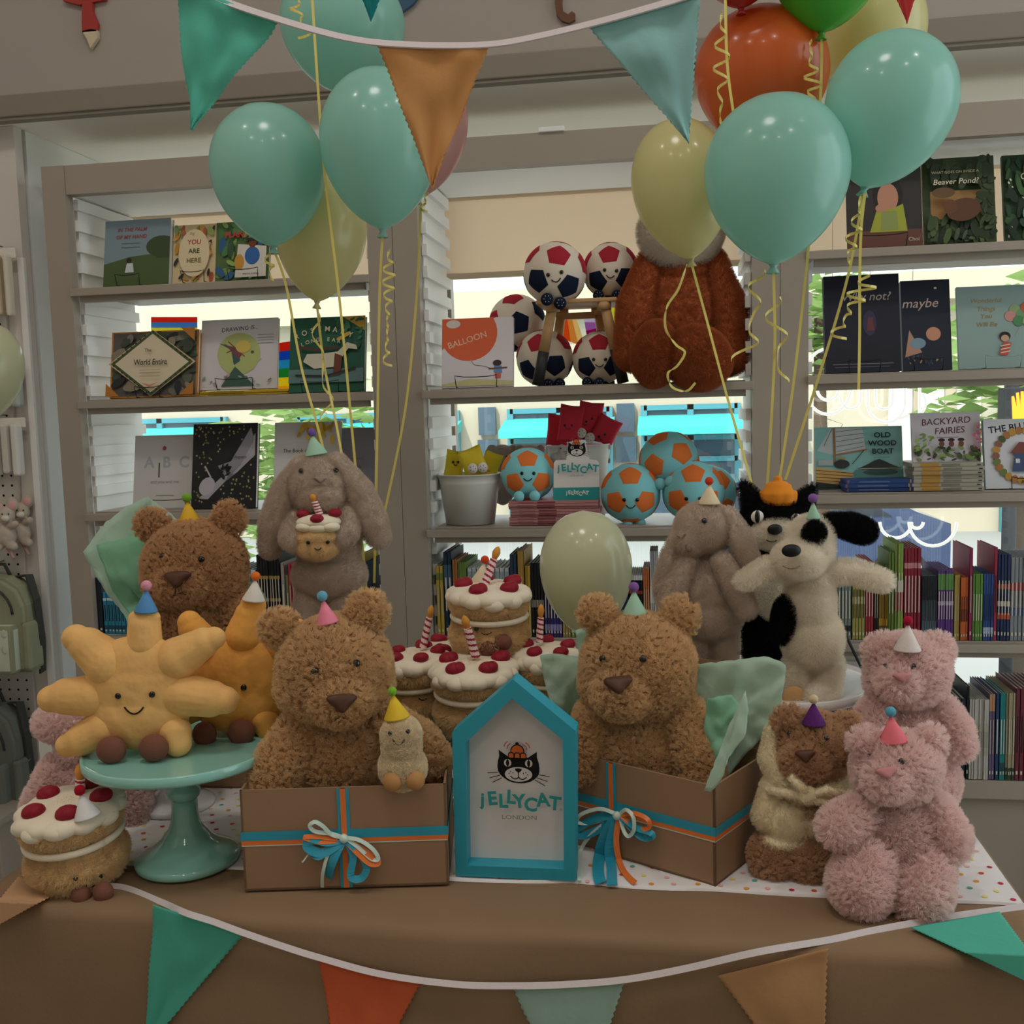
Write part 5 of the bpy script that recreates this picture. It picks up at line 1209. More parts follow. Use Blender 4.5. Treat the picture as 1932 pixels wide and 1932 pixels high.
def a_world(A, w, h):
    A.rect(.02, .02, .98, .98, bm_('5f5c58'))
    leaves(A, 60, ['3f4a3a', '77726a', '2b2c2e', '8a7f6a', '5c6650'], 2, sz=.1)
    for s, c in ((.56, '2f3d2a'), (.5, 'c9b489'), (.47, '4a5a38'), (.42, 'd9cbae')): A.poly([(.5-s, .5), (.5, .5-s*1.05), (.5+s, .5), (.5, .5+s*1.05)] if s < .5 else [(0, .5), (.5, 0), (1, .5), (.5, 1)], bm_(c))
    for i in range(9):
        for sx, sz_ in ((-1, 1), (1, 1), (-1, -1), (1, -1)):
            t = (i+.5)/9; x, z = .5+sx*.46*(1-t), .5+sz_*.48*t; A.ell(x, z, .018, .018, bm_('202a1c'), 3, i)
    A.text('The', .47, .68, .015, bm_('3a3428'), .01); A.text('World Entire', .5, .5, .026, bm_('2c241c'), .012, .1, 0, .8)
    for z in (.38, .34, .29): A.rect(.38, z, .62, z+.008, bm_('a39372'))
    A.poly([(.4, .2), (.5, .12), (.6, .2), (.5, .16)], bm_('c98a78'))
    for p in ([(0, 0), (.16, 0), (0, .2)], [(1, 0), (.84, 0), (1, .2)], [(1, 1), (.84, 1), (1, .8)]): A.poly(p, bm_('b5762c'))
def a_draw(A, w, h):
    A.text('DRAWING IS...', .5, .86, .019, bm_('3c3a3e'), .005, .1, .06)
    for i, z in enumerate((.76, .72, .68, .64)): A.rect(.74, z, .95, z+.008, bm_('8a8a90'))
    A.ell(.5, .5, .28, .3, bm_('b7c27c'), 28); A.poly([(.66, .5), (.8, .42), (.72, .36), (.7, .28), (.58, .24), (.55, .4)], bm_('b7c27c'))
    A.poly([(.24, .66), (.5, .58), (.52, .4), (.44, .34), (.4, .56)], bm_('3f5f62')); A.poly([(.3, .66), (.55, .5), (.5, .42)], bm_('7a4a52')); A.line([(.34, .52), (.64, .66)], .003, bm_('8a3038')); A.line([(.36, .68), (.58, .46)], .003, bm_('a3432e'))
    A.ell(.56, .6, .1, .09, bm_('d9bf62')); A.ell(.68, .52, .02, .02, bm_('4a5a3c'))
    A.poly([(.28, .04), (.46, .32), (.72, .04)], bm_('3f5f52')); A.poly([(.3, .1), (.36, .22), (.4, .2)], bm_('d49a9a')); leaves(A, 14, ['8fa39a', 'a3a0aa', '6a7a74'], 5, (.05, .03, .95, .2), .03)
def a_rose(A, w, h):
    A.poly([(.7, 1), (1, .8), (1, 1)], bm_('c9a33a')); leaves(A, 26, ['2c6a4f', '3c7a52', 'c9a33a', '1f5a44'], 9, (.6, .6, 1, 1), .06)
    A.rect(0, .12, 1, .3, bm_('5f7f80'))
    for i, ch in enumerate('ROSEMARY'): t = (i-3.5)/3.5; A.text(ch, .46+t*.36, .83-.09*t*t, .023, bm_('d6cfae'), .01, 0, -t*.3)
    for i, ch in enumerate('LONG EARS'): t = (i-4)/4; A.text(ch, .46+t*.28, .69-.06*t*t, .017, bm_('d6cfae'), .008, 0, -t*.25)
    A.poly([(.2, .4), (.35, .3), (.65, .32), (.72, .45), (.8, .56), (.92, .54), (.9, .6), (.78, .64), (.66, .52), (.45, .5), (.25, .5)], bm_('cfc9b4')); A.poly([(.62, .5), (.72, .46), (.7, .22), (.6, .2)], bm_('6a3a2a')); A.line([(.14, .6), (.35, .55), (.66, .58)], .008, bm_('5a3226')); A.line([(.1, .22), (.5, .2), (.9, .3)], .006, bm_('2c2a28'))
def a_abc(A, w, h):
    for i, ch in enumerate('ABC'): A.text(ch, .25+.29*i, .62, .05, bm_('a9adb5'), .03)
    A.line([(.42, .42), (.42, .62)], .004, bm_('3a3230')); A.text('and you and me', .52, .36, .0155, bm_('a09a96')); A.rect(.38, .17, .68, .18, bm_('9fa39c')); A.ell(.5, .82, .03, .03, bm_('a04550'))
def a_arg(A, w, h):
    rn = random.Random(4)
    for i in range(170):
        x, z = rn.uniform(.03, .97), rn.uniform(.03, .97)
        if .25 < (x+z)/2 < .75 and abs(x-z) < .22 and x > .2: continue
        A.ell(x, z, .014, .012, bm_(rn.choice(['8f8a52', 'a39a6a', '77743e'])), 7, layer=False)
    A.poly([(.12, .12), (.25, .1), (.5, .3), (.75, .5), (.97, .88), (.97, .62), (.7, .42), (.45, .36)], bm_('a8a4ae')); A.poly([(.4, .5), (.6, .55), (.9, .95), (.95, .8), (.75, .5), (.5, .38)], bm_('8f8c96'))
    A.ell(.24, .26, .13, .1, bm_('b9b3bd'), 14, .5); A.line([(.3, .36), (.2, .5)], .005, bm_('b9b3bd')); leaves(A, 14, ['141416', '1c1c1e'], 6, (.42, .36, .62, .5), .04); A.text('The Arguers', .7, .6, .0125, bm_('2c2c30'))
def a_bookof(A, w, h):
    A.text('The Book of', .33, .66, .017, bm_('3a3c3e'), .004); leaves(A, 26, ['d9b23a', 'e3c552', 'c29a2c'], 3, (.38, .78, .9, 1), .06); A.poly([(.4, .45), (.43, .55), (.46, .46)], bm_('3c5a48'))
def a_grey(A, w, h): A.text('my heart', .55, .6, .012, bm_('5f5d68')); A.rect(.42, .48, .66, .49, bm_('5f5d68'))
def a_ball(A, w, h):
    pts = [(0, 1), (0, .55)] + [(.38+.4*math.cos(math.radians(a)), .78+.4*math.sin(math.radians(a))) for a in range(210, 395, 12)] + [(.76, 1)]
    A.poly(pts, bm_('d9603a')); A.ell(.16, .92, .1, .06, bm_('d8c9c2')); A.text('BALLOON', .36, .68, .027, bm_('e8c6ae'), 0, 0, .28)
    A.line([(.42, .38), (.46, .32), (.6, .3), (.68, .27)], .0015, bm_('6a6a72')); A.ell(.78, .34, .06, .045, bm_('3a2420')); A.poly([(.73, .2), (.85, .2), (.84, .3), (.74, .3)], bm_('5f86b5')); A.rect(.75, .12, .83, .2, bm_('c2624a')); A.line([(.66, .26), (.92, .27)], .004, bm_('6a4434')); A.poly([(0, .05), (.4, .12), (1, .08), (1, .02), (0, .02)], bm_('c2bd8a'))
def a_girl(A, w, h):
    A.rect(0, 0, 1, .2, bm_('6a4036')); A.ell(.55, .62, .2, .22, bm_('241f20')); A.ell(.55, .58, .14, .17, bm_('c08a70'), 20); A.poly([(.3, .18), (.8, .18), (.75, .5), (.58, .44), (.42, .5)], bm_('a3a83a')); A.ell(.46, .46, .08, .05, bm_('c08a70')); A.poly([(.45, .2), (.68, .2), (.66, .42), (.47, .42)], bm_('8f9a58')); A.text('Choi', .88, .08, .015, bm_('cfc6b8'))
def a_beaver(A, w, h):
    A.rect(.1, .3, .85, .62, bm_('b58a58')); leaves(A, 60, ['2c3a22', '3f5230', '1f2a1c', '55663c', '4a5a40'], 12, (0, 0, 1, .3), .1); leaves(A, 26, ['2c3a22', '3a4a2a'], 13, (.75, .2, 1, .95), .1); leaves(A, 20, ['34452a', '2a3824'], 14, (0, .68, 1, 1), .12)
    A.ell(.52, .36, .24, .13, bm_('5f3c28'), 18, .1); A.ell(.34, .4, .1, .08, bm_('6a442c')); A.ell(.25, .56, .16, .06, bm_('6a5034'))
    A.text('WHAT GOES ON INSIDE A', .42, .79, .0105, bm_('cfc3a0')); A.text('Beaver Pond?', .42, .68, .022, bm_('e0d6bc'), .004, .2)
def a_green(A, w, h): leaves(A, 60, ['2c4a2e', '3f6238', '1c3020'], 15, sz=.12); A.text('Once', .55, .72, .026, bm_('d8cfae')); A.ell(.5, .3, .16, .1, bm_('5f9a96')); leaves(A, 18, ['d8d2b8', 'e0d9c2'], 16, sz=.02)
def a_why(A, w, h): A.poly([(0, .1), (.2, .25), (.4, .2), (.6, .3), (.8, .22), (1, .28), (1, .1)], bm_('1c1e28')); A.text('Why not?', .55, .77, .034, bm_('b5a9a0'), .002, .25); A.ell(.6, .5, .09, .13, bm_('3a3450')); A.poly([(.56, .42), (.66, .42), (.64, .56), (.58, .56)], bm_('6a3a40')); A.rect(.1, .08, .9, .088, bm_('7a7a88')); A.rect(.12, .05, .85, .056, bm_('6a6a78'))
def a_maybe(A, w, h): A.text('maybe', .38, .74, .038, bm_('d0b5a8'), .003, .25); A.ell(.64, .4, .15, .075, bm_('c98f72')); A.poly([(.05, .15), (.15, .45), (.25, .35), (.4, .2)], bm_('b58a72')); A.ell(.32, .3, .16, .06, bm_('7d96a8')); leaves(A, 16, ['3a4450', '55606a', 'a38a5c'], 8, (.1, .06, .95, .16), .03); A.ell(.7, .9, .03, .012, bm_('d8cdb8'))
def a_wond(A, w, h):
    for t, z in (('Wonderful', .82), ('Things', .72), ('You', .63), ('Will Be', .53)): A.text(t, .36, z, .019, bm_('9c8650'), .008, .15)
    for i, (x, z, c) in enumerate(((.72, .7, '8fa878'), (.66, .62, 'c98f8a'), (.8, .64, '6f9a6a'), (.86, .72, 'c2603c'), (.92, .64, 'c8352f'), (.76, .56, '4f8a5c'), (.88, .55, 'b5a86a'), (.95, .5, 'b88a4a'))): A.ell(x, z, .07, .065, bm_(c), 16)
    A.line([(.7, .38), (.8, .54)], .001, bm_('8a8a80')); A.ell(.58, .38, .07, .055, bm_('2a2020')); A.ell(.58, .355, .05, .04, bm_('c9a088')); A.poly([(.5, .16), (.6, .14), (.66, .3), (.56, .31)], bm_('c2523c'))
    for z in (.18, .22, .26): A.line([(.52, z), (.64, z+.02)], .003, bm_('ddd2c0'))
def a_boat(A, w, h):
    A.poly([(.02, .62), (.18, .98), (.55, .98), (.58, .62), (.22, .55)], bm_('b9bfc0')); A.poly([(0, .05), (.36, .05), (.44, .26), (0, .36)], bm_('c29a58'))
    for i in range(5): A.line([(0, .09+.055*i), (.36+.02*i, .07+.045*i)], .0015, bm_('5f4a2c'))
    A.rect(.21, .4, .235, .98, bm_('8a6a42')); A.line([(.22, .55), (.6, .63)], .004, bm_('a3683a'))
    for i in range(5): A.line([(.24, .6+.08*i), (.56, .68+.07*i)], .001, bm_('4a5254'))
    A.line([(.1, .7), (.2, .98)], .0015, bm_('2c3436')); A.line([(.56, .62), (.42, .4)], .002, bm_('2c3436')); A.rect(.03, .38, .2, .47, bm_('9fa7a6')); A.ell(.3, .4, .09, .07, bm_('2c2f30')); A.ell(.3, .5, .045, .02, bm_('a38a52')); A.poly([(0, 0), (.5, 0), (.3, .06), (0, .12)], bm_('26302f'))
    A.poly([(.48, .32), (.58, .38), (.68, .45), (.73, .47), (.8, .43), (.9, .36), (.98, .32), (.75, .28)], bm_('2a3430')); A.poly([(.45, .3), (1, .3), (1, .1), (.45, .1)], bm_('4f7f7a')); A.ell(.74, .26, .2, .05, bm_('33504c')); A.rect(.5, .315, .95, .325, bm_('b5b49a'))
    for t, z in (('OLD', .85), ('WOOD', .72), ('BOAT', .59)): A.text(t, .77, z, .021, bm_('12262e'), .03, 0, 0, 1.1)
    A.rect(.66, .49, .84, .5, bm_('5f8a88'))
def a_fair(A, w, h):
    A.text('BACKYARD', .5, .82, .026, bm_('6a3a48'), .01, .12, .05); A.text('FAIRIES', .55, .63, .026, bm_('6a3a48'), .01, .12, .05); A.rect(.36, .49, .68, .505, bm_('8a7a80'))
    leaves(A, 50, ['4a5a38', '6f8a4a', '3a4630', '8fa062'], 3, (0, .02, 1, .3), .07); leaves(A, 20, ['8fae5a', '6f8a4a'], 4, (0, .2, .28, .55), .05); leaves(A, 22, ['b5486a', 'c9607f', 'd08a9a'], 6, (.86, .2, 1, .7), .035)
    for x in (.4, .54, .68): A.ell(x, .42, .05, .035, bm_('2f201c')); A.ell(x, .34, .04, .06, bm_('6a3c34'))
def a_blue(A, w, h):
    A.text('THE BLUE', .38, .87, .026, bm_('26222c'), .02, 0, .12)
    rn = random.Random(5)
    for i in range(26):
        t = 2*PI*i/26; x, z = .56+.4*math.cos(t), .47+.36*math.sin(t)
        if 0 < x < .97: A.ell(x, z, .06, .05, bm_(rn.choice(['a8703a', 'b58a3c', '4a5a34', '8a5a4a', '6a7a42'])), 9, t)
    A.poly([(.38, .24), (.8, .24), (.8, .52), (.44, .52)], bm_('3f4f72')); A.poly([(.36, .5), (.5, .66), (.86, .62), (.84, .5)], bm_('7a4238')); A.rect(.44, .36, .5, .42, bm_('cfd4d8')); A.rect(.56, .3, .64, .38, bm_('cfd4d8')); A.text('ANOU', .62, .09, .014, bm_('2a2a2a'), .01)
YK = 3.05
book(194, 537, 318, 410, YK, 1.904, '7d939c', 'grey blue picture book with a dark round tree titled IN THE PALM OF MY HAND', a_palm, .024)
book(325, 531, 406, 420, YK+.02, 1.904, 'd9c49a', 'cream picture book titled YOU ARE HERE on the topmost shelf', a_here)
book(405, 527, 506, 414, YK+.02, 1.904, '55703f', 'leafy green picture book with red PLANT lettering on the topmost shelf', a_plant)
book(207, 752, 372, 623, YK, 1.554, 'c2812f', 'picture book with a cream diamond titled The World Entire', a_world, .016, spine='8e2f2c')
book(374, 751, 380, 628, YK+.03, 1.554, 'c98b2f', 'orange-edged copies standing behind the diamond patterned book', None, .03)
za = P(450, 735, YK+.04).z
book(377, 735, 522, 600, YK+.03, za, 'd5d2d6', 'white picture book titled DRAWING IS... standing on yellow books', a_draw, .014, spine='c2a52a')
book(545, 741, 687, 596, YK, 1.554, '1f5a46', 'dark green picture book titled ROSEMARY LONG EARS', a_rose, .02, spine='c9a33a')
book(250, 953, 364, 822, YK+.03, 1.197, 'c9c7c6', 'pale grey ABC picture book on the shelf behind the brown bear', a_abc)
book(360, 954, 482, 800, YK, 1.197, '1d1d1f', 'black speckled picture book titled The Arguers', a_arg, .02)
book(515, 955, 640, 797, YK+.03, 1.197, 'd2d2d0', 'white picture book with yellow leaves behind the standing rabbit', a_bookof)
book(632, 955, 706, 808, YK+.07, 1.197, '85828e', 'grey lilac book behind the balloon ribbons', a_grey)
book(833, 732, 968, 598, YK, 1.554, 'd6cfd4', 'BALLOON picture book with a big orange balloon', a_ball, .02)
book(1600, 458, 1742, 300, YK, 1.908, '34302f', 'dark picture book showing a child in a lime top', a_girl)
book(1745, 452, 1881, 290, YK+.02, 1.908, '3a4a2c', 'green brown picture book titled Beaver Pond?', a_beaver)
book(1897, 447, 1990, 284, YK+.02, 1.908, '27402a', 'dark green picture book cut off beside the beaver book', a_green)
book(1558, 703, 1701, 515, YK, 1.563, '1d1f30', 'dark navy picture book titled Why not?', a_why, .03)
book(1704, 698, 1797, 525, YK+.03, 1.563, '1f2536', 'dark navy picture book titled maybe with an orange moon', a_maybe, .02)
book(1810, 696, 1962, 536, YK+.02, 1.563, '8fa7a4', 'pale blue picture book with a child lifted by balloons', a_wond)
book(1540, 932, 1705, 806, YK+.06, 1.225, '7fb0ac', 'teal picture book titled OLD WOOD BOAT', a_boat)
zb = P(1790, 872, YK+.05).z
book(1722, 872, 1852, 779, YK+.04, zb, 'd6cfd8', 'picture book titled BACKYARD FAIRIES standing on a pile of books', a_fair)
book(1860, 929, 1990, 791, YK, 1.225, 'cfd0d6', 'white picture book titled THE BLUE with a wreath round a house', a_blue, .02, spine='8fb0bc')
for u, v, z, w, lb in ((245, 530, 1.904, 44, 'black wire easel under the IN THE PALM OF MY HAND book'), (368, 528, 1.904, 42, 'black wire easel under the YOU ARE HERE book'), (462, 525, 1.904, 56, 'black wire easel under the leafy plant book'),
    (283, 748, 1.554, 46, 'black wire easel under the diamond patterned book'), (446, 733, za, 70, 'black wire easel under the DRAWING IS... book'), (607, 738, 1.554, 70, 'black wire easel under the ROSEMARY book'),
    (315, 948, 1.197, 80, 'black wire easel under the pale ABC book'), (410, 950, 1.197, 100, 'black wire easel under the black speckled book'), (900, 728, 1.554, 76, 'black wire easel under the BALLOON book'),
    (1660, 452, 1.908, 90, 'black wire easel under the dark book with the child in lime'), (1630, 700, 1.563, 54, 'black wire easel under the Why not? book'), (1750, 696, 1.563, 50, 'black wire easel under the maybe book'), (1890, 692, 1.563, 60, 'pale wire easel under the pale blue balloon book'), (1928, 926, 1.225, 40, 'black wire easel under THE BLUE book')):
    easel(u, v, YK+(.02 if u == 446 else -.008), z, w, lb, mat('pale_wire', '#9aa8a6', .4) if u == 1890 else None)

# ---- books lying in piles
def pile(u0, u1, vb, vt, n, Y, z, cov, label, grp, bands=(), pages=True, depth=.17):
    a, b = P(u0, vb, Y), P(u1, vb, Y); zt = P((u0+u1)/2, vt, Y).z; th = (zt-z)/n; w = b.x-a.x
    mb = MB(); mc = bm_(cov); mb.box((w/2, depth/2, th*.5), (w, depth, th*.94), mc)
    A = Art(mb, w, th, -.0003)
    for x0, x1, h0, h1, c in bands: A.rect(x0, h0, x1, h1, bm_(c))
    proto = None; me = None; rn = random.Random(int(u0))
    for i in range(n):
        loc = Vector((a.x+rn.uniform(-.003, .003), Y+rn.uniform(-.003, .003), z+th*i))
        if proto is None: me = mb.mesh('book'); proto = o = link('book', me, None, loc)
        else: o = proto.copy(); COL.objects.link(o); o.location = loc
        tag(o, label, 'book', grp)
pile(378, 545, 751, 736, 2, YK+.005, 1.554, 'c2a42c', 'yellow book lying flat under the DRAWING IS... book', 'yellow books under the drawing book', ((.1, .5, .3, .6, '8a7420'),), depth=.1)
pile(962, 1131, 992, 945, 9, 3.035, 1.136, 'b57d7d', 'pink-spined book in the pile under the teal football toy', 'pile of pink books', ((.32, .52, .25, .75, '7a3a42'), (.1, .28, .3, .6, '9a5f62'), (0, 1, 0, .12, '6a4448')))
pile(1594, 1721, 934, 905, 3, 3.02, 1.225, '27447e', 'navy blue book in the short pile in front of the OLD WOOD BOAT book', 'pile of navy books', ((.02, .05, 0, 1, '7a5a6a'), (.95, .97, 0, 1, 'b58a4a'), (.2, .65, .35, .6, '5f78a3'), (0, 1, 0, .1, '16264a')), depth=.1)
pile(1722, 1855, 934, 873, 7, 3.02, 1.225, 'a9a292', 'cream and tan book in the pile under the BACKYARD FAIRIES book', 'pile of cream and tan books', ((.12, .38, 0, 1, 'b5873c'), (.42, .68, .25, .75, '7d7a70'), (.92, .97, .3, .6, '3a3a38'), (0, 1, 0, .1, '6f6a5c')))

# ---- books standing spine out
def row(z, items, Y, where):
    for (u0, u1, n, vt, cov, kind, bands) in items:
        a, b = P(u0, 1150, Y), P(u1, 1150, Y); h = P((u0+u1)/2, vt, Y).z-z; t = (b.x-a.x)/n
        rn = random.Random(int(u0*7)); dp = rn.uniform(.15, .2)
        mb = MB(); mc = bm_(cov)
        mb.box((t*.5, .001, h/2), (t*.94, .002, h), mc).box((t*.06, dp/2, h/2), (t*.06, dp, h), mc).box((t*.94, dp/2, h/2), (t*.06, dp, h), mc)
        mb.box((t*.5, dp/2, h/2-.002), (t*.8, dp-.004, h-.004), M_PAGE)
        A = Art(mb, t, h, -.0002)
        for h0, h1, c in bands: A.rect(.05, h0, .95, h1, bm_(c))
        x0, xt = .36, .64
        A.rect(x0, .3, xt, .7, bm_(rn.choice(['c9c2b0', 'b5ad98', '1f1d1c', 'd8d2c2']))); A.rect(.3, .06, .7, .1, bm_('cfc8b8'))
        me = mb.mesh('book'); o = None
        for i in range(n):
            loc = Vector((a.x+t*i, Y+rn.uniform(-.002, .003), z))
            if o is None: o = link('book', me, None, loc)
            else: o = o.copy(); COL.objects.link(o); o.location = loc
            tag(o, f'{kind} spine {where}', 'book', f'{kind} spines {where}')
ZB = .797
row(ZB, [(824, 838, 2, 1068, 'b5983c', 'mustard yellow', ((.8, .9, '6a7a3a'),)), (839, 854, 2, 1042, '1c3348', 'dark navy', ((.6, .85, '3c5a72'),)), (856, 866, 2, 1056, 'a0683a', 'tan orange', ()), (866, 882, 4, 1061, '6d8a45', 'leaf green', ()),
   (884, 962, 9, 1072, 'b9c2c4', 'pale grey', ((.8, .95, '8fa0a6'),)), (964, 977, 2, 1046, '2a3d54', 'slate blue', ()), (978, 991, 1, 1040, 'a3803c', 'wide ochre', ()), (992, 1002, 2, 1068, 'b5983c', 'golden yellow', ()),
   (1003, 1026, 4, 1062, '17181d', 'black', ((.4, .5, 'a39a8a'),)), (1027, 1060, 6, 1082, '35306a', 'violet', ((.1, .2, '8a84b0'),)), (1061, 1076, 3, 1118, 'a08650', 'sand brown', ()), (1077, 1130, 8, 1130, '6f9a3e', 'grass green', ((.12, .2, 'b5c98a'),)),
   (1131, 1186, 9, 1080, '2c3f6a', 'deep blue', ()), (1188, 1213, 6, 1085, '151419', 'black white-topped', ((.92, 1, 'c9c9c9'), (.7, .75, '8a3a34'))), (1214, 1226, 3, 1072, 'b5653a', 'rust orange', ()), (1227, 1242, 4, 1040, 'aab0b4', 'silver grey', ((.4, .6, 'd0d4d8'),)), (1243, 1300, 9, 1096, '20253f', 'midnight blue', ()), (1302, 1400, 14, 1075, '5a5650', 'grey brown', ())],
   3.02, 'in the low row behind the cakes and cream balloon')
row(ZB, [(176, 194, 2, 1090, '1a2530', 'black blue', ()), (195, 262, 10, 1118, '2d86a6', 'turquoise', ((.1, .2, '1c4a60'), (.8, .86, 'c9d8dc'))), (263, 300, 4, 1100, '8a3a3c', 'brick red', ()), (302, 360, 6, 1090, '4f6a4a', 'moss green', ()), (362, 420, 6, 1085, '6a5a7a', 'dusty purple', ()), (430, 486, 6, 1075, '5f7d86', 'blue grey', ((.9, 1, 'c9d8dc'),)),
   (488, 531, 8, 1047, '121417', 'black gold-lettered', ((.42, .46, 'a38a4a'), (.7, .74, 'a38a4a'))), (533, 540, 1, 1062, '98908a', 'thin taupe', ()), (541, 546, 1, 1085, '7d8a52', 'thin olive', ()), (547, 558, 2, 1064, 'a33540', 'raspberry red', ()), (560, 600, 5, 1080, '6f8f4a', 'fern green', ()), (602, 660, 7, 1075, '4a4f7a', 'indigo', ()), (684, 692, 1, 1045, 'b5a03a', 'single lemon', ()), (693, 702, 2, 1060, '2a3d54', 'steel blue', ())],
   3.02, 'in the low row behind the bears and rabbit')
row(ZB, [(1545, 1574, 5, 1080, 'a38f3a', 'straw yellow', ()), (1575, 1606, 5, 1075, '77857f', 'grey green', ((.12, .2, '2a2a2a'),)), (1608, 1632, 4, 1072, '9a9350', 'khaki', ((.5, .6, 'c9c28a'),)), (1633, 1648, 3, 1060, 'a0303a', 'tomato red', ((.7, .75, 'd9cfc2'),)), (1649, 1657, 2, 1070, '1c1a1e', 'charcoal', ()), (1658, 1675, 4, 1075, 'ab862c', 'amber', ((.12, .2, '5a4a1c'),)),
   (1676, 1687, 2, 1042, '5f7a38', 'olive green', ()), (1688, 1704, 3, 1026, '8aa552', 'lime green red-banded', ((.3, .5, '9a3038'), (.5, .62, 'd2ccc0'))), (1705, 1737, 5, 1034, '90263c', 'crimson', ((.78, .84, 'c98a92'),)), (1739, 1768, 6, 1086, '515f6b', 'blue grey black-topped', ((.62, 1, '1c2026'),)), (1769, 1799, 6, 1076, '5f3c86', 'purple green-topped', ((.72, .95, '5f8f4a'), (.5, .56, 'b5a3c9'))), (1800, 1811, 2, 1085, 'a8904c', 'bronze', ()),
   (1812, 1827, 3, 1090, 'c4632e', 'bright orange', ((.3, .5, '8a3a20'),)), (1828, 1834, 1, 1034, '8f2652', 'magenta', ()), (1835, 1854, 4, 1083, '5f8d3c', 'bright green', ()), (1855, 1874, 4, 1083, '2d4c8a', 'royal blue', ((.1, .2, 'a3b0cc'),)), (1875, 1881, 1, 1033, '9a2f48', 'cherry red', ()), (1882, 1905, 4, 1046, '27365c', 'navy orange-banded', ((.6, .66, 'b5563a'), (.4, .46, 'c9c2b0'), (.25, .32, 'b5563a'))), (1906, 1990, 11, 1052, '80868b', 'grey many-banded', ((.6, .7, '9a3a40'), (.3, .4, '4a5a7a')))],
   3.02, 'in the long row above the pink bears')
row(.39, [(1560, 1640, 8, 1330, '4a4f5a', 'dark grey', ()), (1760, 1826, 8, 1318, '1f2d3c', 'ink blue', ((.3, .4, '5f7a6a'),)), (1827, 1832, 1, 1295, '14191f', 'tall black', ()), (1833, 1870, 8, 1320, 'bdbab4', 'white grey', ((.4, .6, '9a9a92'),)), (1871, 1882, 2, 1310, '6a5a78', 'plum tan-topped', ((.8, 1, 'b58a68'),)), (1883, 1890, 1, 1308, '2c4470', 'cobalt', ()), (1891, 1902, 2, 1308, '1f7f82', 'sea green', ((.1, .2, '1c4a50'),)), (1903, 1920, 4, 1308, 'a89f80', 'parchment', ((0, .14, '2c4a34'),)), (1921, 1990, 8, 1300, '6a2c38', 'wine red', ())],
   3.02, 'on the lowest shelf beside the pink bears')
gb = empty('game_box', Vector((P(1640, 1300, 3.14).x, 3.14, .39)), 'orange and lime board game box on the lowest shelf behind the dog toy', 'box')
mb = MB(); gh = P(1640, 1246, 3.14).z-.39; mb.box((0, .03, gh/2), (.2, .06, gh), bm_('d0cdc6')); A = Art(mb, .2, gh, -.0003, Matrix.Translation((-.1, 0, 0))); A.rect(0, .72, .55, .92, bm_('d9603a')); A.rect(.55, .7, 1, .92, bm_('a8c23a')); A.ell(.5, .3, .4, .3, bm_('3f4a4c'), 20, 0, True, 0, PI); A.ell(.5, .3, .22, .17, bm_('a8c23a'), 16, 0, True, 0, PI); A.rect(.5, .74, .8, .84, bm_('d8d6d0')); mb.obj('box_body', gb)
MB().box((0, -.0015, gh*.96), (.19, .002, gh*.06), bm_('e6e4de')).obj('label', gb)
tag(MB().tube(catm([P(1592, 1190, 2.985), P(1606, 1220, 2.975), P(1640, 1290, 2.975), P(1680, 1370, 2.98), P(1715, 1440, 2.985)]), .004, mat('black_cord', '#2c2a2a', .7)).obj('lanyard_cord'), 'black cord hanging down across the shelves beside the dog toy', 'cord')

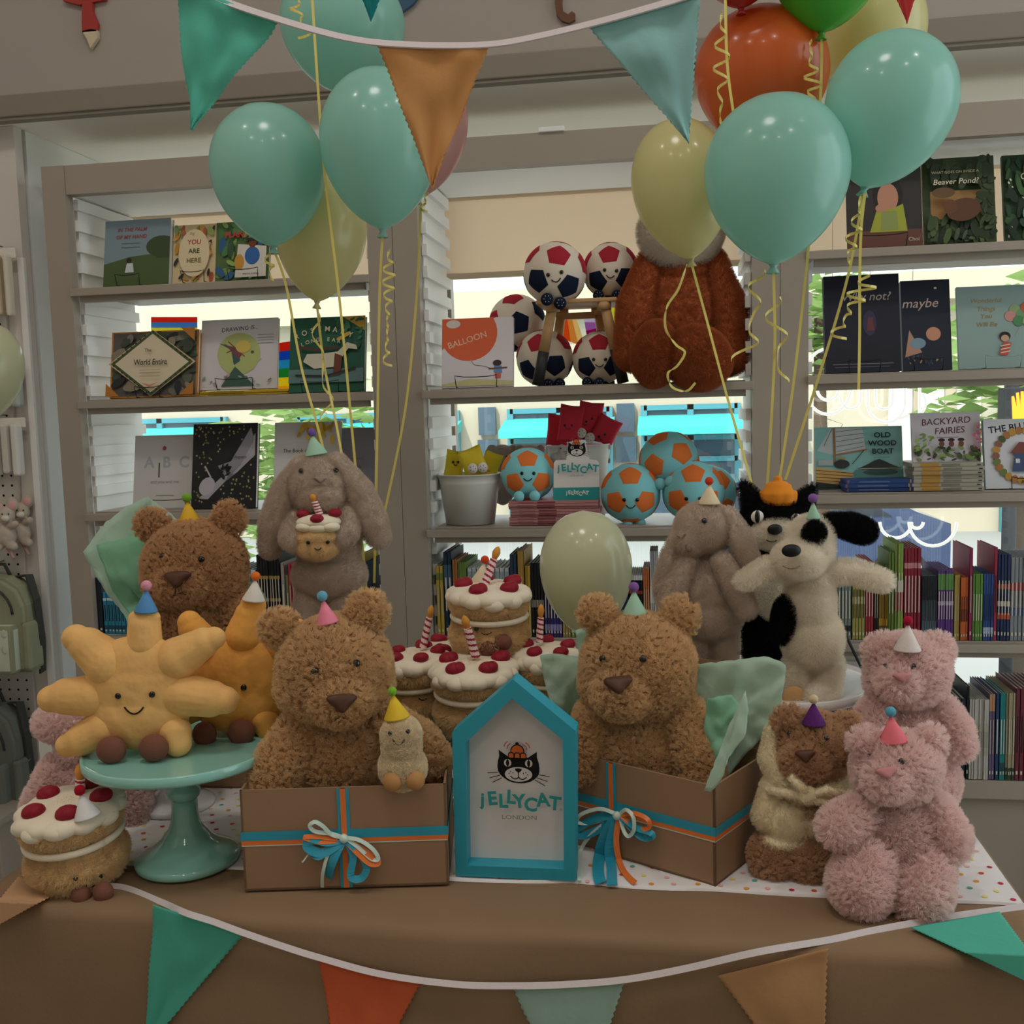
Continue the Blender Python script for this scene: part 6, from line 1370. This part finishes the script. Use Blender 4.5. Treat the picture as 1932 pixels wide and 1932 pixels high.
# ================================================================== PLUSH FOOTBALLS
def ico_dirs():
    ph = (1+5**.5)/2; v = []
    for a in (-1, 1):
        for b in (-ph, ph): v += [(0, a, b), (a, b, 0), (b, 0, a)]
    return [Vector(x).normalized() for x in v]
ICO = ico_dirs()
f3 = None
for i in range(12):
    for j in range(i):
        for k in range(j):
            if all(ICO[x].dot(ICO[y]) > .44 for x, y in ((i, j), (j, k), (i, k))): f3 = (i, j, k)
fn = sum((ICO[i] for i in f3), Vector()).normalized(); upv = (ICO[f3[0]]-fn*ICO[f3[0]].dot(fn)).normalized()
BASE = Matrix((fn.cross(upv)*-1, fn*-1, upv))      # rows: right, away, up
def football(u, v, r, Y, mb_, mu, ml, label, grp, roll=0, yaw=0, pitch=0, face=True, feet=((-.28, -.82), (.1, -.84)), mf=None, ang=23.5, z=None):
    T = Toy('football_toy', u, v, Y, label, 'soft toy', grp); R = r*T.s
    if z: T.A.z = z+R*.985; T.root.location = T.A
    VD = -(T.A-CAM).normalized(); right = (-VD).cross(HZ).normalized(); up = right.cross(-VD)
    FRM = Matrix((right, -VD, up)).transposed()
    rot = FRM @ Matrix.Rotation(math.radians(-roll), 3, 'Y') @ Matrix.Rotation(math.radians(yaw), 3, 'Z') @ Matrix.Rotation(math.radians(pitch), 3, 'X')
    bm = bmesh.new(); bmesh.ops.create_icosphere(bm, subdivisions=4, radius=R)
    for f in bm.faces: f.smooth = True
    me = bpy.data.meshes.new('body'); bm.to_mesh(me); bm.free(); me.materials.append(mb_); link('body', me, T.root)
    T.addbvh(me)
    dirs = [BASE @ d for d in ICO]
    for i, d in enumerate(dirs):
        nb = sorted(dirs, key=lambda e: -e.dot(d))[1:6]
        nb = [(e-d*e.dot(d)).normalized() for e in nb]; x = nb[0]; y = d.cross(x)
        nb.sort(key=lambda e: math.atan2(e.dot(y), e.dot(x)))
        bm = bmesh.new(); N = 6; a = math.radians(ang)
        cv = [d*math.cos(a)+e*math.sin(a) for e in nb]
        for s in range(5):
            p, q = cv[s], cv[(s+1) % 5]; g = {}
            for ii in range(N+1):
                for jj in range(N+1-ii):
                    w = (d*(N-ii-jj)+p*ii+q*jj).normalized(); g[ii, jj] = bm.verts.new(rot @ w*R*(1.016 if ii+jj < N else 1.006))
            for ii in range(N):
                for jj in range(N-ii):
                    bm.faces.new((g[ii, jj], g[ii+1, jj], g[ii, jj+1])).smooth = True
                    if jj < N-ii-1: bm.faces.new((g[ii+1, jj], g[ii+1, jj+1], g[ii, jj+1])).smooth = True
        mm = MB(); mm.bm.free(); mm.bm = bm; mm.mi(mu if d.z > .1 else ml); mm.obj('patch', T.root)
    if face:
        c, s = math.cos(math.radians(roll)), math.sin(math.radians(roll))
        def q(x, y): return (u+r*(x*c+y*s)-r*.2*math.sin(math.radians(yaw)), v+r*(-y*c+x*s))
        T.eye(*q(-.22, .02), r*.065); T.eye(*q(.22, .02), r*.065)
        T.smile(*q(0, -.16), r*.3, r*.1, r=r*.018, rot=roll)
    for (x, y) in feet:
        p, n = T.hit(u+x*r, v-y*r, 0); mm = MB(); mm.ell(p+n*r*.12*T.s-HF*r*.1*T.s, (r*.2*T.s, r*.16*T.s, r*.2*T.s), mf or mb_, seg=16)
        if mf is not None:
            A_ = p+n*r*.12*T.s-HF*r*.262*T.s
            for k in range(6):
                t = k*PI/3; mm.ell(A_+(HX*math.cos(t)+HZ*math.sin(t))*r*.1*T.s+HF*.001, (r*.014*T.s,)*3, mat('sock_dot', '#e6dfd2', .8), seg=6)
        mm.obj('foot', T.root)
    return T
M_FBW, M_FBR, M_FBN = mat('ball_white', '#ddd0be', .9, .1, sheen=.3, bump=.15, bscale=250), mat('ball_red', '#a32c38', .9, .1, sheen=.3), mat('ball_navy', '#1b2438', .9, .1, sheen=.2)
M_FBT, M_FBO = mat('ball_teal', '#8ad0d8', .9, .1, sheen=.4, bump=.15, bscale=250), mat('ball_orange', '#e0793c', .9, .1, sheen=.3)
gw, gt = 'white red and navy plush footballs around the stool', 'teal and orange plush footballs'
football(1047, 517, 58, 3.09, M_FBW, M_FBR, M_FBN, 'white plush football on the stool, tilted and larger, overhanging the seat end', gw, roll=-12, feet=((-.24, -.74), (.14, -.86)), mf=M_FBN)
football(1152, 511, 51, 3.16, M_FBW, M_FBR, M_FBN, 'white plush football on the stool next to the rust plush animal', gw, roll=4, feet=((-.42, -.82), (.2, -.82)), mf=M_FBN)
football(976, 610, 53, 3.27, M_FBW, M_FBR, M_FBN, 'white plush football behind the BALLOON book, resting on others', gw, roll=30, yaw=35, pitch=-20, face=False, feet=(), mf=M_FBN)
football(1028, 680, 53, 3.19, M_FBW, M_FBR, M_FBN, 'white plush football under the stool behind its near leg', gw, roll=8, yaw=-12, feet=((.1, -.76), (.46, -.74)), mf=M_FBN, face=False, z=1.554)
football(1131, 679, 50, 3.16, M_FBW, M_FBR, M_FBN, 'white smiling plush football under the stool beside the rust animal', gw, roll=0, feet=((-.42, -.76), (-.02, -.78)), mf=M_FBN, z=1.554)
football(996, 894, 51, 3.12, M_FBT, M_FBO, M_FBO, 'teal plush football sitting on the pile of pink books', gt, feet=((-.3, -.74), (.22, -.72)), z=P(996, 945, 3.12).z)
football(1190, 944, 56, 3.10, M_FBT, M_FBO, M_FBO, 'teal plush football at the front of the shelf beside the cream balloon', gt, feet=((-.1, -.74), (.28, -.74)), z=1.136)
football(1262, 870, 56, 3.15, M_FBT, M_FBO, M_FBO, 'teal plush football on top of the others, face turned down', gt, roll=24, pitch=-26, face=False, feet=((-.28, -.68), (.04, -.62)))
football(1308, 942, 58, 3.10, M_FBT, M_FBO, M_FBO, 'teal plush football behind the cream party hat', gt, feet=((-.42, -.72), (.2, -.74)), z=1.136)
football(1335, 930, 54, 3.27, M_FBT, M_FBO, M_FBO, 'teal plush football at the back of the heap of footballs', gt, roll=-20, yaw=20, face=False, feet=())

# stool
M_WOOD, M_DIP = mat('beech_wood', '#c19a6b', .55, .3, var=.1, vscale=12, stretch=(1, 1, .1)), mat('dipped_black', '#2c2c2d', .5, .3)
zs = P(1090, 568, 3.12).z; st = empty('stool', Vector((P(1092, 700, 3.15).x, 3.15, 1.554)), 'small wooden stool with black dipped legs carrying two plush footballs', 'stool'); so = st.location
def sq(u, v, Y): return P(u, v, Y)-so
x0, x1 = sq(1014, 568, 3.1).x, sq(1166, 568, 3.1).x
MB().box(((x0+x1)/2, 0, zs-so.z-.006), (x1-x0, .2, .013), M_WOOD, bev=.004).obj('seat', st)
for (ua, ub), yy in (((1043, 1014), -.08), ((1140, 1176), -.08), ((1060, 1040), .08), ((1128, 1150), .08)):
    a, b = sq(ua, 580, 3.15+yy), sq(ub, 725, 3.15+yy); a.z = zs-so.z-.012; b.z = .001; m_ = b.lerp(a, .42)
    l = MB().cone(m_, a, .0165, .0145, M_WOOD).obj('leg', st); MB().cone(b, m_, .0172, .0168, M_DIP).obj('dipped_end', l); MB().cone(a-HZ*.022, a, .021, .021, M_WOOD).obj('collar', l)
MB().box(((sq(1060, 600, 3.22).x+sq(1124, 600, 3.22).x)/2, .07, sq(1090, 596, 3.22).z), (sq(1124, 600, 3.22).x-sq(1060, 600, 3.22).x, .016, .02), M_WOOD).obj('stretcher', st)

# rust plush animal
M_RUST = mat('rust_pile', '#bb6b42', .92, .1, var=.12, vscale=50)
TO = Toy('plush_animal', 1285, 722, 3.12, 'large rust brown plush animal with pale face ruff hidden behind the yellow balloon', 'soft toy')
bO = TO.body('body', M_RUST, [('e', 1285, 600, 0, 78, 110, 55), ('e', 1285, 500, 0, 60, 50, 45), 
  ('e', 1290, 430, 4, 74, 70, 50)], voxel=2.6, smooth=4, disp=4, dscale=.02)
fur(bO, 6000, .012, M_RUST, kids=12, rad=.0006)
for nm, bl in (('arm', [('c', (1228, 500, -4, 26), (1200, 580, -24, 33), (1196, 665, -40, 33))]), ('arm', [('c', (1342, 495, -4, 26), (1372, 580, -24, 33), (1376, 675, -40, 31))]), ('leg', [('e', 1236, 668, -80, 40, 57, 42, 6)]), ('leg', [('e', 1316, 676, -88, 60, 54, 46, 30)])):
    fur(TO.body(nm, M_RUST, bl, voxel=2.6, smooth=3, disp=3, dscale=.02, main=False), 2500, .012, M_RUST, kids=12, rad=.0006)
M_RUFF = mat('ruff_pile', '#cbbfae', .92, .1)
rf = TO.body('face_ruff', M_RUFF, [('e', 1284, 438, -30, 78, 66, 36)], main=False); fur(rf, 1800, .012, M_RUFF, kids=12, rad=.0005)

# ---- buckets, little book toys, card
M_BKT = mat('bucket_enamel', '#d8d6cf', .35, .4)
def bucket(u, vb, vt, rt, rb, Y, z, label):
    c = P(u, vb, Y); zt = P(u, vt, Y).z; s = (c-CAM).dot(HF)/F; h = zt-z; o = empty('bucket', Vector((c.x, Y, z)), label, 'bucket', 'white metal buckets')
    a, b = rb*s, rt*s
    MB().lathe([(a*.9, .001), (a, 0), (a+(b-a)*.8, h*.8), (a+(b-a)*.82+.001, h*.82), (a+(b-a)*.84, h*.84), (b, h-.004), (b+.003, h-.003), (b+.003, h), (b-.002, h), (a-.002, .006), (.001, .006)], M_BKT, seg=48).obj('pail', o)
    for sx in (-1, 1): MB().ell((sx*(b+.003), 0, h*.95), (.006, .008, .008), M_BKT, seg=10).obj('handle_lug', o)
    MB().tube([(math.cos(t*PI/16)*(b+.006), .012-math.sin(t*PI/16)*.02, h*.93-math.sin(t*PI/16)*.085) for t in range(17)] if False else [(math.cos(t*PI/16)*(b+.006), math.sin(t*PI/16)*.6*b+.004, h*.95-math.sin(t*PI/16)*b*.9) for t in range(17)], .0016, M_BKT, 6).obj('handle', o)
    return o
bucket(888, 990, 893, 59, 46, 3.12, 1.136, 'white bucket holding yellow book toys')
bucket(1093, 945, 838, 58, 48, 3.26, 1.136, 'white bucket holding red book toys, behind the emblem card')
def cushion(T, u, v, d, w, h, rot, m, name='body', th=.3):
    bm = bmesh.new(); N = 12; a = math.radians(rot); q = T.rotm(-rot); C = T.L(u, v, d)
    def pt(i, j, sg):
        x, y = -1+2*i/N, -1+2*j/N; k = 1-.05*(1-y*y)*0
        b = (1-x**4)*(1-y**4); ex = x*(1-.06*(1-abs(y))); ey = y*(1-.06*(1-abs(x)))
        return C + q @ Vector((ex*w/2*T.s, sg*th*w*.5*T.s*b**.6-.0, ey*h/2*T.s))
    gs = [[[bm.verts.new(pt(i, j, sg)) for j in range(N+1)] for i in range(N+1)] for sg in (-1, 1)]
    for g in gs:
        for i in range(N):
            for j in range(N): bm.faces.new((g[i][j], g[i+1][j], g[i+1][j+1], g[i][j+1])).smooth = True
    bmesh.ops.remove_doubles(bm, verts=bm.verts, dist=1e-5)
    mb = MB(); mb.bm.free(); mb.bm = bm; mb.mi(m); o = mb.obj(name, T.root)
    T.addbvh(o.data); return o
M_RED, M_YLW, M_SOCK = mat('red_plush', '#d03a4c', .9, .1, sheen=.4), mat('yellow_plush', '#dcc53a', .9, .1, sheen=.4), mat('sock_white', '#ddd8d4', .9)
def booktoy(u, v, w, h, rot, Y, m, label, grp, face=None, feet=()):
    T = Toy('book_toy', u, v, Y, label, 'soft toy', grp); cushion(T, u, v, 0, w, h, rot, m, th=.28)
    if face:
        (e1, e2, mo) = face; T.eye(*e1, 2.6); T.eye(*e2, 2.6); T.smile(*mo, r=.9, rot=rot)
    for f in feet:
        mb = MB(); c = T.L(*f, -14); mb.ell(c, (9.5*T.s, 7*T.s, 10*T.s), M_SOCK, seg=14)
        for k in range(5): mb.ell(c+HX*math.cos(k*1.26)*5*T.s+HZ*math.sin(k*1.26)*5*T.s-HF*6*T.s, (.9*T.s,)*3, M_FBN, seg=6)
        mb.obj('foot', T.root)
gR, gY = 'red book toys in the bucket behind the emblem card', 'yellow book toys in the bucket'
booktoy(1052, 812, 40, 62, 6, 3.30, M_RED, 'red plush book at the back beside the bucket edge, mostly covered', gR)
booktoy(1077, 800, 46, 72, 8, 3.25, M_RED, 'red plush book with a clear smiling face in the bucket', gR, ((1066, 803), (1079, 803), (1072, 807, 9, 3)))
booktoy(1113, 795, 46, 74, 8, 3.28, M_RED, 'red plush book standing highest in the bucket with white feet', gR, ((1106, 796), (1117, 790), (1104, 800, 7, 2)), ((1097, 817), (1113, 826)))
booktoy(1143, 812, 46, 52, 28, 3.27, M_RED, 'red plush book leaning outward over the bucket rim', gR, ((1130, 824), (1141, 820), (1134, 828, 6, 2)))
booktoy(857, 880, 36, 62, 10, 3.15, M_YLW, 'yellow plush book upright at the bucket edge near the notched side', gY, ((855, 872), (864, 872), (859, 876, 6, 2)))
booktoy(893, 872, 46, 56, -20, 3.11, M_YLW, 'yellow plush book tilted across the front of the bucket with white feet', gY, None, ((892, 884), (911, 882)))
booktoy(925, 878, 36, 52, 22, 3.16, M_YLW, 'yellow plush book leaning towards the pink book pile', gY)
# grey plush heads behind
M_GREYP = mat('grey_pile', '#8f857e', .92, .1)
for u, v, lb in ((948, 862, 'grey koala plush behind the yellow book toys'), (1000, 862, 'grey koala plush behind the teal football on the books')):
    T = Toy('koala_toy', u, 935, 3.31, lb, 'soft toy', 'grey koala toys at the back of the shelf'); T.body('body', M_GREYP, [('e', u, v, 0, 25, 24, 20), ('e', u-20, v-14, 0, 10, 10, 6), ('e', u+20, v-14, 0, 10, 10, 6), ('e', u, v+50, 0, 26, 42, 20)], smooth=3)
    T.eye(u-8, v, 2.5); T.eye(u+8, v, 2.5)
T = Toy('rabbit_charm', 1058, 862, 3.19, 'small pale grey plush charm leaning on the emblem card', 'soft toy')
T.body('body', mat('pale_grey_pile', '#b9b4ae', .92, .1), [('c', (1050, 868, 0, 8), (1062, 850, 0, 9)), ('e', 1047, 862, 0, 10, 8, 8), ('e', 1060, 846, -2, 9, 8, 8)], smooth=3, voxel=1.8); T.eye(1058, 846, 1.5)
# emblem card standee
kc = P(1088, 944, 3.06); zc = P(1088, 945, 3.06).z; kc.z = zc+.0005
cd = empty('emblem_card', kc, 'white and teal card with a black cat emblem standing on the pink books', 'sign')
def cp_(u, v, y=0): p = P(u, v, 3.06)-kc; return Vector((p.x, y, p.z))
mb = MB(); mb.prism([cp_(*p) for p in ((1044, 944), (1131, 944), (1130, 873), (1125, 868), (1112, 867), (1107, 848), (1104, 832), (1088, 829), (1074, 834), (1071, 850), (1068, 868), (1049, 868), (1045, 873))], (0, .003, 0), M_PAPER)
A = Art(mb, 1, 1, -.0003); a, b = cp_(1044, 944), cp_(1131, 919); A.rect(a.x, 0, b.x, b.z, M_INKT)
kk = (cp_(1100, 880)-cp_(1070, 880)).length/30*.155; p = cp_(1088, 850); logo(A, p.x, p.z+.004, kk*.31)
p = cp_(1089, 883); k2 = kk*.37; wordmark(A, p.x, p.z+545*k2, k2, M_INKT); p = cp_(1089, 929); A.text('LONDON', cp_(1089, 897).x, cp_(1089, 897).z, .007, M_INKG, .01, 0, 0, 1.3); wordmark(A, p.x, p.z+545*k2*.55, k2*.55, M_PAPER)
mb.obj('printed_card', cd); MB().prism([cp_(1080, 944, .003), cp_(1096, 944, .003), cp_(1096, 900, .003)], (0, .03, 0), M_PAPER).obj('card_strut', cd)

# ================================================================== GOODS ON THE PEGBOARD
YP = YPG - .014
def pack(u0, v0, u1, v1, label, cols, seed):
    c = P((u0+u1)/2, v0, YP-.03); o = empty('cloth_pack', c, label, 'baby goods', 'packs of baby cloths on the pegboard'); rn = random.Random(seed)
    def q(u, v, y): p = P(u, v, YP-.03)-c; return Vector((p.x, y, p.z))
    n = 4
    for i in range(n):
        ua, ub = u0+(u1-u0)*i/n, u0+(u1-u0)*(i+1)/n; vb = v1-rn.uniform(0, 8); a, b = q(ua, v0+10, 0), q(ub, vb, 0)
        MB().box(((a.x+b.x)/2, rn.uniform(-.006, .006), (a.z+b.z)/2), (abs(b.x-a.x)*1.02, .035, abs(a.z-b.z)), (lambda hc: mat('cloth_'+hc, '#'+hc, .9, .1, bump=.4, bscale=40, stretch=(1, 1, .2)))(rn.choice(cols)), bev=.008).obj('folded_cloth', o)
    a, b = q(u0, v0, 0), q(u1, v0+16, 0); MB().box(((a.x+b.x)/2, .012, (a.z+b.z)/2), (b.x-a.x, .008, a.z-b.z), M_PAGE, bev=.002).obj('header_card', o)
    MB().tube([((a.x+b.x)/2, .04, a.z+.01), ((a.x+b.x)/2, 0, a.z+.01), ((a.x+b.x)/2, -.03, a.z+.012)], .002, mat('hook_steel', '#9a9a98', .3, metal=.8)).obj('hook', o)
pack(-45, 470, 26, 598, 'pack of beige and blue rolled baby cloths hung highest on the pegboard', ['cdbfa8', '8fb0bc', 'd8cdbb', 'b9a888'], 4)
pack(-40, 790, 44, 898, 'pack of printed white muslins on the pegboard below the cream balloon', ['d9d6d0', 'cfcbc2', 'e2ded6', 'b5ad98'], 7)
pack(-45, 690, 40, 770, 'pack of grey baby cloths behind the cream balloon', ['c5c2ba', 'd2cec6', 'aeb2ac'], 9)
M_MOU, M_EARP = mat('mouse_pile', '#bcae9f', .92, .1, var=.1, vscale=60), mat('ear_pink', '#d9a5a3', .9)
for u, v, lb, w in ((10, 985, 'soft mouse rattle with pink ears hung on the pegboard, the nearer one', -30), (38, 978, 'soft mouse rattle with pink ears hung behind its twin on the pegboard', 0)):
    T = Toy('mouse_toy', u, v, YP-.06+(.0 if w else .045), lb, 'soft toy', 'mouse rattles on the pegboard')
    T.body('body', M_MOU, [('e', u, v-12, 0, 18, 17, 16), ('e', u+1, v+26, 0, 20, 22, 17), ('c', (u+10, v+8, -6, 7), (u+18, v+4, -12, 7)), ('c', (u-10, v+8, -6, 7), (u-17, v+6, -12, 7)), ('c', (u-10, v+44, -4, 9), (u-14, v+50, -8, 8)), ('c', (u+10, v+44, -4, 9), (u+16, v+46, -8, 8)), ('e', u-15, v-28, 2, 12, 12, 5), ('e', u+13, v-31, 2, 12, 12, 5)], smooth=3, voxel=2)
    for x, y in ((-15, -28), (13, -31)): T.lump('ear_lining', [(u+x, v+y, -2, 8, 8, 3)], M_EARP)
    T.lump('muzzle', [(u, v-7, -14, 8, 6, 6)], mat('pale_fleece', '#d8d0c4', .9)); T.eye(u-6, v-15, 1.6); T.eye(u+6, v-15, 1.6)
    MB().tube([T.L(u+4, v+48, 4), T.L(u+12, v+60, 2), T.L(u+16, v+68, 0)], 3*T.s, M_EARP).obj('tail', T.root)
def backpack(u0, v0, u1, v1, Y, label, hexc, motif):
    c = P((u0+u1)/2, v1, Y); zt = P((u0+u1)/2, v0, Y).z; w = P(u1, v1, Y).x-P(u0, v1, Y).x; h = zt-c.z
    o = empty('backpack', c, label, 'backpack'); m = mat('canvas_'+hexc, '#'+hexc, .85, .15, bump=.15, bscale=200); m2 = mat('strap_dark', '#3c3d38', .8)
    prof = [(-w/2, 0), (-w/2, h*.7), (-w*.42, h*.88), (-w*.25, h*.98), (0, h), (w*.25, h*.98), (w*.42, h*.88), (w/2, h*.7), (w/2, 0)]
    mb = MB(); mb.prism([(x, -.05, z) for x, z in prof], (0, .1, 0), m); bmesh.ops.bevel(mb.bm, geom=[e for e in mb.bm.edges if len(e.link_faces) == 2 and abs(e.verts[0].co.y-e.verts[1].co.y) < 1e-6], offset=.014, segments=3, affect='EDGES'); mb.obj('bag_body', o)
    mb = MB(); mb.box((0, -.062, h*.26), (w*.82, .05, h*.5), m, bev=.012)
    if motif:
        rn = random.Random(2)
        for i in range(9): mb.ell((rn.uniform(-.36, .36)*w, -.088, rn.uniform(.06, .46)*h), (.01, .0012, .014), mat('motif_pale', '#c6cbb8', .8), seg=10)
    mb.obj('front_pocket', o)
    MB().box((w*.5, -.02, h*.28), (.03, .07, h*.5), m, bev=.01).obj('side_pocket', o)
    MB().tube([(-w*.36*math.cos(t*PI/12)*1.0, -.052, h*.62+h*.3*math.sin(t*PI/12)) for t in range(13)], .004, m2).obj('zip', o)
    MB().tube([(-.05, .03, h*.97), (-.03, .03, h*1.1), (.03, .03, h*1.1), (.05, .03, h*.97)], .006, m2).obj('grab_handle', o)
    MB().strip([(w*.1, .045, h*.95), (w*.42, .02, h*.99), (w*.54, .0, h*.75), (w*.55, .01, h*.3), (w*.48, .03, -h*.05)], .03, m2, lambda i: (0, 1, 0), .003).obj('shoulder_strap', o)
    MB().tube([(0, .012, h*1.1), (0, .07, h*1.12)], .003, mat('hook_steel', '#9a9a98', .3, metal=.8)).obj('hook', o)
backpack(-80, 1085, 72, 1262, YP-.075, 'sage green backpack with pale motifs hung on the pegboard', '93967c', True)
backpack(-80, 1325, 56, 1535, YP-.075, 'plain grey green backpack hung lowest on the pegboard', '6f726a', False)
gbx = empty('gift_bag', G(98, 1640, .76)*0+Vector((P(94, 1400, 2.3).x, 2.3, 0)), 'white card bag with grey round holes behind the pink plush bear', 'bag')
zb0, zt0 = P(94, 1465, 2.3).z, P(94, 1372, 2.3).z
mb = MB(); mb.box((0, .03, zt0/2), (.062, .06, zt0), mat('white_card', '#dcdad6', .7)); A = Art(mb, 1, 1, -.0003); gx = bm_('8d908e')
for i, (x, dz) in enumerate(((.016, .012), (.012, .036), (.018, .06), (-.012, .02))): A.ell(x, zt0-dz-.008, .008, .008, gx, 14)
mb.obj('bag_body', gbx); MB().tube([(-.015, 0, zt0), (-.012, -.004, zt0+.03), (.012, -.004, zt0+.03), (.015, 0, zt0)], .0015, mat('white_card')).obj('handle', gbx)
bpy.data.scenes.remove(TMP)
